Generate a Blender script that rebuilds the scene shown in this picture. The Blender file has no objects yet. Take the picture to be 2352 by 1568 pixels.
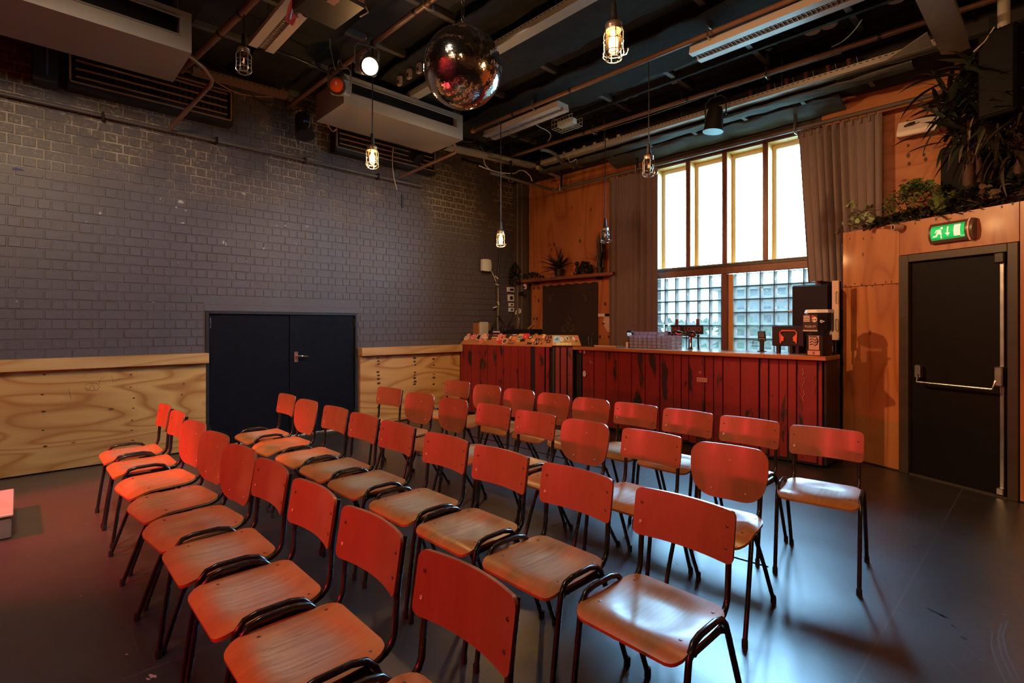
import bpy, math, random
from mathutils import Vector, Matrix
random.seed(7)
sc = bpy.context.scene
COL = sc.collection
PI = math.pi
# ------------------------------------------------------------------ camera
CAM_H, FPX, CX, HY = 1.4, 1189.0, 1176.0, 745.5
cam = bpy.data.cameras.new('camera')
cam.sensor_width = 36.0
cam.lens = 36.0 * FPX / 2352.0
cam.shift_y = -(784.0 - HY) / 2352.0
cam.clip_start = 0.05
camo = bpy.data.objects.new('camera', cam)
COL.objects.link(camo)
camo.location = (0, 0, CAM_H)
camo.rotation_euler = (PI / 2, 0, math.radians(46.32))
sc.camera = camo
# ------------------------------------------------------------------ view / sampling
sc.view_settings.view_transform = 'Standard'
sc.view_settings.look = 'None'
sc.view_settings.exposure = 0.0
sc.view_settings.gamma = 1.0
sc.view_settings.use_curve_mapping = False
cy = sc.cycles
cy.use_denoising = True
cy.max_bounces = 10
cy.diffuse_bounces = 4
cy.glossy_bounces = 4
cy.transmission_bounces = 8
cy.transparent_max_bounces = 24
cy.sample_clamp_indirect = 6.0
cy.caustics_reflective = False
cy.caustics_refractive = False
# ------------------------------------------------------------------ sky: even bright overcast
w = bpy.data.worlds.new('sky'); sc.world = w; w.use_nodes = True
bg = w.node_tree.nodes['Background']
bg.inputs[0].default_value = (0.30, 0.64, 1.0, 1)
bg.inputs[1].default_value = 84.0
# ------------------------------------------------------------------ lamps outside the frame (stage spots and added fill spots)
def spot(name, loc, aim, power, col, size, blend=0.5, rad=0.08):
    l = bpy.data.lights.new(name, 'SPOT'); l.energy = power; l.color = col
    l.spot_size = math.radians(size); l.spot_blend = blend; l.shadow_soft_size = rad
    o = bpy.data.objects.new(name, l); COL.objects.link(o); o.location = loc
    o.rotation_euler = (Vector(aim) - Vector(loc)).to_track_quat('-Z', 'Y').to_euler()
    return o
def point(name, loc, power, col, rad=0.04):
    l = bpy.data.lights.new(name, 'POINT'); l.energy = power; l.color = col; l.shadow_soft_size = rad
    o = bpy.data.objects.new(name, l); COL.objects.link(o); o.location = loc
    return o
RED = (1.0, 0.030, 0.045)
WARM = (1.0, 0.50, 0.19)
for _x, _p in ((-4.6, 120), (-2.9, 145), (-1.0, 125)):
    spot('red_stage_spot', (_x, -1.9, 1.40), (_x * 0.94 - 0.1, 1.6, 0.62), _p, RED, 70, 0.7, 0.06)
spot('red_stage_spot', (-5.1, -2.0, 2.3), (-4.75, 0.35, 0.0), 800, RED, 46, 0.4)
spot('red_bounce_spot', (-3.0, -2.6, 4.1), (-2.6, -5.2, 1.4), 700, (1.0, 0.10, 0.08), 110, 0.8)  # added red wash, bounced off the stage wall to redden the mirror ball
spot('wall_fill_spot', (-2.7, -0.4, 4.0), (-6.6, 0.9, 0.5), 470, (1.0, 0.72, 0.46), 84, 0.8, 0.15)  # added fill without a known lamp, brightens the brick wall and wainscot
spot('wall_fill_spot', (-3.2, 3.3, 4.0), (-6.6, 4.0, 0.8), 285, (1.0, 0.72, 0.46), 84, 0.8, 0.15)  # second added fill, for the far part of that wall
spot('overhead_fill_spot', (-2.2, 0.2, 4.1), (-2.4, 2.4, 0.0), 120, (1.0, 0.80, 0.60), 100, 0.8, 0.15)  # added overhead fill for the chair seats
spot('warm_fill_spot', (2.4, -2.6, 3.6), (-0.7, 5.8, 2.3), 520, (1.0, 0.47, 0.18), 62, 0.9, 0.15)  # added warm fill on the partition, not a known lamp
spot('warm_fill_spot', (-0.5, -3.6, 3.9), (-3.6, 5.4, 1.5), 400, (1.0, 0.55, 0.26), 54, 0.9, 0.15)  # added warm fill on the rear chair rows and bar
LAMP_POWER = 105.0

# ------------------------------------------------------------------ pixel rays -> points of the room
FW = Vector((-0.7232, 0.6907, 0)); RT = Vector((0.6907, 0.7232, 0))
def ray(px, py):
    return FW + RT * ((px - CX) / FPX) + Vector((0, 0, (HY - py) / FPX))
def at(px, py, X=None, Y=None, Z=None):
    d = ray(px, py)
    if X is not None: s = X / d.x
    elif Y is not None: s = Y / d.y
    else: s = (Z - CAM_H) / d.z
    return Vector((0, 0, CAM_H)) + d * s

# ------------------------------------------------------------------ mesh builder
class MB:
    def __init__(s): s.v = []; s.f = []
    def add(s, vs, fs):
        b = len(s.v); s.v += [tuple(p) for p in vs]; s.f += [tuple(i + b for i in f) for f in fs]; return s
    def box(s, x0, x1, y0, y1, z0, z1, c=0.0, M=None):
        if c <= 0:
            vs = [(x, y, z) for x in (x0, x1) for y in (y0, y1) for z in (z0, z1)]
            fs = [(0, 1, 3, 2), (4, 6, 7, 5), (0, 4, 5, 1), (2, 3, 7, 6), (0, 2, 6, 4), (1, 5, 7, 3)]
        else:
            vs = []; idx = {}
            X = (x0, x1); Y = (y0, y1); Z = (z0, z1)
            for i in (0, 1):
                for j in (0, 1):
                    for k in (0, 1):
                        p = [X[i], Y[j], Z[k]]; q = [1 - 2 * i, 1 - 2 * j, 1 - 2 * k]
                        for a in range(3):
                            r = [p[n] + (q[n] * c if n != a else 0) for n in range(3)]
                            idx[(i, j, k, a)] = len(vs); vs.append(tuple(r))
            fs = []
            I = lambda i, j, k, a: idx[(i, j, k, a)]
            for i in (0, 1):
                q = [I(i, 0, 0, 0), I(i, 1, 0, 0), I(i, 1, 1, 0), I(i, 0, 1, 0)]; fs.append(tuple(q if i else q[::-1]))
                q = [I(0, i, 0, 1), I(0, i, 1, 1), I(1, i, 1, 1), I(1, i, 0, 1)]; fs.append(tuple(q if i else q[::-1]))
                q = [I(0, 0, i, 2), I(1, 0, i, 2), I(1, 1, i, 2), I(0, 1, i, 2)]; fs.append(tuple(q if i else q[::-1]))
            for i in (0, 1):
                for j in (0, 1):
                    fs.append((I(i, j, 0, 0), I(i, j, 1, 0), I(i, j, 1, 1), I(i, j, 0, 1)))
                    fs.append((I(i, 0, j, 0), I(i, 1, j, 0), I(i, 1, j, 2), I(i, 0, j, 2)))
                    fs.append((I(0, i, j, 1), I(1, i, j, 1), I(1, i, j, 2), I(0, i, j, 2)))
                    for k in (0, 1):
                        fs.append((I(i, j, k, 0), I(i, j, k, 1), I(i, j, k, 2)))
        if M is not None: vs = [M @ Vector(p) for p in vs]
        return s.add(vs, fs)
    def tube(s, pts, r, n=8, closed=False, cap=True):
        pts = [Vector(p) for p in pts]; m = len(pts)
        rs = r if isinstance(r, (list, tuple)) else [r] * m
        T = []
        for i in range(m):
            a = pts[(i - 1) % m] if (closed or i > 0) else pts[i]
            b = pts[(i + 1) % m] if (closed or i < m - 1) else pts[i]
            t = b - a
            T.append(t.normalized() if t.length > 1e-9 else Vector((0, 0, 1)))
        u = T[0].orthogonal().normalized(); vs = []
        for i in range(m):
            u = (u - T[i] * u.dot(T[i]))
            u = u.normalized() if u.length > 1e-6 else T[i].orthogonal().normalized()
            w_ = T[i].cross(u)
            for k in range(n):
                a = 2 * PI * k / n
                vs.append(pts[i] + (u * math.cos(a) + w_ * math.sin(a)) * rs[i])
        fs = []
        for i in range(m if closed else m - 1):
            j = (i + 1) % m
            for k in range(n):
                l = (k + 1) % n
                fs.append((i * n + k, i * n + l, j * n + l, j * n + k))
        if cap and not closed:
            fs.append(tuple(range(n))[::-1]); fs.append(tuple((m - 1) * n + k for k in range(n)))
        return s.add(vs, fs)
    def lathe(s, prof, n=16, M=None, a0=0.0):
        vs = []; fs = []; m = len(prof)
        for r, z in prof:
            for k in range(n):
                a = a0 + 2 * PI * k / n
                p = Vector((max(r, 1e-5) * math.cos(a), max(r, 1e-5) * math.sin(a), z))
                vs.append(M @ p if M is not None else p)
        for i in range(m - 1):
            for k in range(n):
                l = (k + 1) % n
                fs.append((i * n + k, i * n + l, (i + 1) * n + l, (i + 1) * n + k))
        if prof[0][0] > 1e-4: fs.append(tuple(range(n))[::-1])
        if prof[-1][0] > 1e-4: fs.append(tuple((m - 1) * n + k for k in range(n)))
        return s.add(vs, fs)
    def prism(s, poly, d0, d1, fr):
        """poly: 2D points; fr(u, v, d) -> xyz"""
        n = len(poly)
        vs = [fr(u, v, d0) for u, v in poly] + [fr(u, v, d1) for u, v in poly]
        fs = [tuple(range(n))[::-1], tuple(range(n, 2 * n))] + [(i, (i + 1) % n, n + (i + 1) % n, n + i) for i in range(n)]
        return s.add(vs, fs)
    def sheet(s, f, nu, nv, thick=None):
        """grid f(i, j) -> point; thick: offset vector function (i, j) for the second skin"""
        vs = [Vector(f(i, j)) for j in range(nv + 1) for i in range(nu + 1)]
        I = lambda i, j: j * (nu + 1) + i
        fs = [(I(i, j), I(i + 1, j), I(i + 1, j + 1), I(i, j + 1)) for j in range(nv) for i in range(nu)]
        if thick is not None:
            N = len(vs)
            vs = vs + [vs[I(i, j)] + Vector(thick(i, j)) for j in range(nv + 1) for i in range(nu + 1)]
            fs += [tuple(N + k for k in f_[::-1]) for f_ in fs]
            ring = [I(i, 0) for i in range(nu)] + [I(nu, j) for j in range(nv)] + [I(i, nv) for i in range(nu, 0, -1)] + [I(0, j) for j in range(nv, 0, -1)]
            for a in range(len(ring)):
                b = ring[(a + 1) % len(ring)]
                fs.append((ring[a], N + ring[a], N + b, b))
        return s.add(vs, fs)
    def mesh(s, name, mat, smooth=None, off=None):
        me = bpy.data.meshes.new(name)
        vs = s.v if off is None else [(p[0] - off[0], p[1] - off[1], p[2] - off[2]) for p in s.v]
        me.from_pydata(vs, [], s.f)
        me.materials.append(mat)
        import bmesh
        bm = bmesh.new(); bm.from_mesh(me)
        bmesh.ops.recalc_face_normals(bm, faces=bm.faces)
        bm.to_mesh(me); bm.free()
        if smooth:
            for p in me.polygons: p.use_smooth = True
            me.set_sharp_from_angle(angle=math.radians(smooth))
        me.update()
        return me
    def build(s, name, mat, parent=None, smooth=None, world=False, loc=None):
        off = parent.location if (world and parent is not None) else None
        o = bpy.data.objects.new(name, s.mesh(name, mat, smooth, off))
        COL.objects.link(o)
        if parent is not None: o.parent = parent
        if loc is not None: o.location = loc
        return o
def link(name, me, parent=None, loc=(0, 0, 0), rot=(0, 0, 0), scale=None):
    o = bpy.data.objects.new(name, me); COL.objects.link(o); o.location = loc; o.rotation_euler = rot
    if scale is not None: o.scale = scale
    if parent is not None: o.parent = parent
    return o
def tag(o, label=None, cat=None, group=None, kind=None):
    if label: o['label'] = label
    if cat: o['category'] = cat
    if group: o['group'] = group
    if kind: o['kind'] = kind
    return o
def empty(name, loc, label=None, cat=None, group=None, rz=0.0, kind=None):
    o = bpy.data.objects.new(name, None); COL.objects.link(o)
    o.location = loc; o.rotation_euler = (0, 0, rz); o.empty_display_size = 0.05
    return tag(o, label, cat, group, kind)
def copy_tree(o, parent=None):
    c = o.copy(); COL.objects.link(c)
    if parent is not None: c.parent = parent
    for ch in list(o.children): copy_tree(ch, c)
    return c

# ------------------------------------------------------------------ materials
class Mat:
    def __init__(s, name):
        s.m = bpy.data.materials.new(name); s.m.use_nodes = True
        s.t = s.m.node_tree; s.n = s.t.nodes; s.b = s.n['Principled BSDF']
    def set(s, node, key, val):
        if isinstance(val, bpy.types.NodeSocket): s.t.links.new(val, node.inputs[key])
        else:
            if isinstance(val, (tuple, list)) and len(val) == 3 and node.inputs[key].type == 'RGBA': val = (*val, 1)
            node.inputs[key].default_value = val
    def p(s, **kw):
        names = dict(col='Base Color', rough='Roughness', metal='Metallic', spec='Specular IOR Level', ior='IOR', nrm='Normal',
                     emit='Emission Color', est='Emission Strength', trans='Transmission Weight', alpha='Alpha', coat='Coat Weight',
                     crough='Coat Roughness', sub='Subsurface Weight', sheen='Sheen Weight')
        for k, v in kw.items(): s.set(s.b, names[k], v)
        return s
    def co(s, k='Object'):
        return s.n.new('ShaderNodeTexCoord').outputs[k]
    def pos(s): return s.n.new('ShaderNodeNewGeometry').outputs['Position']
    def rnd(s): return s.n.new('ShaderNodeObjectInfo').outputs['Random']
    def map(s, vec, scale=(1, 1, 1), loc=(0, 0, 0), rot=(0, 0, 0)):
        n = s.n.new('ShaderNodeMapping'); s.set(n, 'Vector', vec); s.set(n, 'Scale', scale); s.set(n, 'Location', loc); s.set(n, 'Rotation', rot)
        return n.outputs[0]
    def noise(s, vec, scale=5.0, detail=3.0, rough=0.5, dist=0.0):
        n = s.n.new('ShaderNodeTexNoise'); s.set(n, 'Vector', vec)
        s.set(n, 'Scale', scale); s.set(n, 'Detail', detail); s.set(n, 'Roughness', rough); s.set(n, 'Distortion', dist)
        return n.outputs[0]
    def vor(s, vec, scale=5.0, feature='F1', out='Distance'):
        n = s.n.new('ShaderNodeTexVoronoi'); n.feature = feature; s.set(n, 'Vector', vec); s.set(n, 'Scale', scale)
        return n.outputs[out]
    def ramp(s, fac, stops, interp='LINEAR'):
        n = s.n.new('ShaderNodeValToRGB'); e = n.color_ramp.elements; n.color_ramp.interpolation = interp
        while len(e) < len(stops): e.new(0.5)
        for i, (p_, c) in enumerate(stops):
            e[i].position = p_
            e[i].color = (c, c, c, 1) if isinstance(c, (int, float)) else (*c, 1)
        s.set(n, 'Fac', fac); return n.outputs[0]
    def mix(s, fac, a, b, mode='MIX'):
        n = s.n.new('ShaderNodeMix'); n.data_type = 'RGBA'; n.blend_type = mode
        s.set(n, 0, fac)
        for i, v in ((6, a), (7, b)):
            if isinstance(v, bpy.types.NodeSocket): s.t.links.new(v, n.inputs[i])
            else: n.inputs[i].default_value = (*v, 1) if len(v) == 3 else v
        return n.outputs[2]
    def math(s, op, a, b=0.0, c=0.0):
        n = s.n.new('ShaderNodeMath'); n.operation = op
        s.set(n, 0, a); s.set(n, 1, b); s.set(n, 2, c); return n.outputs[0]
    def vadd(s, a, b):
        n = s.n.new('ShaderNodeVectorMath'); n.operation = 'ADD'
        s.set(n, 0, a); s.set(n, 1, b); return n.outputs[0]
    def xyz(s, vec):
        n = s.n.new('ShaderNodeSeparateXYZ'); s.set(n, 0, vec); return n.outputs
    def comb(s, x=0.0, y=0.0, z=0.0):
        n = s.n.new('ShaderNodeCombineXYZ'); s.set(n, 0, x); s.set(n, 1, y); s.set(n, 2, z); return n.outputs[0]
    def bump(s, h, strength=0.3, dist=0.01):
        n = s.n.new('ShaderNodeBump'); s.set(n, 'Height', h); s.set(n, 'Strength', strength); s.set(n, 'Distance', dist); return n.outputs[0]
    def jitter(s, vec, k=7.0):
        """shift the pattern by the object's own random number"""
        r = s.rnd(); a = s.math('MULTIPLY', r, k); b = s.math('MULTIPLY', r, k * 3.7)
        return s.vadd(vec, s.comb(a, b, a))
def plain(name, col, rough=0.5, metal=0.0, spec=0.5, var=0.0, bump=0.0, coat=0.0):
    m = Mat(name)
    if var > 0 or bump > 0:
        n = m.noise(m.jitter(m.co()), 14.0, 4.0, 0.6)
        if var > 0:
            m.p(col=m.mix(n, tuple(c * (1 - var) for c in col), tuple(min(1, c * (1 + var)) for c in col)))
        else: m.p(col=col)
        m.p(rough=m.math('MULTIPLY_ADD', n, 0.2, max(0.02, rough - 0.1)))
        if bump > 0: m.p(nrm=m.bump(n, bump, 0.004))
    else: m.p(col=col, rough=rough)
    return m.p(metal=metal, spec=spec, coat=coat).m
def glow(name, col, strength):
    return Mat(name).p(col=(0, 0, 0), emit=col, est=strength, rough=0.6).m
def plywood(name, light, mid, dark, along='Y', rough=0.42, coat=0.0, scale=1.0, rings=9.0, knots=True):
    """plain-sawn veneer: contour rings of a stretched noise, fine fibres, a few knots"""
    m = Mat(name); c = m.jitter(m.co(), 3.0)
    lo, hi = 0.42 * scale, 2.6 * scale
    sc_ = {'X': (lo, hi, hi), 'Y': (hi, lo, hi), 'Z': (hi, hi, lo)}[along]
    f_ = {'X': (3, 90, 90), 'Y': (90, 3, 90), 'Z': (90, 90, 3)}[along]
    v = m.map(c, sc_)
    n = m.noise(v, 1.0, 1.5, 0.45, 0.3)
    r = m.math('FRACT', m.math('MULTIPLY', n, rings))
    band = m.ramp(r, [(0.0, 0.95), (0.10, 0.45), (0.40, 0.12), (0.72, 0.0), (0.92, 0.65), (1.0, 0.98)])
    fib = m.noise(m.map(c, f_), 1.0, 3.0, 0.6)
    big = m.noise(c, 1.3, 2.0)
    col = m.mix(m.ramp(band, [(0.0, 0.0), (0.9, 1.0)]), light, mid)
    col = m.mix(m.math('MULTIPLY', fib, 0.35), col, dark)
    col = m.mix(m.ramp(big, [(0.35, 0.0), (0.75, 0.4)]), col, mid)
    if knots:
        ks = {'X': (1.0, 1.9, 1.9), 'Y': (1.9, 1.0, 1.9), 'Z': (1.9, 1.9, 1.0)}[along]
        kd = m.vor(m.map(c, ks), 2.6 * scale)
        k = m.ramp(kd, [(0.0, 1.0), (0.05, 0.9), (0.085, 0.0)])
        col = m.mix(k, col, tuple(d * 0.35 for d in dark))
    return m.p(col=col, rough=m.math('MULTIPLY_ADD', fib, 0.2, rough - 0.1), nrm=m.bump(fib, 0.12, 0.003), coat=coat, crough=0.12).m

def brick_paint(name, mortar=False):
    m = Mat(name); P = m.pos(); z = m.xyz(P)[2]
    n1 = m.noise(P, 1.15, 4.0, 0.6); n2 = m.noise(P, 9.0, 4.0, 0.65); n3 = m.noise(P, 30.0, 3.0, 0.6)
    zone = m.math('MULTIPLY', m.ramp(m.math('MULTIPLY', z, 0.2), [(0.53, 0.0), (0.66, 1.0), (0.84, 1.0)]), 1.0)
    worn = m.math('MULTIPLY', zone, m.ramp(m.math('MULTIPLY_ADD', n2, 0.35, m.math('MULTIPLY', n1, 0.8)), [(0.515, 0.0), (0.63, 1.0)]))
    paint = m.mix(n3, (0.066, 0.054, 0.060), (0.100, 0.083, 0.090))
    if mortar:
        col = m.mix(worn, paint, (0.40, 0.325, 0.235))
    else:
        br = m.mix(n2, (0.050, 0.034, 0.024), (0.13, 0.090, 0.062))
        col = m.mix(m.math('MULTIPLY', worn, 0.85), m.mix(m.math('MULTIPLY', zone, 0.4), paint, br), br)
        patch = m.math('MULTIPLY', worn, m.ramp(n3, [(0.50, 0.0), (0.68, 0.8)]))
        col = m.mix(patch, col, (0.34, 0.27, 0.19))
        chip = m.ramp(m.noise(P, 5.5, 5.0, 0.75), [(0.735, 0.0), (0.755, 1.0)])
        col = m.mix(m.math('MULTIPLY', chip, 0.8), col, (0.5, 0.46, 0.4))
    m.p(col=col, rough=m.math('MULTIPLY_ADD', n3, 0.25, 0.38), nrm=m.bump(n3, 0.25, 0.004))
    return m.m

def floor_mat():
    m = Mat('black_vinyl_floor'); P = m.pos()
    n = m.noise(P, 2.2, 5.0, 0.6); f = m.noise(P, 40.0, 4.0, 0.7)
    col = m.mix(n, (0.011, 0.0100, 0.0095), (0.032, 0.027, 0.024))
    # scratches: thin lines of stretched noise in three directions
    scr = None
    for a, sx in ((0.3, 60), (1.4, 80), (2.4, 70)):
        v = m.map(P, (2.2, sx, 1), rot=(0, 0, a))
        q = m.ramp(m.noise(v, 1.0, 2.0, 0.6, 0.2), [(0.70, 0.0), (0.74, 1.0)])
        scr = q if scr is None else m.math('MAXIMUM', scr, q)
    scr = m.math('MULTIPLY', scr, m.ramp(m.noise(P, 1.6, 3.0), [(0.45, 0.0), (0.65, 0.5)]))
    col = m.mix(scr, col, (0.12, 0.12, 0.125))
    # paler floor colour painted in to strengthen the red light pool
    q_ = m.xyz(P); dx_ = m.math('MULTIPLY', m.math('ADD', q_[0], 5.3), 0.55); dy_ = m.math('MULTIPLY', m.math('ADD', q_[1], -0.5), 0.8)
    dd = m.math('POWER', m.math('ADD', m.math('POWER', dx_, 2.0), m.math('POWER', dy_, 2.0)), 0.5)
    du = m.ramp(m.math('ADD', dd, m.math('MULTIPLY_ADD', n, 0.8, -0.4)), [(0.3, 0.75), (1.2, 0.0)])
    col = m.mix(du, col, (0.095, 0.072, 0.062))
    # paint drips and scuffs
    dr = m.ramp(m.noise(P, 3.1, 6.0, 0.72), [(0.735, 0.0), (0.75, 1.0)])
    col = m.mix(dr, col, (0.30, 0.25, 0.23))
    # sheet seams
    sx = m.xyz(P)[0]; fr = m.math('FRACT', m.math('MULTIPLY_ADD', sx, 0.5, 0.27))
    seam = m.ramp(fr, [(0.0, 1.0), (0.003, 0.0), (0.997, 0.0), (1.0, 1.0)])
    col = m.mix(m.math('MULTIPLY', seam, 0.5), col, (0.10, 0.09, 0.085))
    rough = m.math('ADD', m.math('MULTIPLY_ADD', n, 0.18, 0.22), m.math('MULTIPLY', f, 0.10))
    h = m.math('ADD', m.math('MULTIPLY', f, 0.3), m.noise(P, 7.0, 3.0))
    m.p(col=col, rough=rough, nrm=m.bump(h, 0.10, 0.01), ior=2.0)
    return m.m

def chair_wood(name, light, dark, along, worn=None, rough=0.33):
    m = Mat(name); c0 = m.co(); c = m.jitter(c0, 5.0)
    f_ = {'X': (2.0, 70, 70), 'Y': (70, 2.0, 70), 'Z': (70, 70, 2.0)}[along]
    g_ = {'X': (1.0, 9, 9), 'Y': (9, 1.0, 9), 'Z': (9, 9, 1.0)}[along]
    fib = m.noise(m.map(c, f_), 1.0, 4.0, 0.65); g = m.noise(m.map(c, g_), 1.0, 3.0, 0.55, 0.5)
    big = m.noise(c, 3.0, 2.0)
    col = m.mix(m.ramp(m.math('MULTIPLY_ADD', g, 0.6, m.math('MULTIPLY', fib, 0.4)), [(0.32, 0.0), (0.68, 1.0)]), dark, light)
    hue = m.mix(m.rnd(), tuple(x * 0.82 for x in light), tuple(min(1, x * 1.15) for x in light))
    col = m.mix(0.35, col, hue)
    r = m.math('MULTIPLY_ADD', fib, 0.15, rough - 0.06)
    if worn is not None:
        X = m.xyz(c0)
        d = m.math('POWER', m.math('ADD', m.math('POWER', m.math('MULTIPLY', X[0], 5.2), 2.0), m.math('POWER', m.math('MULTIPLY', m.math('ADD', X[1], 0.0), 6.0), 2.0)), 0.5)
        wr = m.ramp(m.math('ADD', d, m.math('MULTIPLY_ADD', big, 1.1, -0.55)), [(0.45, 0.85), (1.25, 0.0)])
        wcol = m.mix(m.ramp(fib, [(0.3, 0.0), (0.7, 1.0)]), tuple(x * 0.42 for x in worn), worn)
        col = m.mix(wr, col, wcol)
        dk = m.ramp(m.noise(m.map(c, (60, 5, 60) if along == 'Y' else (5, 60, 60)), 1.0, 4.0, 0.7), [(0.64, 0.0), (0.72, 0.6)])
        col = m.mix(m.math('MULTIPLY', dk, wr), col, (0.06, 0.035, 0.02))
    return m.p(col=col, rough=r, nrm=m.bump(fib, 0.10, 0.002), spec=0.55, coat=0.25, crough=0.2).m

def red_plank_mat():
    m = Mat('worn_red_paint'); P = m.co(); c = m.jitter(P, 9.0)
    n = m.noise(m.map(c, (5, 5, 1.3)), 1.0, 4.0, 0.6, 0.4); k = m.noise(m.map(c, (40, 40, 3)), 1.0, 3.0)
    wear = m.ramp(m.noise(m.map(c, (7.0, 7.0, 1.6)), 1.0, 5.0, 0.6, 0.5), [(0.57, 0.0), (0.62, 1.0)])
    red = m.mix(n, (0.15, 0.010, 0.010), (0.29, 0.024, 0.020))
    red = m.mix(m.math('MULTIPLY', k, 0.25), red, (0.10, 0.012, 0.010))
    dots = m.ramp(m.vor(m.map(c, (1, 1, 0.7)), 9.0), [(0.0, 1.0), (0.07, 0.8), (0.11, 0.0)])
    col = m.mix(wear, red, (0.020, 0.013, 0.011))
    col = m.mix(m.math('MULTIPLY', dots, 0.8), col, (0.05, 0.008, 0.007))
    return m.p(col=col, rough=0.42, nrm=m.bump(k, 0.15, 0.003)).m

def thin_glass(name, tint, fac=0.12, rough=0.02):
    """clear pane: lets light straight through, with a mirror-like sheen that rises at grazing angles"""
    m = Mat(name); m.n.remove(m.b)
    out = m.n['Material Output']
    tr = m.n.new('ShaderNodeBsdfTransparent'); m.set(tr, 'Color', tint)
    gl = m.n.new('ShaderNodeBsdfGlossy'); m.set(gl, 'Roughness', rough)
    lw = m.n.new('ShaderNodeLayerWeight'); m.set(lw, 'Blend', fac)
    mx = m.n.new('ShaderNodeMixShader'); m.set(mx, 0, lw.outputs['Fresnel']); m.set(mx, 1, tr.outputs[0]); m.set(mx, 2, gl.outputs[0])
    m.t.links.new(mx.outputs[0], out.inputs[0]); return m.m
def glass_block_mat(name, tint, body, k):
    """cast glass: partly clear, partly milky (translucent), wavy"""
    m = Mat(name); m.n.remove(m.b); out = m.n['Material Output']
    c = m.jitter(m.co(), 11.0); nz = m.noise(c, 14.0, 2.0, 0.5, 1.2)
    tr = m.n.new('ShaderNodeBsdfTransparent'); m.set(tr, 'Color', m.mix(nz, tint, tuple(min(1, t * 1.12) for t in tint)))
    tl = m.n.new('ShaderNodeBsdfTranslucent'); m.set(tl, 'Color', body)
    gl = m.n.new('ShaderNodeBsdfGlossy'); m.set(gl, 'Roughness', 0.06); m.set(gl, 'Normal', m.bump(nz, 0.4, 0.02))
    a = m.n.new('ShaderNodeMixShader'); m.set(a, 0, k); m.set(a, 1, tr.outputs[0]); m.set(a, 2, tl.outputs[0])
    b = m.n.new('ShaderNodeMixShader'); m.set(b, 0, 0.06); m.set(b, 1, a.outputs[0]); m.set(b, 2, gl.outputs[0])
    m.t.links.new(b.outputs[0], out.inputs[0]); return m.m
def leaf_mat(name, a, b):
    m = Mat(name); n = m.noise(m.jitter(m.co()), 8.0, 3.0)
    return m.p(col=m.mix(n, a, b), rough=0.38, spec=0.5).m

BRICK = brick_paint('brick_grey_paint'); MORTAR = brick_paint('painted_mortar', True)
FLOOR = floor_mat()
PLY_PALE = plywood('pale_plywood', (0.64, 0.38, 0.13), (0.36, 0.145, 0.034), (0.30, 0.12, 0.03), 'Y', 0.45, rings=13.0)
PLY_PALE_X = plywood('pale_plywood_edge', (0.62, 0.38, 0.15), (0.44, 0.22, 0.07), (0.28, 0.12, 0.035), 'Y', 0.45, knots=False)
PLY_ORANGE = plywood('varnished_orange_plywood', (0.50, 0.20, 0.065), (0.33, 0.105, 0.030), (0.22, 0.06, 0.016), 'Z', 0.36, coat=0.5, rings=7.0)
PLY_BACK = plywood('varnished_plywood_back', (0.46, 0.20, 0.07), (0.34, 0.12, 0.035), (0.22, 0.06, 0.016), 'X', 0.40, coat=0.3, rings=6.0)
WOOD_BACK = chair_wood('chair_back_veneer', (0.37, 0.095, 0.042), (0.24, 0.052, 0.024), 'Z')
WOOD_SEAT = chair_wood('chair_seat_veneer', (0.56, 0.205, 0.055), (0.33, 0.095, 0.026), 'Y', worn=(0.58, 0.40, 0.23))
TUBE = plain('black_enamel_tube', (0.016, 0.013, 0.012), 0.26, 0.0, 0.6, bump=0.05)
RUBBER = plain('black_rubber', (0.012, 0.011, 0.011), 0.6)
STEEL = plain('brushed_steel', (0.55, 0.54, 0.52), 0.32, 1.0, var=0.1)
CHROME = plain('chrome', (0.75, 0.74, 0.72), 0.10, 1.0)
COPPER = plain('dark_copper_chrome', (0.36, 0.17, 0.12), 0.10, 1.0)
BLACK = plain('black_paint', (0.013, 0.012, 0.013), 0.45, var=0.3)
BLACK2 = plain('deep_black_paint', (0.004, 0.004, 0.005), 0.6, spec=0.12)
BLACK_DOOR = plain('scuffed_black_door_paint', (0.0055, 0.0055, 0.0085), 0.5, spec=0.10, var=0.6, bump=0.06)
EXIT_BLACK = plain('dark_brown_door_paint', (0.006, 0.0048, 0.004), 0.5, spec=0.12, var=0.3)
FRAME_BROWN = plain('brown_black_frame_paint', (0.040, 0.024, 0.016), 0.42, var=0.3)
RED_PLANK = red_plank_mat()
DARK_PLANK = plain('black_stained_plank', (0.020, 0.014, 0.012), 0.5, var=0.4)
TOPWOOD = plywood('bar_top_wood', (0.48, 0.19, 0.065), (0.34, 0.11, 0.035), (0.2, 0.06, 0.02), 'X', 0.3, coat=0.4, knots=False)
STICKBOARD = plywood('sticker_board_wood', (0.50, 0.19, 0.07), (0.36, 0.12, 0.04), (0.24, 0.07, 0.02), 'X', 0.4, knots=False)
WHITE = plain('white_plastic', (0.72, 0.70, 0.66), 0.4)
GREY = plain('grey_sheet_metal', (0.23, 0.22, 0.21), 0.42, 0.0, var=0.12)
GALV = plain('galvanised_channel', (0.40, 0.385, 0.36), 0.45, 0.2, var=0.15)
PIPE = plain('painted_copper_brown_pipe', (0.23, 0.13, 0.095), 0.36, 0.2, var=0.15)
PIPE_GREY = plain('grey_conduit_paint', (0.10, 0.085, 0.075), 0.42)
FELT = plain('black_acoustic_felt', (0.030, 0.031, 0.031), 0.9, spec=0.1, var=0.45, bump=0.5)
CEIL = plain('black_ceiling_board', (0.012, 0.012, 0.013), 0.7, var=0.4)
BATTEN = plain('dark_grey_batten', (0.11, 0.11, 0.11), 0.55, var=0.2)
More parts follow.
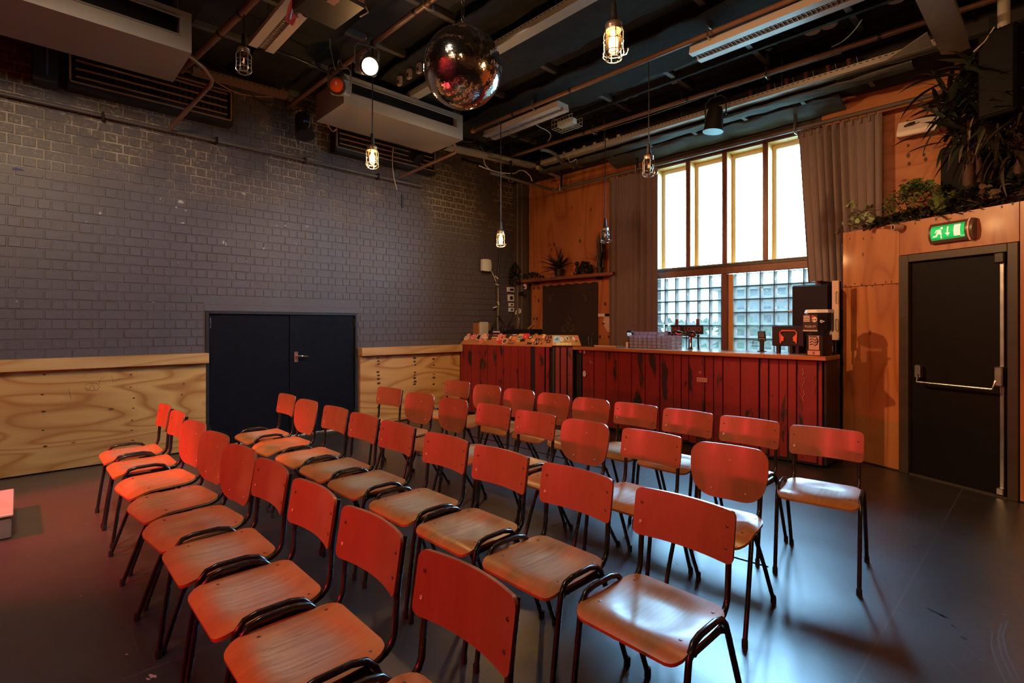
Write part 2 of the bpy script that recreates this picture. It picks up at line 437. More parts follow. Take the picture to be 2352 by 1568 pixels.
WIN_WOOD = plywood('window_frame_wood', (0.20, 0.085, 0.035), (0.14, 0.055, 0.022), (0.09, 0.035, 0.014), 'Z', 0.4, knots=False)
SASH_WOOD = plywood('pale_sash_wood', (0.72, 0.42, 0.12), (0.62, 0.34, 0.09), (0.5, 0.25, 0.06), 'Z', 0.5, knots=False)
PANE = thin_glass('window_glass', (0.97, 0.98, 0.98), 0.08)
JAR = thin_glass('clear_lamp_glass', (0.93, 0.92, 0.90), 0.3)
CUP = Mat('clear_plastic').p(col=(0.46, 0.56, 0.80), rough=0.15, alpha=0.5).m
BLOCK_IN = glass_block_mat('glass_block_centre', (0.082, 0.066, 0.052), (0.060, 0.055, 0.047), 0.30)
BLOCK_EDGE = glass_block_mat('glass_block_rim', (0.105, 0.080, 0.062), (0.105, 0.080, 0.062), 0.75)
JOINT = plain('dark_green_joint', (0.030, 0.075, 0.085), 0.6)
WALLDARK = plain('dark_wall_paint', (0.030, 0.027, 0.027), 0.6, var=0.2)
# =================================================================== ROOM SHELL
WX, WY = -6.6, 6.5          # brick wall plane, window wall plane
CEILZ = 4.34
XR, YF = 3.6, -5.2          # unseen right wall and stage end
def struct(name, mb, mat, parent=None, smooth=None, world=False):
    o = mb.build(name, mat, parent, smooth, world)
    if parent is None: o['kind'] = 'structure'
    return o
struct('floor', MB().box(WX - 0.3, XR + 0.2, YF - 0.2, WY + 0.2, -0.15, 0.0), FLOOR)
ceiling = struct('ceiling', MB().box(WX - 0.3, XR + 0.2, YF - 0.2, WY + 0.25, CEILZ, CEILZ + 0.2), CEIL)
struct('wall_front', MB().box(WX - 0.3, XR + 0.2, YF - 0.2, YF, -0.1, CEILZ), plain('dark_red_stage_wall', (0.24, 0.05, 0.04), 0.7))
struct('wall_right', MB().box(XR, XR + 0.2, YF, WY + 0.2, -0.1, CEILZ), PLY_BACK)
# ---------------------------------------------------------------- brick wall with the hatch-like double door
DY0, DY1, DZ = 1.53, 3.366, 1.555
mw = MB()
mx = WX - 0.006
mw.box(WX - 0.25, mx, YF, DY0, -0.05, CEILZ)
mw.box(WX - 0.25, mx, DY1, WY + 0.2, -0.05, CEILZ)
mw.box(WX - 0.25, mx, DY0, DY1, DZ, CEILZ); mw.box(WX - 0.25, WX - 0.1, DY0, DY1, -0.05, DZ)
wall_left = struct('wall_left', mw, MORTAR)
CH, SL = 0.0947, 0.2015
def brick_mesh(L, seed):
    rr = random.Random(seed); b = MB(); h = CH - 0.009; l = L - 0.010
    x0, x1, c = -0.012, 0.0, 0.004
    vs = [(x0, -l / 2, -h / 2), (x0, l / 2, -h / 2), (x0, l / 2, h / 2), (x0, -l / 2, h / 2)]
    j = lambda: rr.uniform(-0.0016, 0.0016)
    vs += [(x1 + j() * 0.6, -l / 2 + c + j(), -h / 2 + c + j()), (x1 + j() * 0.6, l / 2 - c + j(), -h / 2 + c + j()), (x1 + j() * 0.6, l / 2 - c + j(), h / 2 - c + j()), (x1 + j() * 0.6, -l / 2 + c + j(), h / 2 - c + j())]
    b.add(vs, [(4, 5, 6, 7), (0, 1, 5, 4), (1, 2, 6, 5), (2, 3, 7, 6), (3, 0, 4, 7)])
    return b
cells = []
z = 1.069; k = 0
while z < 4.28:
    L, off = (SL, 0.5827) if k % 2 == 0 else (SL / 2, 0.5827 - SL / 4)
    n0 = int((-1.3 - off) / L)
    y = off + n0 * L
    while y < WY - 0.02:
        ya, yb = y, min(y + L, WY)
        if not (yb > DY0 - 0.01 and ya < DY1 + 0.01 and z < DZ + 0.085) and yb - ya > 0.04:
            cells.append(((ya + yb) / 2, z + CH / 2, yb - ya))
        elif z < DZ + 0.085:
            if ya < DY0 - 0.06 < yb: cells.append(((ya + DY0 - 0.01) / 2, z + CH / 2, DY0 - 0.01 - ya))
            if ya < DY1 + 0.06 < yb: cells.append(((yb + DY1 + 0.01) / 2, z + CH / 2, yb - DY1 - 0.01))
        y += L
    z += CH; k += 1
def key(c):
    d = Vector((WX, c[0])).dot(Vector((FW.x, FW.y))); l = Vector((WX, c[0])).dot(Vector((RT.x, RT.y)))
    if d < 0.5: return 1e9
    pxx = CX + FPX * l / d
    a = (c[2] * 0.3 + CH) / d
    return (0 if pxx > -20 else 1000) - a * (1.4 if c[2] > 0.15 else 1.0)
cells.sort(key=key)
protoS = [brick_mesh(SL, i).mesh('brick', BRICK) for i in range(5)]
protoH = [brick_mesh(SL / 2, i + 9).mesh('brick', BRICK) for i in range(5)]
rest = MB(); nb = 0
for (yc, zc, L) in cells:
    dx = random.uniform(-0.0015, 0.0025)
    full = abs(L - SL) < 1e-3 or abs(L - SL / 2) < 1e-3
    if nb < 299 and full:
        link('brick', random.choice(protoS if L > 0.15 else protoH), wall_left, (WX + dx, yc, zc)); nb += 1
    else:
        b = brick_mesh(L, random.randrange(10 ** 6))
        rest.add([(p[0] + WX + dx, p[1] + yc, p[2] + zc) for p in b.v], b.f)
o = rest.build('bricks', BRICK, wall_left); o['kind'] = 'stuff'
MB().box(WX - 0.02, WX + 0.001, DY0 - 0.02, DY1 + 0.02, DZ, DZ + 0.075, 0.004).build('lintel', BRICK, wall_left)
# wainscot: pale plywood with a ledge board
def wains(y0, y1, nm):
    p = struct(nm, MB().box(WX - 0.01, WX + 0.035, y0, y1, 0.012, 1.0, 0.003), PLY_PALE)
    return p
wa = wains(-1.9, DY0 - 0.004, 'trim_1'); wb = wains(DY1 + 0.03, 5.12, 'trim_2')
MB().box(WX - 0.01, WX + 0.105, -1.9, DY0 + 0.012, 0.972, 1.083, 0.004).build('ledge_board', PLY_PALE_X, wa)
MB().box(WX - 0.01, WX + 0.105, DY1 + 0.02, 5.12, 0.972, 1.083, 0.004).build('ledge_board', PLY_PALE_X, wb)
KNOT = plain('dark_knot', (0.055, 0.022, 0.010), 0.5)
def knots(parent, pts, rx=0.013):
    for (yy, zz, s) in pts:
        b = MB(); n = 10
        vs = [(WX + 0.0358, yy + math.cos(2 * PI * i / n) * rx * s * 1.4, zz + math.sin(2 * PI * i / n) * rx * s * 0.8) for i in range(n)]
        b.add(vs, [tuple(range(n))]); b.build('knot', KNOT, parent)
kp = []
for px_, ys in ((303, (860, 889, 914, 937, 965, 988, 1011)), (100, (860, 906, 945, 988, 1025)), (420, (881, 906))):
    for yv in ys:
        q = at(px_ + random.uniform(-4, 4), yv, X=WX + 0.036); kp.append((q.y, q.z, random.uniform(0.55, 0.95)))
knots(wa, kp)
kp = []
for px_, ys in ((869, (822, 829, 836, 854, 862, 870, 880, 900, 908, 925, 935)), (953, (822, 830, 838, 855, 861, 868, 876, 882)), (996, (824, 838, 859, 867, 882))):
    for yv in ys:
        q = at(px_ + random.uniform(-1, 1), yv, X=WX + 0.036); kp.append((q.y, q.z, random.uniform(0.9, 1.7)))
knots(wb, kp)
PEN = plain('green_marker', (0.10, 0.085, 0.02), 0.6)
def scrawl(pts2, parent):
    P = [at(a, b_, X=WX + 0.037) for a, b_ in pts2]
    MB().tube(P, 0.0022, 4).build('marker_scrawl', PEN, parent)
scrawl([(158, 893), (160, 905), (163, 915)], wa)
scrawl([(196, 884), (205, 879), (222, 880), (229, 888), (222, 896), (200, 896), (194, 888), (205, 894), (212, 880), (218, 894)], wa)
scrawl([(257, 862), (259, 878), (277, 869)], wa); scrawl([(226, 882), (232, 868), (240, 866)], wa)
# double door
dr = empty('door_1', (WX, (DY0 + DY1) / 2, 0), kind='structure')
fr = MB()
fr.box(WX - 0.09, WX + 0.012, DY0, DY0 + 0.035, 0, DZ, 0.003); fr.box(WX - 0.09, WX + 0.012, DY1 - 0.03, DY1, 0, DZ, 0.003)
fr.box(WX - 0.09, WX + 0.012, DY0 + 0.035, DY1 - 0.03, DZ - 0.03, DZ, 0.003)
fr.build('frame', BLACK, dr, world=True)
YS = 2.463
la = MB().box(WX - 0.075, WX - 0.02, DY0 + 0.037, YS - 0.003, 0.028, DZ - 0.032, 0.003).build('door_leaf', BLACK_DOOR, dr, world=True)
lb = MB().box(WX - 0.075, WX - 0.013, YS + 0.003, DY1 - 0.032, 0.028, DZ - 0.032, 0.003).build('door_leaf', BLACK_DOOR, dr, world=True)
for yy, zz in ((DY0 + 0.045, 1.42), (DY0 + 0.045, 0.2), (DY1 - 0.04, 1.42), (DY1 - 0.04, 0.2)):
    MB().tube([(WX - 0.008, yy, zz - 0.06), (WX - 0.008, yy, zz + 0.06)], 0.012, 8).build('hinge', TUBE, dr, world=True, smooth=40)
h = at(681, 817, X=WX)
hb = MB(); hb.box(WX - 0.014, WX - 0.004, h.y - 0.022, h.y + 0.022, 0.93, 1.06, 0.003)
hp = hb.build('lock_plate', STEEL, dr, world=True)
MB().tube([(WX - 0.005, h.y, 1.01), (WX + 0.04, h.y, 1.01), (WX + 0.048, h.y + 0.02, 1.008), (WX + 0.05, h.y + 0.125, 1.0)], 0.009, 8).build('handle', CHROME, dr, smooth=50, world=True)
MB().lathe([(0.013, 0), (0.013, 0.008)], 10, Matrix.Translation((WX - 0.004, h.y, 0.955)) @ Matrix.Rotation(PI / 2, 4, 'Y')).build('key_cylinder', CHROME, dr, world=True)
THRESH = Mat('worn_white_threshold'); _n = THRESH.noise(THRESH.pos(), 18.0, 4.0, 0.7)
THRESH.p(col=THRESH.mix(THRESH.ramp(_n, [(0.42, 0.0), (0.52, 1.0)]), (0.02, 0.02, 0.025), (0.62, 0.66, 0.74)), rough=0.5)
MB().box(WX - 0.08, WX + 0.03, DY0 + 0.2, DY1, 0.0, 0.012, 0.003).build('threshold', THRESH.m, dr, world=True)

# ---------------------------------------------------------------- window wall (plywood clad) and its window
WX0, WX1, WZ0, WZ1 = -3.92, -1.80, 0.80, 3.63
bw = MB()
bw.box(WX - 0.25, WX0, WY, WY + 0.22, -0.05, CEILZ); bw.box(WX1, XR + 0.2, WY, WY + 0.22, -0.05, CEILZ)
bw.box(WX0, WX1, WY, WY + 0.22, -0.05, WZ0); bw.box(WX0, WX1, WY, WY + 0.22, WZ1, CEILZ)
wall_back = struct('wall_back', bw, WALLDARK)
for (x0, x1, z0, z1) in ((-6.36, -4.85, 2.19, 3.95), (-4.846, WX0 - 0.01, 2.19, 3.95), (-6.30, -5.1, 0.01, 2.12), (-5.096, WX0 - 0.01, 0.01, 2.12)):
    MB().box(x0, x1, WY - 0.016, WY + 0.01, z0, z1, 0.002).build('panel', PLY_ORANGE, wall_back)
for (x0, x1, z0, z1) in ((-1.79, -0.56, 1.9, 4.2), (-0.556, 0.68, 1.9, 4.2), (0.684, 1.92, 1.9, 4.2)):
    MB().box(x0, x1, WY - 0.016, WY + 0.01, z0, z1, 0.002).build('panel', PLY_BACK, wall_back)
def kdisc(parent, x, y, zz, r, mat=KNOT, nm='knot'):
    n = 10; b = MB(); b.add([(x + math.cos(2 * PI * i / n) * r * 0.8, y, zz + math.sin(2 * PI * i / n) * r * 1.25) for i in range(n)], [tuple(range(n))])
    return b.build(nm, mat, parent)
for (a, b_) in ((1209, 562), (1262, 562), (1273, 561), (1332, 553), (1209, 690), (1237, 690), (1226, 662), (1236, 661), (1390, 698), (1209, 733), (1226, 732), (1233, 732), (1378, 773), (1398, 773)):
    q = at(a, b_, Y=WY - 0.0175); kdisc(wall_back, q.x, q.y, q.z, random.uniform(0.016, 0.03))
for (a, b_) in ((2086, 300), (2086, 334), (2086, 357), (2122, 355), (2126, 366), (2088, 376), (2020, 285), (2020, 357), (2022, 335), (2084, 280)):
    q = at(a, b_, Y=WY - 0.0175); kdisc(wall_back, q.x, q.y, q.z, random.uniform(0.013, 0.02))
MB().box(-6.595, -6.38, 6.33, 6.499, 0.0, CEILZ, 0.006).build('trim_3', plain('grey_brown_column_paint', (0.075, 0.058, 0.046), 0.5, var=0.25))['kind'] = 'structure'
# window joinery
win = empty('window_1', ((WX0 + WX1) / 2, WY, WZ0), kind='structure')
mc = (-3.375, -2.882, -2.387)
def wpart(nm, m, *b, c=0.004):
    return MB().box(*b, c).build(nm, m, win, world=True)
wpart('jamb', WIN_WOOD, WX0 - 0.005, WX0 + 0.05, WY - 0.035, WY + 0.05, WZ0, WZ1); wpart('jamb', WIN_WOOD, WX1 - 0.05, WX1 + 0.005, WY - 0.035, WY + 0.05, WZ0, WZ1)
wpart('head', WIN_WOOD, WX0 + 0.05, WX1 - 0.05, WY - 0.035, WY + 0.05, WZ1 - 0.05, WZ1 + 0.02)
wpart('transom', WIN_WOOD, WX0 + 0.05, WX1 - 0.05, WY - 0.035, WY + 0.05, 2.045, 2.13)
wpart('transom_strip', plain('black_drip_strip', (0.03, 0.03, 0.03), 0.4), WX0 + 0.05, WX1 - 0.05, WY - 0.02, WY + 0.05, 2.131, 2.165)
for x in mc: wpart('mullion', WIN_WOOD, x - 0.025, x + 0.025, WY - 0.035, WY + 0.05, 2.166, WZ1 - 0.051)
wpart('mullion', WIN_WOOD, -2.918, -2.850, WY - 0.035, WY + 0.05, WZ0, 2.044)
wpart('stop_bead', SASH_WOOD, -2.848, -2.79, WY + 0.0, WY + 0.12, WZ0, 2.04)
ed = [WX0 + 0.05, *mc, WX1 - 0.05]
PALE_SASH = plain('cream_sash_paint', (0.80, 0.68, 0.46), 0.5)
for i in range(4):
    a, b_ = ed[i] + 0.026, ed[i + 1] - 0.026
    z0, z1 = 2.17, WZ1 - 0.052
    s = MB()                                                     # outer sash set back behind the mullions
    s.box(a, a + 0.008, WY - 0.028, WY + 0.12, z0, z1, 0.002); s.box(b_ - 0.008, b_, WY - 0.028, WY + 0.12, z0, z1, 0.002)
    s.box(a + 0.008, b_ - 0.008, WY - 0.028, WY + 0.12, z1 - 0.008, z1, 0.002); s.box(a + 0.008, b_ - 0.008, WY - 0.028, WY + 0.12, z0, z0 + 0.01, 0.002)
    os_ = MB(); os_.box(a, a + 0.05, WY + 0.121, WY + 0.165, z0, z1, 0.003); os_.box(b_ - 0.05, b_, WY + 0.121, WY + 0.165, z0, z1, 0.003); os_.box(a + 0.05, b_ - 0.05, WY + 0.121, WY + 0.165, z1 - 0.06, z1, 0.003)
    os_.build('outer_sash', PALE_SASH, win, world=True)
    sh = s.build('sash', SASH_WOOD, win, world=True)
    MB().box(a + 0.045, b_ - 0.045, WY + 0.140, WY + 0.146, z0 + 0.005, z1 - 0.05).build('pane', PANE, win, world=True)
# glass blocks
gb_rim = MB(); P_ = 0.1605; T_ = 0.012
def block(xc, zc, w=0.1605, hgt=0.1635):
    a, b_ = w / 2 - 0.006, hgt / 2 - 0.006; ia, ib = a - 0.030, b_ - 0.030
    y0, y1 = WY + 0.03, WY + 0.11
    fr_ = MB()
    vs = [(-a, 0, -b_), (a, 0, -b_), (a, 0, b_), (-a, 0, b_), (-ia, 0.012, -ib), (ia, 0.012, -ib), (ia, 0.012, ib), (-ia, 0.012, ib), (-a, 0.08, -b_), (a, 0.08, -b_), (a, 0.08, b_), (-a, 0.08, b_)]
    fr_.add(vs, [(0, 1, 5, 4), (1, 2, 6, 5), (2, 3, 7, 6), (3, 0, 4, 7), (0, 8, 9, 1), (1, 9, 10, 2), (2, 10, 11, 3), (3, 11, 8, 0)])
    return fr_, MB().add([(-ia, 0.012, -ib), (ia, 0.012, -ib), (ia, 0.012, ib), (-ia, 0.012, ib)], [(0, 1, 2, 3)])
rim_me, mid_me = block(0, 0); rim_me = rim_me.mesh('glass_block', BLOCK_EDGE); mid_me = mid_me.mesh('block_face', BLOCK_IN)
xl = [-3.7506 + P_ * i for i in range(-1, 6)]; xr = [-2.79 + P_ * i for i in range(0, 7)]
zt = 1.881
for lines in (xl, xr):
    for i in range(len(lines) - 1 + (1 if lines is xr else 0)):
        x0 = lines[i]; x1 = x0 + P_
        if lines is xl and i == len(lines) - 1: continue
        if x1 > WX1 + 0.05: continue
        for r in range(-1, 7):
            zc = zt - 0.1635 * r - 0.1635 / 2 + 0.0
            if r == -1: zc = zt + 0.1635 / 2
            g = link('glass_block', rim_me, win, Vector((x0 + P_ / 2, WY + 0.03, zc)) - win.location)
            link('block_face', mid_me, g)
# narrow slices beside the mullion
for r in range(-1, 7):
    zc = zt - 0.1635 * (r + 0.5)
    g = link('glass_block', rim_me, win, Vector((-2.933, WY + 0.031, zc)) - win.location, scale=(0.16, 1, 1))
jt = MB()
for r in range(0, 8): jt.box(WX0 + 0.05, -2.918, WY + 0.034, WY + 0.10, zt - 0.1635 * r - 0.0055, zt - 0.1635 * r + 0.0055); jt.box(-2.79, WX1 - 0.05, WY + 0.034, WY + 0.10, zt - 0.1635 * r - 0.0055, zt - 0.1635 * r + 0.0055)
for x in xl[:-1] + [-2.948] + xr[1:]: jt.box(x - 0.0055, x + 0.0055, WY + 0.034, WY + 0.10, WZ0, 2.045)
jt.build('block_joint', JOINT, win, world=True)
# ---------------------------------------------------------------- plywood partition with the fire door
PR = math.atan2(-0.4055, 0.914); PO = Vector((-1.539, 6.331, 0)); PN = Vector((-0.4055, -0.914, 0)); PU = Vector((0.914, -0.4055, 0))
def patp(px, py, off=0.0):
    """pixel -> (u, -off, z) in the partition's own frame"""
    d = ray(px, py); q = PO + PN * off - Vector((0, 0, CAM_H)); s = q.dot(PN) / d.dot(PN)
    P = Vector((0, 0, CAM_H)) + d * s
    return (P - PO).dot(PU), -off, P.z
LEN, DU0, DU1, DTOP = 4.6, 0.577, 1.482, 2.055
pm = MB(); pm.box(0.02, DU0, 0.0, 0.09, 0, 2.355); pm.box(DU1, LEN, 0.0, 0.09, 0, 2.355); pm.box(DU0, DU1, 0.0, 0.09, DTOP, 2.355)
part = struct('wall_partition', pm, WALLDARK); part.location = PO; part.rotation_euler = (0, 0, PR)
def ppanel(u0, u1, z0, z1): return MB().box(u0, u1, -0.014, 0.004, z0, z1, 0.002).build('panel', PLY_ORANGE, part)
ppanel(0.0, DU0 - 0.003, 1.797, 2.372); ppanel(0.0, DU0 - 0.003, 0.012, 1.793)
ppanel(DU0 - 0.001, DU1 + 0.001, DTOP + 0.004, 2.372); ppanel(DU1 + 0.004, 2.7, 0.012, 2.372); ppanel(2.704, LEN, 0.012, 2.372)
for (a, b_) in [(1952, 548), (1983, 548), (2003, 546), (2102, 513), (2150, 503), (2167, 498), (2301, 475), (2326, 468)] + [(1941 + i * 12 + random.uniform(-3, 3), 656 + random.uniform(-5, 5) - i * 0.6) for i in range(11)]:
    u, v, zz = patp(a, b_, 0.0145); kdisc(part, u, -0.0148, zz, random.uniform(0.007, 0.012))
# shelf deck behind the partition, where the plants stand
dk = MB(); dk.prism([(0.0, 0.09), (LEN, 0.09), (LEN, 2.0), (0.0, 0.165)], 2.30, 2.345, lambda u, v, d: (u, v, d))
dko = dk.build('trim_4', DARK_PLANK); dko['kind'] = 'structure'; dko.location = PO; dko.rotation_euler = (0, 0, PR)
# black pole on the partition's free edge
MB().tube([(-0.03, 0.02, 0.0), (-0.03, 0.02, 2.26), (-0.022, 0.02, 2.31), (0.0, 0.02, 2.325)], 0.016, 8).build('edge_tube', TUBE, part, smooth=50)
ed_ = empty('door_2', PO, kind='structure', rz=PR)
f2 = MB(); f2.box(DU0, DU0 + 0.085, -0.03, 0.08, 0, DTOP, 0.004); f2.box(DU1 - 0.07, DU1, -0.03, 0.08, 0, DTOP, 0.004); f2.box(DU0 + 0.085, DU1 - 0.07, -0.03, 0.08, DTOP - 0.07, DTOP, 0.004)
f2.build('frame', FRAME_BROWN, ed_)
MB().box(DU0 + 0.088, DU1 - 0.073, 0.012, 0.06, 0.012, DTOP - 0.073, 0.003).build('door_leaf', EXIT_BLACK, ed_)
b0, b1 = patp(2105, 877, 0.06), patp(2285, 895, 0.06)
MB().tube([(b0[0], 0.0, 0.955), (b0[0] + 0.005, -0.05, 0.94), (b0[0] + 0.012, -0.075, 0.875), (b1[0] - 0.01, -0.075, 0.875), (b1[0] - 0.002, -0.05, 0.94), (b1[0], 0.0, 0.955)], 0.011, 8).build('push_bar', STEEL, ed_, smooth=50)
MB().box(b0[0] - 0.03, b0[0] + 0.02, -0.05, 0.012, 0.91, 1.03, 0.008).build('pivot_housing', STEEL, ed_)
MB().box(b1[0] - 0.012, b1[0] + 0.045, -0.055, 0.012, 0.90, 1.06, 0.008).build('latch_housing', STEEL, ed_)
MB().box(b1[0] + 0.005, b1[0] + 0.033, -0.008, 0.012, 0.06, 0.90, 0.003).build('bolt_rod', STEEL, ed_)
MB().box(b1[0] + 0.005, b1[0] + 0.033, -0.008, 0.012, 1.06, 1.93, 0.003).build('bolt_rod', STEEL, ed_)
MB().box(b1[0] - 0.01, b1[0] + 0.04, -0.03, 0.012, 0.02, 0.075, 0.006).build('bolt_shoe', STEEL, ed_)
MB().box(b1[0] - 0.02, b1[0] + 0.05, -0.04, 0.012, 1.90, 1.985, 0.008).build('top_latch', TUBE, ed_)
MB().box(DU0 + 0.09, DU1 - 0.075, -0.02, 0.06, 0.0, 0.012).build('threshold', plain('worn_threshold', (0.045, 0.035, 0.028), 0.5, var=0.4), ed_)
# ---------------------------------------------------------------- outside the window
OUT = struct('ground', MB().box(-40, 30, WY + 0.25, 70, -0.3, -0.1), plain('grey_green_yard', (0.12, 0.13, 0.10), 0.9, var=0.2))
bl = empty('building', (-5.0, 24.0, -0.1), 'low blue-grey building seen blurred through the right-hand glass blocks', 'building')
MB().box(-11.0, -4.2, 24, 30, -0.1, 3.0).build('facade', plain('blue_grey_facade', (0.26, 0.30, 0.34), 0.8, var=0.1), bl, world=True)
MB().box(-11.2, -4.0, 23.8, 30.2, 3.0, 3.2).build('roof', plain('pale_roof_edge', (0.45, 0.48, 0.5), 0.7), bl, world=True)
for i in range(5): MB().box(-10.4 + i * 1.3, -9.6 + i * 1.3, 23.94, 24.05, 0.9, 2.2).build('window', plain('dark_window', (0.05, 0.07, 0.09), 0.15), bl, world=True)
hg = MB(); rr = random.Random(4)
for i in range(2200):
    x, y, zz = rr.uniform(-30, 6), rr.uniform(19, 20.4), rr.uniform(-0.1, 1.45)
    a = rr.uniform(0, PI); s = rr.uniform(0.15, 0.35); t = rr.uniform(-1, 1)
    hg.add([(x - s * math.cos(a), y - s * math.sin(a), zz), (x + s * math.cos(a), y + s * math.sin(a), zz + t * 0.1), (x + t * 0.1, y + 0.1, zz + s)], [(0, 1, 2)])
tag(hg.build('hedge', plain('hedge_green', (0.10, 0.17, 0.10), 0.8, var=0.3)), 'long green hedge seen blurred through the lower glass blocks', 'hedge')

# paint blots and scuffs on the floor
floor = bpy.data.objects['floor']; BLOT = plain('black_paint_blot', (0.004, 0.004, 0.004), 0.5); SCUF = plain('pale_scuff', (0.16, 0.16, 0.17), 0.6); DROP = plain('pale_paint_drop', (0.42, 0.33, 0.30), 0.6)
def blot(px_, py_, rx, ry, mat, seed, nm='paint_blot', ang=0.0):
    r_ = random.Random(seed); q = at(px_, py_, Z=0.0); n = 14; pts_ = []
    for i in range(n):
        a = 2 * PI * i / n; k = r_.uniform(0.5, 1.15); x, y = math.cos(a) * rx * k, math.sin(a) * ry * k
        pts_.append((q.x + x * math.cos(ang) - y * math.sin(ang), q.y + x * math.sin(ang) + y * math.cos(ang), 0.0012))
    MB().add(pts_, [tuple(range(n))]).build(nm, mat, floor)
for i, (a, b_, rx, ry) in enumerate(((2148, 1406, 0.050, 0.013), (2165, 1414, 0.03, 0.012), (2190, 1438, 0.013, 0.007), (2213, 1465, 0.02, 0.008), (2102, 1257, 0.02, 0.006), (2199, 1270, 0.006, 0.003), (1555, 1295, 0.01, 0.004))): blot(a, b_, rx, ry, BLOT, i, ang=-0.5)
for i, (a, b_, rx, ry) in enumerate(((350, 1553, 0.022, 0.010), (340, 1560, 0.012, 0.006), (186, 1368, 0.008, 0.004), (290, 1503, 0.008, 0.006), (2305, 1411, 0.012, 0.003), (134, 1135, 0.006, 0.003), (160, 1218, 0.02, 0.002), (200, 1203, 0.03, 0.002))): blot(a, b_, rx, ry, DROP, i + 20, 'paint_drop', ang=0.4)
for pts_ in ([(2280, 1450), (2276, 1480), (2288, 1520), (2310, 1568)], [(2300, 1430), (2292, 1465), (2300, 1505), (2325, 1560)], [(2315, 1425), (2303, 1460), (2312, 1500), (2340, 1560)], [(2020, 1330), (2050, 1365), (2075, 1400)], [(2210, 1480), (2260, 1520)], [(2180, 1520), (2215, 1555)]):
    P_s = [at(a, b_, Z=0.0) for a, b_ in pts_]; b = MB(); vs = []
    for k, p in enumerate(P_s):
        d = (P_s[min(k + 1, len(P_s) - 1)] - P_s[max(k - 1, 0)]).normalized(); nn = Vector((-d.y, d.x, 0)) * 0.0025
        vs += [p + nn + Vector((0, 0, 0.001)), p - nn + Vector((0, 0, 0.001))]
    b.add(vs, [(2 * k, 2 * k + 1, 2 * k + 3, 2 * k + 2) for k in range(len(P_s) - 1)]).build('scuff_mark', SCUF, floor)

CHIP = plain('bare_plaster_chip', (0.42, 0.38, 0.33), 0.7); BLUEP = plain('blue_paint_smear', (0.03, 0.03, 0.12), 0.6)
def chip(px_, py_, w_, h_, seed, mat=CHIP, nm='paint_chip'):
    r_ = random.Random(seed); q = at(px_, py_, X=WX + 0.004); n = 9
    MB().add([(WX + 0.0045, q.y + math.cos(2 * PI * i / n) * w_ * r_.uniform(0.5, 1.1), q.z + math.sin(2 * PI * i / n) * h_ * r_.uniform(0.5, 1.1)) for i in range(n)], [tuple(range(n))]).build(nm, mat, wall_left)
for i, (a, b_, w_, h_) in enumerate(((415, 463, 0.03, 0.025), (405, 476, 0.012, 0.016), (426, 483, 0.012, 0.010), (230, 489, 0.014, 0.020), (560, 445, 0.03, 0.014), (420, 512, 0.022, 0.010), (513, 556, 0.012, 0.024), (519, 560, 0.010, 0.03), (606, 570, 0.012, 0.020), (636, 518, 0.012, 0.012), (655, 518, 0.016, 0.012), (705, 520, 0.008, 0.020), (680, 560, 0.010, 0.008), (565, 600, 0.010, 0.008), (410, 603, 0.010, 0.008), (352, 694, 0.008, 0.008), (198, 509, 0.010, 0.006), (368, 456, 0.008, 0.012), (443, 440, 0.008, 0.010), (38, 692, 0.008, 0.008))): chip(a, b_, w_, h_, i)
chip(40, 388, 0.05, 0.014, 77, BLUEP, 'paint_smear')
# =================================================================== SCHOOL CHAIRS
def rounded_half(W, dy, r):
    return W if dy >= r else W - r + math.sqrt(max(0.0, r * r - (r - dy) ** 2))
def seat_mesh(kind):
    W, L = 0.196, 0.352
    y0 = -0.17; rf, rb = (0.045, 0.060) if kind == 'A' else (0.070, 0.085)
    ts = [0, .012, .035, .08, .13, .19, .26, .34, .43, .52, .61, .70, .78, .85, .91, .955, .985, 1.0]
    nu = 12; drop = 0.024 if kind == 'A' else 0.042; fl = 0.075 if kind == 'A' else 0.11
    def f(i, j):
        t = ts[j]; yy = t * L
        hw = min(rounded_half(W, yy, rf), rounded_half(W, L - yy, rb))
        hw *= 1.0 - 0.05 * max(0, t - 0.55) / 0.45
        u = -1 + 2 * i / nu; x = hw * u
        lip = max(0.0, (fl - yy) / fl)
        zz = 0.456 - drop * lip ** 2
        dish = max(0.0, 1 - (x / 0.15) ** 2 - ((yy - 0.19) / 0.14) ** 2)
        zz -= 0.009 * min(1.0, dish * 1.6)
        zz += 0.010 * max(0, t - 0.8) / 0.2
        return (x, y0 + yy - 0.008 * lip ** 2 * 0, zz)
    return MB().sheet(f, nu, len(ts) - 1, lambda i, j: (0, 0.002, -0.0115)).mesh('seat', WOOD_SEAT, 50)
def back_y(zz, rake=0.16): return 0.205 + (zz - 0.56) * rake
def back_mesh(kind):
    if kind == 'A': W, z0, z1 = 0.192, 0.606, 0.778
    else: W, z0, z1 = 0.192, 0.505, 0.776
    nu, nv = 14, 14
    ss = [0.5 - 0.5 * math.cos(PI * j / nv) for j in range(nv + 1)]
    def f(i, j):
        zz = z0 + (z1 - z0) * ss[j]; hgt = z1 - z0
        if kind == 'A': hw = min(rounded_half(W, zz - z0, 0.024), rounded_half(W, z1 - zz, 0.024))
        else:
            t = ss[j]; base = W * (0.80 + 0.20 * min(1.0, t / 0.55) ** 0.7) if t < 0.55 else W
            hw = min(rounded_half(base, zz - z0, 0.085), rounded_half(W, z1 - zz, 0.062))
        u = -1 + 2 * i / nu; x = hw * u
        cap = (0.004 if kind == 'A' else 0.012) * (1 - u * u) * (1 if j == nv else 0)
        yy = back_y(zz) - 0.030 * (x / W) ** 2
        return (x, yy, zz + cap * 0)
    return MB().sheet(f, nu, nv, lambda i, j: (0, 0.0105, 0.0)).mesh('backrest', WOOD_BACK, 50)
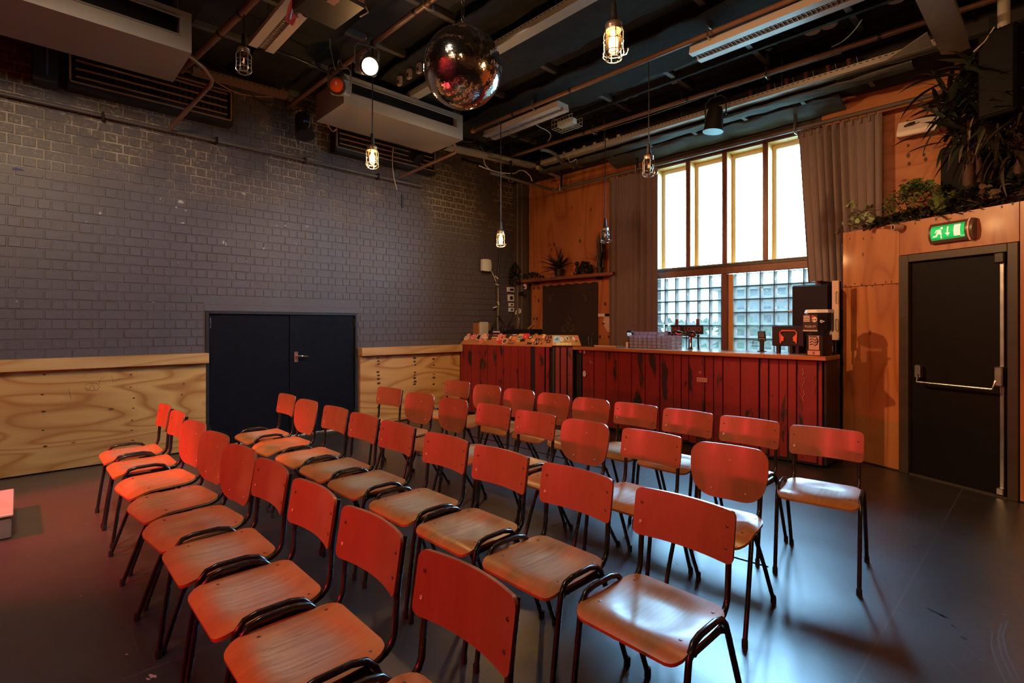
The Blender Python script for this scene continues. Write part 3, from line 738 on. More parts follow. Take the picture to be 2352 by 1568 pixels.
def arc(c, r, a0, a1, n, f): return [f(c[0] + r * math.cos(a0 + (a1 - a0) * i / n), c[1] + r * math.sin(a0 + (a1 - a0) * i / n)) for i in range(n + 1)]
SCREW = plain('dull_screw_head', (0.16, 0.12, 0.09), 0.35, 0.8)
RIVET = plain('pale_rivet', (0.7, 0.62, 0.52), 0.3, 0.6)
disc = MB().lathe([(0.0058, 0.0), (0.0058, 0.0012), (0.0035, 0.0022), (0.0, 0.0022)], 10).mesh('screw', SCREW, 40)
ring_me = MB().lathe([(0.0066, 0.0), (0.0066, 0.0012), (0.0045, 0.0022), (0.0030, 0.0010), (0.0, 0.0008)], 10).mesh('rivet', RIVET, 40)
def make_chair(kind):
    root = empty('school_chair', (0, 0, 0))
    st = link('seat', seat_mesh(kind), root); bk = link('backrest', back_mesh(kind), root)
    XL = 0.198 if kind == 'A' else 0.190; r = 0.0105
    for sx in (-1, 1):
        x = sx * XL
        if kind == 'A':
            # legs run up into an arch that stands beside the seat
            hf = [(x, -0.175, 0.012), (x, -0.150, 0.20), (x, -0.120, 0.40)]; hr = [(x, 0.300, 0.012), (x, 0.225, 0.20), (x, 0.142, 0.40)]
            am = [Vector((x, -0.120, 0.40)), Vector((x, -0.112, 0.445)), Vector((x, -0.088, 0.473)), Vector((x, -0.05, 0.482)), Vector((x, 0.05, 0.482)), Vector((x, 0.095, 0.471)), Vector((x, 0.122, 0.445)), Vector((x, 0.142, 0.40))]
            MB().tube(am, r, 8).build('side_arch', TUBE, root, 50)
            gs = MB().prism([(-0.118, 0.405), (-0.085, 0.452), (0.10, 0.452), (0.137, 0.405), (0.10, 0.425), (-0.08, 0.425)], x - sx * 0.004 - 0.0015, x - sx * 0.004 + 0.0015, lambda u, v, d: (d, u, v))
            gs.build('gusset', TUBE, root)
            MB().tube([(x, -0.07, 0.43), (x - sx * 0.05, -0.07, 0.434), (x - sx * 0.08, -0.07, 0.436)], 0.007, 6).build('cross_brace', TUBE, root, 50)
            MB().tube([(x, 0.10, 0.43), (x - sx * 0.05, 0.10, 0.434), (x - sx * 0.08, 0.10, 0.436)], 0.007, 6).build('cross_brace', TUBE, root, 50)
        else:
            # compass legs that meet under the seat
            hf = [(x, -0.175, 0.012), (x * 0.97, -0.10, 0.22), (x * 0.92, -0.015, 0.43)]; hr = [(x, 0.300, 0.012), (x * 0.97, 0.165, 0.22), (x * 0.92, 0.02, 0.43)]
            MB().box(min(x * 0.92, x * 0.7), max(x * 0.92, x * 0.7), -0.03, 0.035, 0.425, 0.438, 0.002).build('leg_bracket', TUBE, root)
        for path in (hf, hr):
            lg = MB().tube(path, r, 8).build('leg', TUBE, root, 50)
            MB().lathe([(0.0135, 0.0), (0.0135, 0.03), (0.0115, 0.036)], 8, Matrix.Translation(path[0]) @ Matrix.Translation((0, 0, -0.012))).build('rubber_foot', RUBBER, lg, 40)
        # upright that bends forward under the seat
        xu = sx * (0.168 if kind == 'A' else 0.150)
        top = 0.770 if kind == 'A' else 0.70
        up = [(xu, back_y(top) + 0.012 - 0.030 * (xu / 0.192) ** 2 + 0.008, top), (xu, back_y(0.62) + 0.02 - 0.030 * (xu / 0.192) ** 2, 0.62), (xu, 0.204, 0.52)]
        up += [(xu, 0.203 - 0.07 * (1 - math.cos(a)), 0.505 - 0.07 * math.sin(a)) for a in (0.25, 0.6, 0.95, 1.3, PI / 2)]
        up += [(xu, -0.10, 0.434)]
        MB().tube(up, r, 8).build('back_upright', TUBE, root, 50)
    MB().tube([(-0.168, -0.095, 0.432), (0.168, -0.095, 0.432)], 0.0085, 6).build('seat_bar', TUBE, root, 50)
    if kind == 'B': MB().tube([(-0.19, 0.0, 0.425), (0.0, 0.0, 0.420), (0.19, 0.0, 0.425)], 0.008, 6).build('seat_bar', TUBE, root, 50); MB().tube([(-0.20, 0.165, 0.23), (0.20, 0.165, 0.23)], 0.004, 6).build('stretcher', TUBE, root, 50)
    for sx in (-1, 1):
        for yy in (-0.075, 0.135):
            link('screw', disc, st, (sx * 0.150, yy, 0.4552 + (0.003 if yy > 0 else 0)))
    zs = (0.655, 0.725) if kind == 'A' else ()
    for sx in (-1, 1):
        for zz in zs:
            x = sx * 0.165
            link('rivet', ring_me if (sx < 0 and zz < 0.7) else disc, bk, (x, back_y(zz) - 0.030 * (x / 0.192) ** 2 - 0.0005, zz), (PI / 2 - 0.1, 0, 0))
    if kind == 'B':
        for x, zz in ((0.0, 0.70), (-0.085, 0.55), (0.085, 0.55)):
            link('rivet', ring_me, bk, (x, back_y(zz) - 0.030 * (x / 0.192) ** 2 - 0.0005, zz), (PI / 2 - 0.1, 0, 0), (0.6, 0.6, 1))
    return root
protoA, protoB = make_chair('A'), make_chair('B')
# rows run across the hall; x counted from the brick wall; every chair faces the stage (-Y)
BY = 0.238                                    # backrest top lies this far behind the chair's origin
ROWS = {
    'front': (0.84, [(-4.72, 'A'), (-4.27, 'A'), (-3.80, 'B'), (-3.315, 'B'), (-2.855, 'B'), (-2.40, 'A'), (-1.95, 'A'), (-1.51, 'A'), (-1.03, 'A')]),
    'second': (1.75, [(-4.69, 'A'), (-4.255, 'B'), (-3.72, 'A'), (-3.28, 'A'), (-2.85, 'A'), (-2.34, 'A'), (-1.89, 'A'), (-1.41, 'A'), (-0.92, 'A')]),
    'third': (2.675, [(-4.52, 'A'), (-3.99, 'B'), (-3.48, 'B'), (-2.98, 'A'), (-2.535, 'A'), (-2.09, 'B'), (-1.61, 'A'), (-1.16, 'B')]),
    'back': (3.53, [(-4.54, 'A'), (-4.04, 'B'), (-3.57, 'B'), (-3.12, 'B'), (-2.70, 'B'), (-2.265, 'A'), (-1.83, 'A'), (-1.395, 'A'), (-0.95, 'A')]),
}
TURN = {('front', 2): 7, ('front', 3): 7, ('front', 4): 6, ('second', 1): 3, ('third', 1): 8, ('third', 0): 6, ('third', 7): 6, ('back', 0): 6, ('back', 1): 6, ('back', 2): 6, ('back', 8): 8}
ORD = ['first', 'second', 'third', 'fourth', 'fifth', 'sixth', 'seventh', 'eighth', 'ninth', 'tenth', 'eleventh']
used = {'A': False, 'B': False}
for rn, (yb, lst) in ROWS.items():
    for i, (x, kd) in enumerate(lst):
        proto = protoA if kd == 'A' else protoB
        ch = proto if not used[kd] else copy_tree(proto); used[kd] = True
        a = math.radians(TURN.get((rn, i), random.uniform(-0.6, 0.9)))
        ch.location = (x + BY * math.sin(a), yb - BY * math.cos(a), 0); ch.rotation_euler = (0, 0, a)
        shape = 'square-backed' if kd == 'A' else 'round-backed'
        tag(ch, '%s wooden school chair, %s from the brick wall in the %s row' % (shape, ORD[i], rn if rn != 'back' else 'back'), 'chair', 'wooden school chairs in the %s row' % rn)
# =================================================================== BAR, BOOTH AND WHAT STANDS ON THEM
BTZ = 1.097                                   # top of the bar
BYF = 5.64                                    # face of the bar planks
bar = empty('bar_counter', (-3.1, 5.95, 0), 'long bar counter clad in worn red vertical planks under the window', 'bar counter')
BL = bar.location
MB().box(-4.58, -1.56, BYF + 0.03, 6.04, 0.02, BTZ - 0.045).build('carcass', DARK_PLANK, bar, world=True)
MB().box(-4.615, -2.06, BYF - 0.075, 6.20, BTZ - 0.042, BTZ, 0.004).box(-2.06, -1.50, BYF - 0.075, 6.04, BTZ - 0.042, BTZ, 0.004).build('bar_top', TOPWOOD, bar, world=True)
xe = [-4.50, -4.30, -4.105, -3.911, -3.709, -3.511, -3.31, -3.127, -3.03, -2.933, -2.738, -2.64, -2.533, -2.338, -2.141, -2.045, -1.948, -1.865, -1.781, -1.591, -1.548]
for i in range(len(xe) - 1):
    dy = random.uniform(-0.006, 0.006); g = random.uniform(0.003, 0.008)
    ph = MB().box(-(xe[i + 1] - xe[i]) / 2 + g, (xe[i + 1] - xe[i]) / 2 - g, 0, 0.028, 0.035 + random.uniform(0, 0.02), BTZ - 0.05, 0.003)
    p = ph.build('plank', RED_PLANK, bar); p.location = Vector(((xe[i] + xe[i + 1]) / 2, BYF + dy, 0)) - BL
rail = MB().box(-4.58, -1.55, BYF - 0.012, BYF + 0.01, BTZ - 0.105, BTZ - 0.045, 0.003)
# black corner post at the booth end of the bar
pil = MB().box(-4.585, -4.505, BYF - 0.022, BYF + 0.03, 0.02, BTZ - 0.045, 0.004).build('corner_post', BLACK, bar, world=True)
for i in range(5):
    y0 = BYF + 0.03 + i * 0.093
    p = MB().box(0, 0.025, 0.003, 0.088, 0.03, BTZ + 0.0, 0.003).build('plank', DARK_PLANK, bar); p.location = Vector((-1.548, y0, 0)) - BL
# sticker booth: an angled front left of the bar
def frame2(a, b):
    a, b = Vector(a), Vector(b); d = (b - a); L = d.length; d.normalize()
    return a, d, Vector((d.y, -d.x)), L            # origin, along, outward (towards the chairs), length
booth = empty('booth_counter', (-5.6, 5.6, 0), 'red planked corner counter with sloping sticker-covered board', 'counter')
BO = booth.location
P0, P1, P2 = (-6.56, 5.13), (-4.87, 5.44), (-4.63, 5.62)
a, d, nrm, L = frame2(P0, P1)
yaw1 = math.atan2(d.y, d.x)
def bplank(fr_, u0, u1, mat, off=0.0, z0=0.03, z1=BTZ - 0.012, nm='plank', th=0.028):
    a, d, nrm, L = fr_
    m = MB().box(-(u1 - u0) / 2 + 0.004, (u1 - u0) / 2 - 0.004, -th, 0, z0, z1, 0.003).build(nm, mat, booth)
    c = a + d * ((u0 + u1) / 2) + nrm * off
    m.location = Vector((c.x, c.y, 0)) - BO; m.rotation_euler = (0, 0, math.atan2(d.y, d.x)); return m
def u_at(px_, fr_):
    a, d, nrm, L = fr_
    r_ = ray(px_, 800); r2 = Vector((r_.x, r_.y))
    # solve a + u d = s r
    det = d.x * (-r2.y) + d.y * r2.x
    return ((-a.x) * (-r2.y) - (-a.y) * (-r2.x)) / det if abs(det) > 1e-9 else 0
f1 = frame2(P0, P1); f2_ = frame2(P1, P2)
ed1 = [max(0.012, u_at(x, f1)) for x in (1046, 1066, 1085, 1105, 1122, 1142, 1158, 1175, 1192, 1208, 1221)]
for i in range(len(ed1) - 1): bplank(f1, ed1[i], ed1[i + 1], RED_PLANK, random.uniform(-0.004, 0.006))
e2 = [u_at(x, f1) for x in (1221, 1231, 1253, 1256, 1264, 1267)]
bplank(f1, e2[0], e2[1], BLACK, -0.004, nm='batten'); bplank(f1, e2[1], e2[2], RED_PLANK, 0.004); bplank(f1, e2[3], e2[4], RED_PLANK, 0.004)
L2 = f2_[3]
bplank(f2_, 0.0, 0.035, BLACK, 0.004, nm='batten')
for u0, u1 in ((0.04, 0.105), (0.115, 0.2), (0.21, 0.285)): bplank(f2_, u0, u1, RED_PLANK, random.uniform(0, 0.006))
core = MB(); core.prism([(P0[0], P0[1] + 0.03), (P1[0] - 0.01, P1[1] + 0.03), (P2[0] - 0.05, P2[1] + 0.05), (-4.70, 6.2), (-6.56, 6.2)], 0.02, BTZ - 0.02, lambda u, v, d_: (u, v, d_))
core.build('carcass', DARK_PLANK, booth, world=True)
# sloping boards
def slope_board(fr_, u0, u1, tu0, tu1, nm, mat):
    a, d, nrm, L = fr_; H0, H1, run = (BTZ - 0.008 if fr_ is f1 else BTZ + 0.012), BTZ + 0.155, 0.12
    def pt(u, t, off): c = a + d * u - nrm * (t * run) + nrm * (0.02 + off * 0.8); return (c.x, c.y, H0 + (H1 - H0) * t + off * 0.5)
    b = MB(); vs = [pt(u0, 0, 0), pt(u1, 0, 0), pt(tu1, 1, 0), pt(tu0, 1, 0), pt(u0, 0, -0.018), pt(u1, 0, -0.018), pt(tu1, 1, -0.018), pt(tu0, 1, -0.018)]
    b.add(vs, [(0, 1, 2, 3), (4, 7, 6, 5), (0, 4, 5, 1), (1, 5, 6, 2), (2, 6, 7, 3), (3, 7, 4, 0)])
    return b.build(nm, mat, booth, world=True), pt
sb1, pt1 = slope_board(f1, 0.0, L - 0.005, 0.08, L - 0.03, 'sticker_board', STICKBOARD)
sb2, pt2 = slope_board(f2_, 0.0, L2 + 0.10, -0.02, L2 + 0.05, 'sticker_board', plywood('pale_sticker_board', (0.60, 0.36, 0.14), (0.48, 0.25, 0.08), (0.3, 0.14, 0.05), 'X', 0.3, coat=0.6, knots=False))
def flat(c_): return plain('sticker_' + '%02x%02x%02x' % tuple(int(min(1, x) * 255) for x in c_), c_, 0.4)
_fc = {}
def fcol(c_):
    if c_ not in _fc: _fc[c_] = flat(c_)
    return _fc[c_]
PINKW, BLK, REDC, ORG, PNK, YLW, GRN, BLU, WHT = (0.75, 0.52, 0.42), (0.02, 0.017, 0.016), (0.62, 0.03, 0.04), (0.7, 0.22, 0.08), (0.72, 0.24, 0.22), (0.72, 0.52, 0.22), (0.12, 0.22, 0.2), (0.35, 0.6, 0.8), (0.8, 0.82, 0.84)
def sticker(board, pt, u, t, wu, ht, col, shape='rect', ang=0.0, marks=()):
    """a thin printed sticker on a sloping board; marks: (du, dt, w, h, colour, shape) printed on it"""
    def poly(cu, ct, w_, h_, sh, an, lift):
        if sh == 'oval': q = [(math.cos(2 * PI * i / 18) * w_ / 2, math.sin(2 * PI * i / 18) * h_ / 2) for i in range(18)]
        elif sh == 'ring':
            q = [(math.cos(2 * PI * i / 18) * w_ / 2, math.sin(2 * PI * i / 18) * h_ / 2) for i in range(18)]
        elif sh == 'tri': q = [(-w_ / 2, -h_ / 2), (w_ / 2, -h_ / 2), (0, h_ / 2)]
        else: q = [(-w_ / 2, -h_ / 2), (w_ / 2, -h_ / 2), (w_ / 2, h_ / 2), (-w_ / 2, h_ / 2)]
        ca, sa = math.cos(an), math.sin(an)
        return [pt(cu + x * ca - y * sa, ct + (x * sa + y * ca) / 0.2, lift) for x, y in q]
    b = MB(); p = poly(u, t, wu, ht, shape, ang, 0.0016); b.add(p, [tuple(range(len(p)))])
    s = b.build('sticker', fcol(col), board.parent if board.parent is None else board); s.location = (0, 0, 0)
    for v in s.data.vertices: v.co = v.co - BO
    for (du, dt, w_, h_, c2, sh) in marks:
        ca, sa = math.cos(ang), math.sin(ang)
        b = MB(); p = poly(u + du * ca - dt * sa, t + (du * sa + dt * ca) / 0.2, w_, h_, sh, ang, 0.0028); b.add(p, [tuple(range(len(p)))])
        m_ = b.build('print', fcol(c2), s)
        for v in m_.data.vertices: v.co = v.co - BO
    return s
def uu(px_): u_ = u_at(px_, f1); return u_ + 0.15 * (1 - u_ / L)
def tt(py_, px_): return max(0.03, min(0.97, (790 + (px_ - 1040) * 0.026 - py_) / 26.0))
def st1(px0, py0, px1, py1, col, shape='rect', ang=0.0, marks=()):
    """sticker whose box in crop pixels (9.41 per pixel from 1030, 745) is given"""
    x0, x1, y0, y1 = 1030 + px0 / 9.408, 1030 + px1 / 9.408, 745 + py0 / 9.414, 745 + py1 / 9.414
    u0, u1 = uu(x0), uu(x1); wu = u1 - u0; hh = (y1 - y0) / 26.0 * 0.2
    mk = [(du * wu, dt * hh, w_ * wu, h_ * hh, c2, sh) for (du, dt, w_, h_, c2, sh) in marks]
    sticker(sb1, pt1, (u0 + u1) / 2, tt((y0 + y1) / 2, (x0 + x1) / 2), wu, hh, col, shape, ang, mk)
eye = [(-0.2, 0.15, 0.13, 0.22, BLK, 'oval'), (0.0, 0.2, 0.1, 0.2, BLK, 'oval'), (0.2, 0.12, 0.13, 0.2, BLK, 'oval'), (-0.12, -0.2, 0.12, 0.16, BLK, 'oval'), (0.12, -0.2, 0.12, 0.16, BLK, 'oval')]
st1(155, 170, 240, 225, PNK, 'oval'); st1(245, 175, 295, 220, BLK, 'oval')
st1(130, 220, 245, 330, PINKW, 'oval', 0, eye)
st1(270, 195, 388, 312, PNK, 'oval', 0, [(0, 0, 0.6, 0.08, REDC, 'rect')])
st1(405, 200, 505, 325, PINKW, 'rect', -0.03, [(0.02, 0.02, 0.68, 0.78, BLK, 'rect')])
st1(510, 178, 625, 292, PINKW, 'oval', 0, [(-0.15, 0, 0.2, 0.4, PNK, 'oval'), (0.17, 0, 0.2, 0.4, PNK, 'oval')])
st1(480, 290, 560, 355, PNK, 'oval', -0.4); st1(520, 330, 595, 408, PNK, 'oval', -0.5, [(0, 0, 0.4, 0.4, REDC, 'oval')])
st1(602, 250, 690, 338, PINKW, 'oval', 0, [(0.05, -0.15, 0.4, 0.3, BLK, 'oval')])
st1(672, 185, 765, 325, (0.05, 0.02, 0.04), 'rect'); st1(765, 195, 885, 285, (0.10, 0.03, 0.03), 'rect', 0, [(0, 0.32, 1.0, 0.14, PNK, 'rect'), (0, -0.05, 1.0, 0.2, BLK, 'rect'), (0, -0.32, 0.98, 0.26, YLW, 'rect')])
st1(790, 300, 880, 345, (0.55, 0.12, 0.08), 'rect')
st1(890, 178, 985, 260, PNK, 'oval'); st1(885, 255, 950, 345, PNK, 'rect', 0.05, [(-0.2, 0, 0.12, 0.7, PINKW, 'rect'), (0.2, 0, 0.12, 0.7, PINKW, 'rect')])
st1(955, 225, 1055, 325, PNK, 'oval', 0, [(0, 0.05, 0.5, 0.6, (0.35, 0.07, 0.05), 'oval'), (0, -0.05, 0.26, 0.5, PNK, 'oval')])
st1(945, 335, 1045, 420, REDC, 'oval')
st1(1072, 190, 1182, 290, (0.035, 0.022, 0.016), 'oval'); st1(1042, 296, 1160, 415, PINKW, 'oval', 0, [(0, 0, 0.72, 0.72, (0.10, 0.06, 0.05), 'oval'), (0.06, 0.05, 0.3, 0.3, PINKW, 'oval')])
st1(1165, 245, 1220, 300, PINKW, 'oval'); st1(1192, 192, 1335, 240, BLK, 'rect', 0, [(0.05, 0, 0.75, 0.4, PINKW, 'rect')])
st1(1200, 296, 1252, 355, BLK, 'oval', 0, [(0.05, 0.1, 0.7, 0.3, PINKW, 'oval')]); st1(1250, 255, 1345, 325, ORG, 'rect', 0.05, [(0.1, 0, 0.4, 0.4, PNK, 'oval')])
st1(1196, 375, 1328, 418, BLK, 'rect', 0, [(0, 0, 0.85, 0.3, PNK, 'rect')])
st1(1366, 195, 1476, 362, YLW, 'rect', 0, [(0, 0.38, 0.92, 0.12, ORG, 'rect'), (0, 0.05, 0.85, 0.38, GRN, 'rect'), (-0.2, 0.05, 0.12, 0.24, YLW, 'rect'), (0.02, 0.05, 0.12, 0.24, YLW, 'rect'), (0.22, 0.05, 0.12, 0.24, YLW, 'rect'), (0, -0.3, 0.8, 0.1, BLK, 'rect')])
st1(1478, 188, 1608, 302, REDC, 'rect', 0, [(-0.05, -0.1, 0.3, 0.3, (0.85, 0.2, 0.2), 'rect')]); st1(1450, 305, 1562, 368, BLK, 'rect')
st1(1612, 218, 1715, 318, (0.07, 0.05, 0.035), 'oval', 0, [(0, -0.05, 0.7, 0.3, PINKW, 'oval'), (-0.15, -0.05, 0.1, 0.24, BLK, 'rect'), (0.1, -0.05, 0.1, 0.24, BLK, 'rect')])
st1(1735, 200, 1805, 275, ORG, 'rect', 0, [(-0.05, 0, 0.4, 0.7, (0.2, 0.1, 0.04), 'rect')]); st1(1690, 300, 1800, 372, ORG, 'rect', 0.04, [(-0.15, 0.1, 0.3, 0.3, YLW, 'oval'), (0.2, 0, 0.3, 0.4, YLW, 'oval')])
st1(1618, 385, 1750, 430, BLK, 'rect', 0, [(-0.38, 0, 0.12, 0.5, PINKW, 'oval')]); st1(1800, 302, 1905, 435, BLK, 'rect', 0, [(-0.22, -0.15, 0.2, 0.6, PINKW, 'oval'), (0.22, -0.02, 0.2, 0.5, YLW, 'oval'), (0, 0.3, 0.5, 0.2, GRN, 'oval')])
st1(1890, 208, 1945, 280, ORG, 'oval', -0.2, [(0, 0, 0.4, 0.7, (0.2, 0.06, 0.04), 'oval')]); st1(1935, 212, 1995, 290, YLW, 'rect'); st1(1918, 300, 1970, 358, (0.2, 0.09, 0.05), 'oval')
st1(1948, 372, 2010, 428, (0.10, 0.05, 0.03), 'tri'); st1(2010, 232, 2105, 358, BLK, 'oval', -0.2, [(-0.1, 0, 0.14, 0.7, PNK, 'rect'), (0.15, 0, 0.12, 0.5, PNK, 'rect')])
st1(2122, 245, 2205, 305, BLK, 'rect', -0.1); st1(2082, 338, 2170, 402, BLK, 'rect', 0, [(0, 0, 0.4, 0.4, ORG, 'oval')])
def st2(u, t, w_, h_, col, sh='rect', an=0.0, mk=()): sticker(sb2, pt2, u, t, w_, h_, col, sh, an, mk)
st2(0.055, 0.60, 0.10, 0.13, BLU, 'rect', 0, [(0.0, 0.0, 0.05, 0.05, (0.1, 0.3, 0.6), 'oval'), (-0.02, 0.03, 0.03, 0.03, WHT, 'oval')])
st2(0.125, 0.58, 0.05, 0.085, WHT, 'oval', 0.2, [(0, 0, 0.025, 0.04, BLU, 'oval')]); st2(0.175, 0.70, 0.045, 0.06, (0.4, 0.5, 0.45), 'rect')
st2(0.205, 0.68, 0.035, 0.095, WHT, 'oval', 0.35, [(0, 0.0, 0.018, 0.07, BLK, 'oval')]); st2(0.25, 0.78, 0.025, 0.035, GRN, 'rect', 0.2); st2(0.292, 0.66, 0.03, 0.07, WHT, 'oval', 0.4); st2(0.325, 0.75, 0.03, 0.08, PNK, 'rect', 0.1, [(0, 0, 0.012, 0.03, REDC, 'oval')])
st2(0.33, 0.42, 0.035, 0.05, (0.2, 0.14, 0.05), 'oval')
for u, w_ in ((0.02, 0.035), (0.085, 0.07), (0.15, 0.05), (0.22, 0.085)): st2(u, 0.15, w_, 0.045, PNK if u < 0.05 else (0.72, 0.66, 0.30), 'rect', 0, [(0.01, 0, 0.006, 0.028, BLK, 'rect')] if u > 0.2 else ())
# stickers and paint marks on the planks
def plank_sticker(px_, py_, w_, h_, col, sh, marks=(), Y=None, fr_=None):
    if fr_ is None:
        q = at(px_, py_, Y=Y); o_ = Vector((q.x, q.y)); dd = Vector((1, 0)); nn = Vector((0, -1))
        host = bar
    else:
        a_, dd, nn, _ = fr_; u_ = u_at(px_, fr_); o_ = a_ + dd * u_ + nn * 0.011; host = booth
        r_ = ray(px_, py_); s_ = o_.length / Vector((r_.x, r_.y)).length; q = Vector((o_.x, o_.y, CAM_H + r_.z * s_))
    def poly(du, dz, w2, h2, sh2, lift):
        if sh2 == 'oval': pts_ = [(math.cos(2 * PI * i / 16) * w2 / 2, math.sin(2 * PI * i / 16) * h2 / 2) for i in range(16)]
        elif sh2 == 'tri': pts_ = [(-w2 / 2, -h2 / 2), (w2 / 2, -h2 / 4), (-w2 / 4, h2 / 2)]
        else: pts_ = [(-w2 / 2, -h2 / 2), (w2 / 2, -h2 / 2), (w2 / 2, h2 / 2), (-w2 / 2, h2 / 2)]
        out = []
        for x_, z_ in pts_:
            c_ = o_ + dd * (du + x_) + nn * lift; out.append((c_.x, c_.y, q.z + dz + z_))
        return out
    p = poly(0, 0, w_, h_, sh, 0.001); s = MB().add(p, [tuple(range(len(p)))]).build('sticker', fcol(col), host, world=True)
    for (du, dz, w2, h2, c2, sh2) in marks:
        p = poly(du, dz, w2, h2, sh2, 0.002)
        m_ = MB().add([Vector(v) - host.location for v in p], [tuple(range(len(p)))]).build('print', fcol(c2), s)
plank_sticker(1139, 805, 0.055, 0.06, YLW, 'tri', fr_=f1); plank_sticker(1181.5, 805, 0.08, 0.085, (0.06, 0.012, 0.012), 'rect', [(0, 0.02, 0.03, 0.014, PINKW, 'rect'), (0, -0.008, 0.07, 0.012, PINKW, 'rect'), (0, -0.026, 0.05, 0.008, PINKW, 'rect')], fr_=f1)
plank_sticker(1210, 811, 0.06, 0.035, PINKW, 'oval', [(0, 0.0, 0.042, 0.02, (0.25, 0.02, 0.02), 'oval')], fr_=f1)
plank_sticker(1240.5, 818, 0.02, 0.04, PNK, 'oval', [(0, 0, 0.01, 0.02, (0.3, 0.02, 0.02), 'oval')], fr_=f1)
plank_sticker(1333, 805, 0.05, 0.065, (0.65, 0.07, 0.05), 'oval', [(0, 0.005, 0.025, 0.012, BLK, 'rect')], Y=BYF - 0.024)
plank_sticker(1342, 806.5, 0.028, 0.05, (0.5, 0.52, 0.55), 'rect', Y=BYF - 0.024)
plank_sticker(1342, 858, 0.055, 0.08, (0.6, 0.6, 0.58), 'oval', [(-0.012, 0.012, 0.008, 0.014, BLK, 'oval'), (0.012, 0.012, 0.008, 0.014, BLK, 'oval'), (-0.004, -0.014, 0.007, 0.014, BLK, 'oval'), (0.01, -0.014, 0.006, 0.012, BLK, 'oval'), (0, 0.012, 0.006, 0.014, BLK, 'oval')], Y=BYF - 0.024)
plank_sticker(1612.5, 872, 0.125, 0.05, (0.50, 0.25, 0.19), 'rect', [(-0.04, 0, 0.012, 0.03, (0.3, 0.1, 0.08), 'rect'), (-0.01, 0, 0.012, 0.03, (0.3, 0.1, 0.08), 'rect'), (0.02, 0, 0.012, 0.03, (0.3, 0.1, 0.08), 'rect'), (0.045, 0, 0.006, 0.045, (0.2, 0.05, 0.04), 'rect')], Y=BYF - 0.010)
plank_sticker(1608, 855, 0.035, 0.035, (0.42, 0.18, 0.14), 'oval', [(0, 0, 0.02, 0.02, (0.25, 0.03, 0.03), 'oval')], Y=BYF - 0.010)
CHALK = plain('chalk_scrawl', (0.45, 0.2, 0.17), 0.7)
for pts_ in ([(1843, 845), (1846, 855), (1842, 862), (1849, 858)], [(1842, 870), (1850, 868), (1846, 880), (1842, 888)], [(1845, 896), (1848, 905), (1843, 912), (1846, 920)], [(1357, 835), (1355, 828), (1359, 832), (1362, 834)]):
    MB().tube([at(a_, b_, Y=BYF - 0.009) for a_, b_ in pts_], 0.003, 4).build('chalk_mark', CHALK, bar, world=True)
# ---------------------------------------------------------------- things on the bar
SCR = glow('lit_screen', (0.75, 0.85, 1.0), 0.5)
DARKPLAST = plain('black_plastic', (0.010, 0.010, 0.012), 0.4, spec=0.3)
cupm = MB().lathe([(0.025, 0.0), (0.032, 0.003), (0.033, 0.030), (0.0335, 0.041), (0.0315, 0.041), (0.031, 0.030), (0.030, 0.006), (0.0, 0.005)], 12).mesh('tumbler', CUP, 40)
cx0 = at(1446, 797, Y=5.86).x
for i in range(11):
    for lv in range(4):
        g = link('tumbler', cupm, None, (cx0 + 0.034 + i * 0.068, 5.86 + random.uniform(-0.003, 0.003), BTZ + lv * 0.0425)); tag(g, 'clear tumbler, %s column from the card terminal in the front stack, %s layer' % (ORD[i], ('bottom', 'second', 'third', 'top')[lv]), 'tumbler', 'stacked tumblers on the bar')
for i in range(8):
    for lv in range(5):
        g = link('tumbler', cupm, None, (cx0 - 0.0 + i * 0.068, 5.945 + random.uniform(-0.003, 0.003), BTZ + lv * 0.0425)); tag(g, 'clear tumbler, %s column from the card terminal in the rear stack, %s layer' % (ORD[i], ('bottom', 'second', 'third', 'fourth', 'top')[lv]), 'tumbler', 'stacked tumblers on the bar')
def terminal(px_, py_, h, face, label, screen):
    q = at(px_, py_, Z=BTZ); t = empty('card_terminal', q, label, 'card terminal', rz=face)
    MB().box(-0.045, 0.045, -0.045, 0.045, 0, 0.008, 0.003).build('base', DARKPLAST, t)
    MB().box(-0.022, 0.022, -0.015, 0.02, 0.008, h * 0.62, 0.006).build('stand', DARKPLAST, t)
    M = Matrix.Translation((0, 0, h * 0.78)) @ Matrix.Rotation(math.radians(35), 4, 'X')
    hd = MB().box(-0.04, 0.04, -0.022, 0.015, -h * 0.3, h * 0.3, 0.008, M).build('head', DARKPLAST, t)
    MB().box(-0.03, 0.03, -0.0245, -0.0215, h * 0.0, h * 0.25, 0.0, M).build('screen', screen, hd)
    MB().box(-0.03, 0.03, -0.0245, -0.0215, -h * 0.25, -h * 0.06, 0.0, M).build('keypad', plain('terminal_keys', (0.35, 0.35, 0.38), 0.4), hd)
    return t
tA = terminal(1448, 798, 0.215, 0.2, 'black card terminal with lit white screen by the stacked tumblers', SCR)
pr_ = MB(); pr_.box(-0.045, -0.012, -0.05, -0.03, 0.0, 0.075, 0.003); pr_.build('receipt_printer', WHITE, tA)
tB = terminal(1750, 807, 0.225, 0.25, 'black card terminal with grey screen and wire holder beside the till monitor', plain('grey_screen', (0.18, 0.2, 0.22), 0.15))
MB().tube([(-0.03, -0.02, 0.06), (-0.10, -0.03, 0.06), (-0.085, -0.02, 0.12), (-0.03, -0.02, 0.12)], 0.004, 6).build('wire_holder', TUBE, tB, 40)
q = at(1812, 812, Y=5.93)
mo = empty('till_monitor', (q.x, 5.93, BTZ), 'black till monitor seen from behind with orange cable bracket', 'monitor', rz=0.0)
MB().box(-0.165, 0.15, -0.018, 0.018, 0.075, 0.29, 0.006).build('screen_back', DARKPLAST, mo)
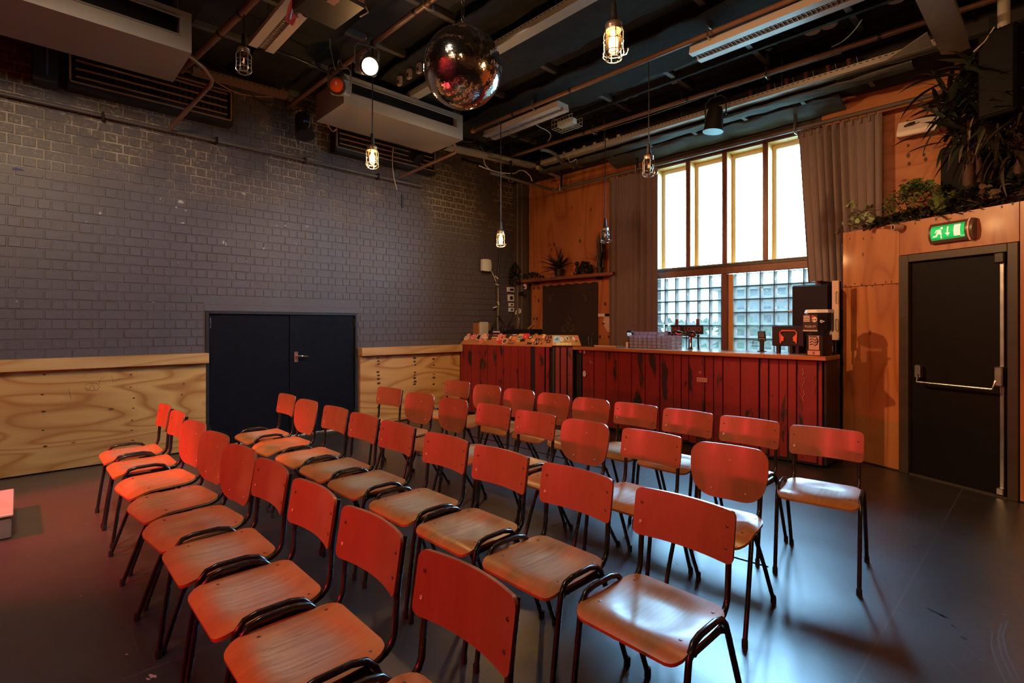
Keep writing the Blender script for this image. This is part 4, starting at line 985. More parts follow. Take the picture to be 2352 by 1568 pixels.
for sx in (-0.10, 0.03, 0.09): MB().box(sx - 0.018, sx + 0.018, -0.03, 0.012, 0.0, 0.09, 0.004).build('foot', DARKPLAST, mo)
OR_ = plain('orange_plastic', (0.75, 0.13, 0.05), 0.4)
MB().tube([(-0.075, -0.028, 0.105), (-0.08, -0.03, 0.22), (-0.06, -0.03, 0.24), (0.065, -0.03, 0.24), (0.085, -0.03, 0.22), (0.08, -0.028, 0.105)], 0.007, 6).build('cable_bracket', OR_, mo, 40)
for sx in (-1, 1): MB().prism([(0.0, 0.0), (0.03, 0.015), (0.026, 0.03), (0.032, 0.05), (0.02, 0.06), (0.0, 0.085)], -0.030, -0.018, lambda u, v, d_: (0.0025 + sx * (0.075 - u), d_, 0.12 + v)).build('bracket_fin', OR_, mo)
# sweets / earplug dispenser
q = at(1880, 815, Y=5.72)
dp = empty('earplug_dispenser', (q.x, 5.74, BTZ), 'clear coin-operated earplug dispenser with dark printed label on the bar end', 'dispenser', rz=-0.35)
MB().box(-0.085, 0.085, -0.075, 0.075, 0.0, 0.20, 0.006).build('coin_box', plain('dispenser_black', (0.02, 0.015, 0.016), 0.3), dp)
hpP = MB()
def hexring(r, zz): return [(r * math.cos(PI / 8 + PI / 4 * i) * 1.05, r * math.sin(PI / 8 + PI / 4 * i) * 0.9, zz) for i in range(8)]
hp_vs = hexring(0.098, 0.205) + hexring(0.125, 0.25) + hexring(0.125, 0.42)
hpP.add(hp_vs, [tuple(range(8))[::-1]] + [(r_ * 8 + i, r_ * 8 + (i + 1) % 8, r_ * 8 + 8 + (i + 1) % 8, r_ * 8 + 8 + i) for r_ in (0, 1) for i in range(8)])
hpP.build('hopper', thin_glass('clear_hopper_plastic', (0.82, 0.82, 0.86), 0.35, 0.1), dp)
MB().add(hexring(0.133, 0.42) + hexring(0.12, 0.452), [tuple(range(8))[::-1], tuple(range(8, 16))] + [(i, (i + 1) % 8, 8 + (i + 1) % 8, 8 + i) for i in range(8)]).build('lid', WHITE, dp)
lab = MB().box(-0.085, 0.07, -0.121, -0.117, 0.235, 0.405, 0).build('label_card', plain('dark_wine_label', (0.045, 0.018, 0.020), 0.4), dp)
def text_obj(body, size, mat, parent, loc, rot=(PI / 2, 0, 0), name='lettering', align='CENTER', sx=1.0, ext=0.0006):
    cu = bpy.data.curves.new(name, 'FONT'); cu.body = body; cu.size = size; cu.align_x = align; cu.align_y = 'CENTER'; cu.extrude = ext
    cu.materials.append(mat); o = bpy.data.objects.new(name, cu); COL.objects.link(o); o.location = loc; o.rotation_euler = rot; o.scale = (sx, 1, 1)
    bpy.context.view_layer.update(); me = bpy.data.meshes.new_from_object(o.evaluated_get(bpy.context.evaluated_depsgraph_get())); bpy.data.objects.remove(o)
    m_ = link(name, me, parent, loc, rot); m_.scale = (sx, 1, 1)
    return m_
PKW = fcol(PINKW)
text_obj('PLUG-IT!', 0.030, PKW, lab, (-0.005, -0.1222, 0.285), sx=1.0)
for k, wv in enumerate((0.065, 0.07, 0.066, 0.07)): MB().box(-0.078, -0.078 + wv, -0.1222, -0.1215, 0.382 - k * 0.016, 0.392 - k * 0.016).build('text_line', PKW, lab)
MB().lathe([(0.028, 0), (0.028, 0.001)], 16, Matrix.Translation((0.038, -0.1212, 0.355)) @ Matrix.Rotation(PI / 2, 4, 'X')).build('round_emblem', PKW, lab)
MB().lathe([(0.013, 0), (0.013, 0.001)], 12, Matrix.Translation((0.02, -0.1220, 0.383)) @ Matrix.Rotation(PI / 2, 4, 'X')).build('red_dot', fcol(REDC), lab)
for dx_ in (-0.012, 0.014): MB().lathe([(0.008, 0), (0.008, 0.001)], 10, Matrix.Translation((0.036 + dx_, -0.1228, 0.352)) @ Matrix.Rotation(PI / 2, 4, 'X') @ Matrix.Diagonal((1.3, 0.7, 1, 1))).build('emblem_spot', fcol(BLK), lab)
MB().box(-0.085, 0.07, -0.1214, -0.1205, 0.238, 0.252, 0).build('label_stripe', fcol((0.5, 0.36, 0.3)), lab)
MB().tube([(0.085, -0.10, 0.335), (0.10, -0.118, 0.345), (0.125, -0.10, 0.335), (0.10, -0.112, 0.325), (0.085, -0.10, 0.335)], 0.006, 6).build('padlock_loop', WHITE, dp, 40)
face = MB().box(-0.055, 0.055, -0.079, -0.075, 0.055, 0.195, 0.002).build('coin_plate', fcol((0.52, 0.26, 0.22)), dp)
for zz in (0.105, 0.13, 0.155): MB().tube([(-0.04, -0.080, zz), (-0.015, -0.080, zz + 0.01), (0.015, -0.080, zz - 0.006), (0.042, -0.080, zz + 0.014)], 0.0045, 5).build('wave_print', fcol(BLK), face)
MB().tube([(-0.042, -0.080, 0.185), (0.03, -0.080, 0.185), (0.046, -0.080, 0.15), (0.036, -0.080, 0.11)], 0.005, 5).build('arrow_print', fcol(BLK), face)
MB().box(-0.065, 0.065, -0.082, -0.075, 0.004, 0.048, 0.002).build('tray_flap', fcol((0.55, 0.25, 0.2)), dp)
MB().lathe([(0.015, 0), (0.012, 0.004), (0, 0.005)], 12, Matrix.Translation((0.0, -0.082, 0.026)) @ Matrix.Rotation(PI / 2, 4, 'X')).build('coin_knob', fcol((0.35, 0.1, 0.07)), dp)
# small bottle and box behind the dispenser
q = at(1922, 812, Y=6.0)
bt = empty('squeeze_bottle', (-1.585, 5.99, BTZ), 'dark bottle standing between the dispenser and the partition', 'bottle')
MB().lathe([(0.032, 0), (0.035, 0.01), (0.035, 0.12), (0.014, 0.16), (0.012, 0.20), (0.015, 0.205), (0.015, 0.225), (0, 0.226)], 14).build('body', plain('dark_bottle_glass', (0.012, 0.014, 0.012), 0.12), bt, 40)
MB().lathe([(0.0356, 0.03), (0.0356, 0.085)], 14).build('label_band', fcol((0.5, 0.45, 0.42)), bt, 40)
q = at(1355, 795, Y=5.74)
gl = empty('drinking_glass', (q.x, 5.74, BTZ), 'clear glass of water with a straw on the bar', 'glass')
MB().lathe([(0.028, 0), (0.031, 0.006), (0.041, 0.14), (0.0385, 0.14), (0.029, 0.012), (0, 0.011)], 18).build('body', JAR, gl, 40)
MB().lathe([(0.0285, 0.013), (0.034, 0.085), (0, 0.085)], 18).build('water', thin_glass('water', (0.85, 0.86, 0.82), 0.3), gl, 40)
MB().tube([(-0.01, 0, 0.015), (0.028, 0.0, 0.12), (0.058, 0.0, 0.205)], 0.003, 6).build('straw', fcol((0.06, 0.05, 0.05)), gl)
q0, q1 = at(1372, 794, Y=5.85), at(1422, 794, Y=5.85)
tr = empty('serving_tray', ((q0.x + q1.x) / 2, 5.9, BTZ), 'flat pale tray lying on the bar beside the drinking glass', 'tray')
MB().box(-(q1.x - q0.x) / 2, (q1.x - q0.x) / 2, -0.12, 0.12, 0.001, 0.012, 0.003).build('tray_base', fcol((0.5, 0.33, 0.25)), tr)
MB().box(-(q1.x - q0.x) / 2, (q1.x - q0.x) / 2, -0.125, -0.118, 0.0, 0.022, 0.002).build('rim', fcol((0.55, 0.38, 0.3)), tr)
# beer tap tower with name board
tx0, tx1 = at(1524, 790, Y=6.06).x, at(1597, 790, Y=6.06).x; tw = tx1 - tx0
tp = empty('beer_tap', ((tx0 + tx1) / 2, 6.08, BTZ), 'shiny dark metal beer tap tower with black name board and two wooden handles', 'beer tap')
for sx in (-0.33, 0.33): MB().lathe([(0.04, 0), (0.035, 0.01), (0.028, 0.03), (0.028, 0.16)], 14, Matrix.Translation((sx * tw, 0.0, 0))).build('column', CHROME, tp, 40)
pts_ = []; rs_ = []
for i in range(41):
    s_ = i / 40; rs_.append(0.026 + 0.026 * max(0, 1 - abs(s_ - 0.44) / 0.16) ** 0.6 + 0.020 * max(0, 1 - abs(s_ - 0.88) / 0.12) ** 0.6 + 0.014 * max(0, 1 - abs(s_ - 0.12) / 0.12) ** 0.6 - (0.02 if i in (0, 40) else 0)); pts_.append((-tw / 2 + tw * s_, 0, 0.185))
MB().tube(pts_, rs_, 14).build('tap_bar', COPPER, tp, 60)
nb_ = MB().box(-tw * 0.36, tw * 0.64, 0.055, 0.075, 0.185, 0.30, 0.003).build('name_board', plain('black_name_board', (0.022, 0.028, 0.034), 0.4), tp)
text_obj('BAR', 0.075, fcol((0.42, 0.2, 0.15)), nb_, (-tw * 0.20, 0.0535, 0.245), sx=1.0)
text_obj('LOSSO', 0.075, fcol((0.42, 0.2, 0.15)), nb_, (tw * 0.33, 0.0535, 0.245), sx=1.0)
for sx in (-0.17, 0.48): MB().box(sx * tw - 0.018, sx * tw + 0.018, 0.05, 0.075, 0.30, 0.375, 0.004).build('tap_handle', plain('tap_handle_wood', (0.16, 0.07, 0.05), 0.35), tp)
for sx in (-0.25, 0.15): MB().tube([(sx * tw, -0.02, 0.175), (sx * tw, -0.07, 0.165), (sx * tw, -0.085, 0.12)], 0.008, 8).build('spout', CHROME, tp, 40)
MB().tube([(tw * 0.56, 0.02, 0.0), (tw * 0.56, 0.0, 0.15)], 0.008, 6).build('drain_pipe', DARKPLAST, tp); MB().lathe([(0, -0.02), (0.018, -0.01), (0.018, 0.01), (0, 0.02)], 10, Matrix.Translation((tw * 0.56, 0, 0.165))).build('knob', DARKPLAST, tp, 40)
# dark cabinet and pale door with handles at the right end, behind the bar
fg = empty('tall_fridge', (-1.80, 6.3, 0), 'tall black fridge standing behind the bar end under the right curtain', 'fridge')
MB().box(-1.985, -1.62, 6.14, 6.46, 0.02, 1.83, 0.012).build('body', plain('fridge_black', (0.006, 0.006, 0.009), 0.5, spec=0.15), fg, world=True)
MB().box(-1.975, -1.63, 6.115, 6.138, 0.05, 1.82, 0.006).build('door', plain('fridge_door_black', (0.007, 0.007, 0.011), 0.45, spec=0.15), fg, world=True)
MB().box(-2.02, -1.93, 6.13, 6.16, 1.545, 1.56, 0.003).build('clip', WHITE, fg, world=True)
pb = empty('pale_cabinet_door', (-1.555, 6.12, 1.24), 'narrow pale board with two pull handles beside the partition edge', 'board')
MB().box(-1.588, -1.522, 6.09, 6.11, 1.24, 1.855, 0.006).build('board', plain('pale_pink_board', (0.60, 0.43, 0.34), 0.45), pb, world=True)
for zz in (1.68, 1.40): MB().tube([(-1.545, 6.09, zz + 0.06), (-1.545, 6.065, zz + 0.055), (-1.545, 6.065, zz - 0.055), (-1.545, 6.09, zz - 0.06)], 0.005, 6).build('pull_handle', STEEL, pb, 40, world=True)
MB().tube([(-1.555, 6.12, BTZ + 0.0), (-1.555, 6.11, 1.26)], 0.012, 6).build('post', TUBE, pb, world=True)
# ---------------------------------------------------------------- gear on the sticker booth
def slab(name, label, cat, px0, py0, px1, py1, Y, depth, mat, z0=None, c=0.006, extra=None):
    a_ = at(px0, py0, Y=Y); b_ = at(px1, py1, Y=Y)
    zb = BTZ if z0 is None else z0
    t = empty(name, ((a_.x + b_.x) / 2, Y + depth / 2, zb), label, cat)
    MB().box(a_.x, b_.x, Y, Y + depth, zb, a_.z, c).build('body', mat, t, world=True)
    return t, a_, b_
t, a_, b_ = slab('audio_mixer', 'black flat mixer desk behind the sticker board near the brick wall', 'mixer', 1110, 759, 1153, 765, 5.62, 0.3, DARKPLAST, z0=BTZ - 0.018)
MB().box(b_.x - 0.2, b_.x - 0.05, 5.60, 5.618, a_.z - 0.03, a_.z - 0.005).build('label_strip', WHITE, t, world=True)
t, a_, b_ = slab('dj_player', 'black equipment case behind the sticker board in front of the plywood wall', 'equipment case', 1163, 755.5, 1216, 765, 5.72, 0.3, DARKPLAST, z0=BTZ - 0.018)
MB().tube([(b_.x - 0.1, 5.8, a_.z + 0.002), (b_.x + 0.02, 5.8, a_.z + 0.08)], 0.022, 8).build('rolled_cable', fcol((0.25, 0.16, 0.09)), t, world=True)
t, a_, b_ = slab('wooden_crate', 'small wooden crate standing by the brick wall behind the sticker board', 'crate', 1083, 742, 1099, 765, 5.42, 0.26, plain('crate_wood', (0.36, 0.15, 0.06), 0.5, var=0.2), z0=BTZ - 0.018)
MB().box(b_.x + 0.001, b_.x + 0.022, 5.44, 5.61, BTZ - 0.018, a_.z + 0.02).build('white_sheet', WHITE, t, world=True)
# ---------------------------------------------------------------- wall hangings and boxes in the far corner
q0, q1 = at(1246, 657, Y=6.455), at(1372, 657, Y=6.455)
hgw = empty('wall_hanging', ((q0.x + q1.x) / 2, 6.47, 0.75), 'dark cloth hanging with faint gold ornament on the plywood behind the booth', 'wall hanging')
xa, xb, zt_ = q0.x, q1.x, q0.z
def hang(i, j): x = xa + (xb - xa) * i / 24; t_ = j / 16; return (x, 6.455 + 0.004 * math.sin(i * 1.3) * (1 - t_), 0.8 + (zt_ - 0.8) * t_ + (0.012 * math.sin(i * 1.7 + 1) + 0.004 * i / 24 if j == 16 else 0))
cl = MB().sheet(hang, 24, 16, lambda i, j: (0, 0.012, 0)).build('cloth', plain('dark_tapestry', (0.026, 0.017, 0.015), 0.85, var=0.35, bump=0.3), hgw, 60, world=True)
FR_ = plain('tapestry_border', (0.035, 0.022, 0.019), 0.85)
for (x0, x1, z0, z1) in ((xa + 0.10, xb - 0.10, zt_ - 0.115, zt_ - 0.10), (xa + 0.10, xa + 0.112, 0.85, zt_ - 0.1), (xb - 0.112, xb - 0.10, 0.85, zt_ - 0.1)):
    MB().box(x0, x1, 6.449, 6.454, z0, z1).build('border_line', FR_, hgw, world=True)
GOLD = plain('faded_gold_print', (0.10, 0.066, 0.036), 0.8)
def orn(pts2): MB().tube([at(a_, b_, Y=6.447) for a_, b_ in pts2], 0.007, 5).build('ornament', GOLD, hgw, 40, world=True)
for s_ in (-1, 1):
    c_ = 1305
    orn([(c_, 762 - 6), (c_ + s_ * 4, 750), (c_ + s_ * 1, 742), (c_ + s_ * 5, 736), (c_ + s_ * 2, 727)])
    orn([(c_ + s_ * 4, 765), (c_ + s_ * 12, 756), (c_ + s_ * 14, 748), (c_ + s_ * 8, 746), (c_ + s_ * 9, 752)])
    orn([(c_ + s_ * 3, 757), (c_ + s_ * 9, 762), (c_ + s_ * 15, 760), (c_ + s_ * 13, 754)])
    d_ = 1305 + s_ * 38
    orn([(d_ - s_ * 6, 676), (d_, 678), (d_ + s_ * 4, 684), (d_ + s_ * 4, 692)]); orn([(d_ - s_ * 2, 684), (d_ + s_ * 2, 687), (d_ - s_ * 1, 691), (d_ + s_ * 3, 694)])
# shelf with plants above it
qs0, qs1 = at(1196, 641, Y=6.30), at(1406, 641, Y=6.30)
shf = empty('wall_shelf', ((qs0.x + qs1.x) / 2, 6.4, 2.125), 'brown wooden shelf on the plywood above the dark wall hanging', 'shelf')
SHZ = 2.175
MB().box(qs0.x - 0.25, qs1.x + 0.02, 6.28, 6.484, 2.125, SHZ, 0.003).build('board', plywood('dark_shelf_wood', (0.22, 0.085, 0.035), (0.16, 0.055, 0.022), (0.1, 0.03, 0.012), 'X', 0.45, knots=False), shf, world=True)
for px_ in (1230, 1375):
    x = at(px_, 641, Y=6.4).x; MB().box(x - 0.015, x + 0.015, 6.30, 6.484, 2.09, 2.124).build('bracket', TUBE, shf, world=True)
# electric boxes by the corner
def wallbox(nm, label, cat, px0, py0, px1, py1, depth=0.03, inner=None, X=WX):
    a_, b_ = at(px0, py0, X=X + depth), at(px1, py1, X=X + depth)
    t = empty(nm, (X + 0.0, (a_.y + b_.y) / 2, b_.z), label, cat)
    MB().box(X + 0.001, X + depth, a_.y, b_.y, b_.z, a_.z, 0.004).build('housing', WHITE, t, world=True)
    if inner:
        cy_, cz_ = (a_.y + b_.y) / 2, (a_.z + b_.z) / 2; hy, hz = (b_.y - a_.y) * inner / 2, (a_.z - b_.z) * inner / 2
        MB().box(X + depth, X + depth + 0.004, cy_ - hy, cy_ + hy, cz_ - hz, cz_ + hz, 0.001).build('cover', DARKPLAST, t, world=True)
    return t
wallbox('switch_box', 'white double switch box, topmost by the corner column', 'switch', 1166, 659, 1185, 671, inner=0.45)
wallbox('socket_frame', 'square white socket frame with black centre below the switch box', 'socket', 1168, 676, 1181, 692, inner=0.5)
wallbox('wall_socket', 'small white wall socket with dark centre, below the socket frame', 'socket', 1170, 695, 1181, 704, inner=0.4)
wallbox('wall_socket', 'lowest small white wall socket by the corner column', 'socket', 1170, 706, 1181, 716, inner=0.4)
a_ = at(1193, 714, Y=6.325)
rs = empty('round_sticker', a_, 'round white sticker on the grey corner column', 'sticker')
MB().lathe([(0.045, 0), (0.045, 0.002)], 16, Matrix.Rotation(PI / 2, 4, 'X')).build('disc', WHITE, rs)
for x_, z_ in ((-0.015, 0.015), (0.015, 0.013), (0.0, -0.015)): MB().lathe([(0.008, 0), (0.008, 0.001)], 8, Matrix.Translation((x_, -0.0025, z_)) @ Matrix.Rotation(PI / 2, 4, 'X')).build('print', fcol(BLK), rs)
a_ = at(1206, 658, Y=6.40)
dcam = empty('dome_camera', a_, 'small white camera with black lens in the corner under the shelf', 'camera')
MB().lathe([(0.03, 0.05), (0.035, 0.02), (0.035, -0.02), (0.028, -0.045), (0.0, -0.05)], 14).build('housing', WHITE, dcam, 40)
MB().lathe([(0.02, 0), (0.018, 0.012), (0, 0.014)], 12, Matrix.Translation((0.01, -0.032, -0.015)) @ Matrix.Rotation(PI / 2, 4, 'X')).build('lens', DARKPLAST, dcam, 40)
MB().box(-0.02, 0.02, 0.0, 0.08, 0.03, 0.06).build('mount', WHITE, dcam)
a_, b_ = at(1193, 670, Y=6.31), at(1207, 677, Y=6.31)
ir = empty('black_sensor_bar', ((a_.x + b_.x) / 2, 6.33, b_.z), 'short black bar fixed to the corner column below the camera', 'sensor'); MB().box(a_.x, b_.x, 6.29, 6.328, b_.z, a_.z, 0.006).build('housing', DARKPLAST, ir, world=True)
# white wall speaker
a_ = at(1118, 609, X=WX + 0.09)
spk = empty('wall_speaker', (WX, a_.y, a_.z), 'white rounded speaker on the grey brick wall below the corner lamp', 'speaker')
def spkf(i, j):
    u, v = -1 + 2 * i / 8, -1 + 2 * j / 8; return (0.10 + 0.02 * (1 - u * u) - 0.01 * v * v, u * 0.10 * (1 - 0.08 * v * v), v * 0.10 * (1 - 0.06 * u * u))
MB().sheet(spkf, 8, 8, lambda i, j: (-0.05, 0, 0)).build('cabinet', WHITE, spk, 60)
MB().box(0.0, 0.08, -0.02, 0.02, -0.03, 0.03).build('bracket', DARKPLAST, spk)
MB().tube([at(1129, 622, X=WX + 0.03) - spk.location, at(1134, 634, X=WX + 0.02) - spk.location, at(1140, 648, X=WX + 0.02) - spk.location], 0.006, 6).build('cable', WHITE, spk)
# vertical wire trunk on the brick wall with tape
vt = empty('cable_bundle', at(1141, 765, X=WX + 0.02), 'black cable bundle with white ties running down the brick wall to the booth', 'cable')
pts_ = [at(a_, b_, X=WX + 0.03) for a_, b_ in ((1148, 570), (1146, 600), (1143, 630), (1141, 660), (1142, 700), (1140, 735), (1141, 768))]
MB().tube(pts_, 0.018, 6).build('bundle', fcol((0.03, 0.024, 0.02)), vt, 60, world=True)
MB().tube([p + Vector((0.02, 0.012, 0)) for p in pts_[3:]], 0.007, 6).build('pale_cable', fcol((0.4, 0.36, 0.3)), vt, 60, world=True)
for (p0, p1) in (((1137, 634), (1144, 640)), ((1139, 652), (1145, 655)), ((1133, 707), (1141, 704)), ((1143, 692), (1146, 700))):
    MB().tube([at(*p0, X=WX + 0.055), at(*p1, X=WX + 0.055)], 0.012, 5).build('tie', WHITE, vt, world=True)
for pts2 in ([(1141, 725), (1150, 732), (1154, 742), (1150, 755), (1143, 760)], [(1140, 722), (1136, 740), (1128, 757), (1124, 764)], [(1146, 725), (1158, 745), (1150, 764)]):
    MB().tube([at(a_, b_, X=WX + 0.05) for a_, b_ in pts2], 0.008, 6).build('cable_loop', fcol((0.02, 0.018, 0.016)), vt, 60, world=True)
vc = empty('hanging_cables', at(1170, 762, X=WX + 0.05), 'black cables and a white plug hanging below the sockets in the corner', 'cable')
for pts2 in ([(1175, 718), (1172, 735), (1166, 748), (1172, 752), (1180, 748)], [(1186, 716), (1183, 728), (1186, 748), (1184, 760)], [(1172, 752), (1168, 760)]):
    MB().tube([at(a_, b_, X=WX + 0.05) for a_, b_ in pts2], 0.009, 6).build('cable', fcol((0.02, 0.018, 0.016)), vc, 60, world=True)
for p0, p1, r_ in (((1191, 729), (1190, 738), 0.016), ((1191, 739), (1189, 750), 0.013), ((1187, 712), (1184, 722), 0.012)):
    MB().tube([at(*p0, Y=6.32), at(*p1, Y=6.32)], r_, 6).build('white_plug', WHITE, vc, world=True)
a_ = at(1188, 500, Y=6.29)
MB().tube([(a_.x, 6.30, 0.0), (a_.x, 6.30, 3.95)], 0.016, 8).build('drain_pipe', plain('grey_drain_pipe', (0.13, 0.11, 0.10), 0.4)); dpn = bpy.data.objects['drain_pipe'] if 'drain_pipe' in bpy.data.objects else None
for o_ in COL.objects:
    if o_.name.startswith('drain_pipe') and o_.parent is None: tag(o_, 'thin grey vertical pipe in front of the corner column', 'pipe')
# paper notes and white holder on the plywood left of the curtain
nt = empty('paper_note', at(1397, 755, Y=6.48), 'white paper holder and notes on the plywood left of the long curtain', 'note')
poly = [(1388, 726), (1404, 727), (1404, 762), (1396, 762), (1388, 748), (1386, 740)]
MB().prism([(p.x, p.z) for p in (at(a_, b_, Y=6.47) for a_, b_ in poly)], 6.465, 6.478, lambda u, v, d_: (u, d_, v)).build('holder', fcol((0.62, 0.48, 0.40)), nt, world=True)
for (x0, y0, x1, y1, m_) in ((1374, 720, 1389, 727, WHITE), (1390, 720, 1404, 726, DARKPLAST), (1383, 742, 1389, 744, DARKPLAST)):
    p, q = at(x0, y0, Y=6.46), at(x1, y1, Y=6.46); MB().box(p.x, q.x, 6.455, 6.464, q.z, p.z).build('label_strip', m_, nt, world=True)
# =================================================================== CEILING: boards, felt, battens, pipes, ducts
def cpart(nm, mat, x0, x1, y0, y1, z0, z1, c=0.0):
    return MB().box(x0, x1, y0, y1, z0, z1, c).build(nm, mat, ceiling)
# sagging acoustic felt strips hung a little under the boards (run along X), with ragged edges
def felt(y0, y1, z, x0=-6.55, x1=3.4, sag=0.03, seed=1, nm='felt_strip'):
    rr = random.Random(seed); nx = int((x1 - x0) / 0.13); ny = 6
    e0 = [rr.uniform(-0.018, 0.018) for _ in range(nx + 1)]; e1 = [rr.uniform(-0.018, 0.018) for _ in range(nx + 1)]
    hs = [[rr.uniform(-0.012, 0.012) for _ in range(nx + 1)] for _ in range(ny + 1)]
    def f(i, j):
        t = j / ny; x = x0 + (x1 - x0) * i / nx; s = abs(math.sin(x * PI / 0.62))
        yy = y0 + e0[i] + (y1 + e1[i] - y0 - e0[i]) * t
        return (x, yy, z - sag * s * math.sin(PI * t) + hs[j][i] * math.sin(PI * t) - (0.03 if j in (0, ny) else 0) * s + hs[j][i] * 0.4)
    return MB().sheet(f, nx, ny, lambda i, j: (0, 0, 0.02)).build(nm, FELT, ceiling, 60)
felt(1.75, 2.25, 4.20, seed=2); felt(2.95, 3.28, 4.20, seed=3); felt(3.46, 4.04, 4.17, seed=4); felt(4.38, 5.10, 4.17, seed=5)
felt(0.45, 1.15, 4.20, seed=8); felt(-0.9, -0.1, 4.20, seed=9)
# boards between the strips, with lighter battens across
BOARD = plain('blue_black_ceiling_board', (0.020, 0.022, 0.026), 0.6, var=0.35)
for (y0, y1) in ((1.17, 1.73), (2.27, 2.93), (4.06, 4.36), (5.12, 5.85)):
    x = -6.5
    while x < 3.3:
        cpart('board', BOARD, x + 0.03, x + 0.84, y0, y1, 4.285, 4.335, 0.004)
        cpart('batten', BATTEN, x - 0.03, x + 0.025, y0 - 0.04, y1 + 0.04, 4.235, 4.30, 0.003)
        x += 0.87
for y in (1.16, 2.26, 4.07, 5.11, 5.48): cpart('batten', CEIL, -6.5, 3.4, y - 0.02, y + 0.02, 4.21, 4.31)
# lower soffit along the window wall
sf = MB().box(-6.55, 0.62, 5.95, WY - 0.001, 3.86, 4.0).build('trim_5', CEIL); sf['kind'] = 'structure'
def felt2(y0, y1, z, x0, x1, seed, m=FELT, sl=0.0):
    rr = random.Random(seed); nx = int((x1 - x0) / 0.12); ny = 6
    hs = [[rr.uniform(-0.012, 0.012) for _ in range(nx + 1)] for _ in range(ny + 1)]
    def f(i, j):
        t = j / ny; x = x0 + (x1 - x0) * i / nx; s = abs(math.sin(x * PI / 0.55))
        return (x, y0 + (y1 - y0) * t + hs[(j + 2) % (ny + 1)][i] * 1.2 * (1 if j in (0, ny) else 0), z + sl * t - 0.025 * s * math.sin(PI * t) + hs[j][i] * 0.7)
    MB().sheet(f, nx, ny, lambda i, j: (0, 0, 0.018)).build('felt_strip', m, sf, 60)
FELT_LIT = plain('window_lit_felt', (0.050, 0.056, 0.055), 0.7, var=0.4, bump=0.4)  # paler copy of the felt with window light put into its colour
felt2(5.93, 6.10, 3.80, -5.6, -0.9, 11, FELT_LIT); felt2(6.20, 6.46, 3.80, -4.5, -1.55, 12, FELT_LIT, -0.08)
felt2(5.90, 6.45, 3.835, -1.5, 0.4, 13, FELT)
for i in range(7): MB().box(-5.0 + i * 0.62, -4.96 + i * 0.62, 6.08, 6.24, 3.80, 3.83).build('batten', BATTEN, sf)
# ---------------------------------------------------------------- pipe grid
PZ = 4.05
def pipe(label, pts, r=0.026, mat=PIPE, nm='ceiling_pipe', bands=(), n=10, hang=()):
    c = Vector(pts[0]); t = empty(nm, c, label, 'pipe')
    MB().tube(pts, r, n).build('tube', mat, t, 50, world=True)
    d = (Vector(pts[1]) - Vector(pts[0]))
    for s in bands:
        p = Vector(pts[0]) + d * s; q = p + d.normalized() * 0.03
        MB().tube([p, q], r * 1.12, n).build('black_tape', BLACK, t, 50, world=True)
    for s in hang:
        p = Vector(pts[0]) + d * s
        MB().box(p.x - 0.02, p.x + 0.02, p.y - 0.012, p.y + 0.012, p.z + r + 0.02, CEILZ - 0.08).build('hanger', BLACK, t, world=True)
        MB().tube([(p.x, p.y - 0.05, p.z - 0.05), (p.x, p.y - 0.045, p.z + 0.05), (p.x, p.y + 0.045, p.z + 0.05), (p.x, p.y + 0.05, p.z - 0.05), (p.x, p.y, p.z - 0.062), (p.x, p.y - 0.05, p.z - 0.05)], 0.008, 6).build('clamp', STEEL, t, 40, world=True)
    return t
pipe('reddish brown ceiling pipe nearest the window, carrying the black par can', [(-6.3, 5.62, PZ), (-0.28, 5.76, PZ)], bands=(0.3, 0.55, 0.86), hang=(0.33, 0.70))
MB().tube([(-0.28, 5.76, PZ + 0.03), (-0.28, 5.76, PZ - 0.26)], 0.04, 10).build('end_post', plain('pale_grey_pipe', (0.42, 0.42, 0.39), 0.4), None, 50)
for o_ in COL.objects:
    if o_.name == 'end_post': o_.name = 'pale_post'; tag(o_, 'short pale grey pipe hanging at the right end of the brown pipe', 'pipe')
p2 = pipe('reddish brown pipe over the row of pendant lamps, ending at the air unit', [(-5.50, 4.50, PZ), (1.6, 4.62, PZ)], bands=(0.11, 0.24), hang=(0.165, 0.47))
MB().tube([(-5.50, 4.50, PZ), (-5.44, 4.50, PZ)], 0.034, 10).build('end_cap', plain('amber_tape', (0.65, 0.33, 0.12), 0.4), p2, world=True)
pipe('reddish brown pipe carrying the two spotlights', [(-6.45, 2.38, PZ), (1.6, 2.55, PZ)], bands=(0.25, 0.335, 0.40, 0.43), hang=(0.36,))
pipe('reddish brown pipe beside the end of the left air unit', [(-6.3, 1.235, PZ), (1.2, 1.93, PZ)], bands=(0.14, 0.2, 0.28), r=0.030)
# curtain rail, a U of grey tube
rl = empty('curtain_rail', (-5.63, 6.3, 3.585), 'grey curtain rail tube bent round the corner and along the window', 'curtain rail')
MB().tube([(-5.63, 4.95, 3.60), (-5.63, 6.22, 3.587), (-5.61, 6.28, 3.585), (-5.55, 6.30, 3.585), (0.35, 6.30, 3.585)], 0.024, 10).build('tube', PIPE_GREY, rl, 50, world=True)
for (x, y) in ((-5.63, 5.35), (-5.45, 6.3), (-4.05, 6.3), (-2.0, 6.3)):
    MB().box(x - 0.015, x + 0.015, y - 0.01, y + 0.01, 3.61, 3.86).build('hanger', BLACK, rl, world=True)
    MB().tube([(x, y - 0.04, 3.54), (x, y - 0.04, 3.63), (x, y + 0.04, 3.63), (x, y + 0.04, 3.54), (x, y - 0.04, 3.54)], 0.007, 6).build('clamp', STEEL, rl, 40, world=True)
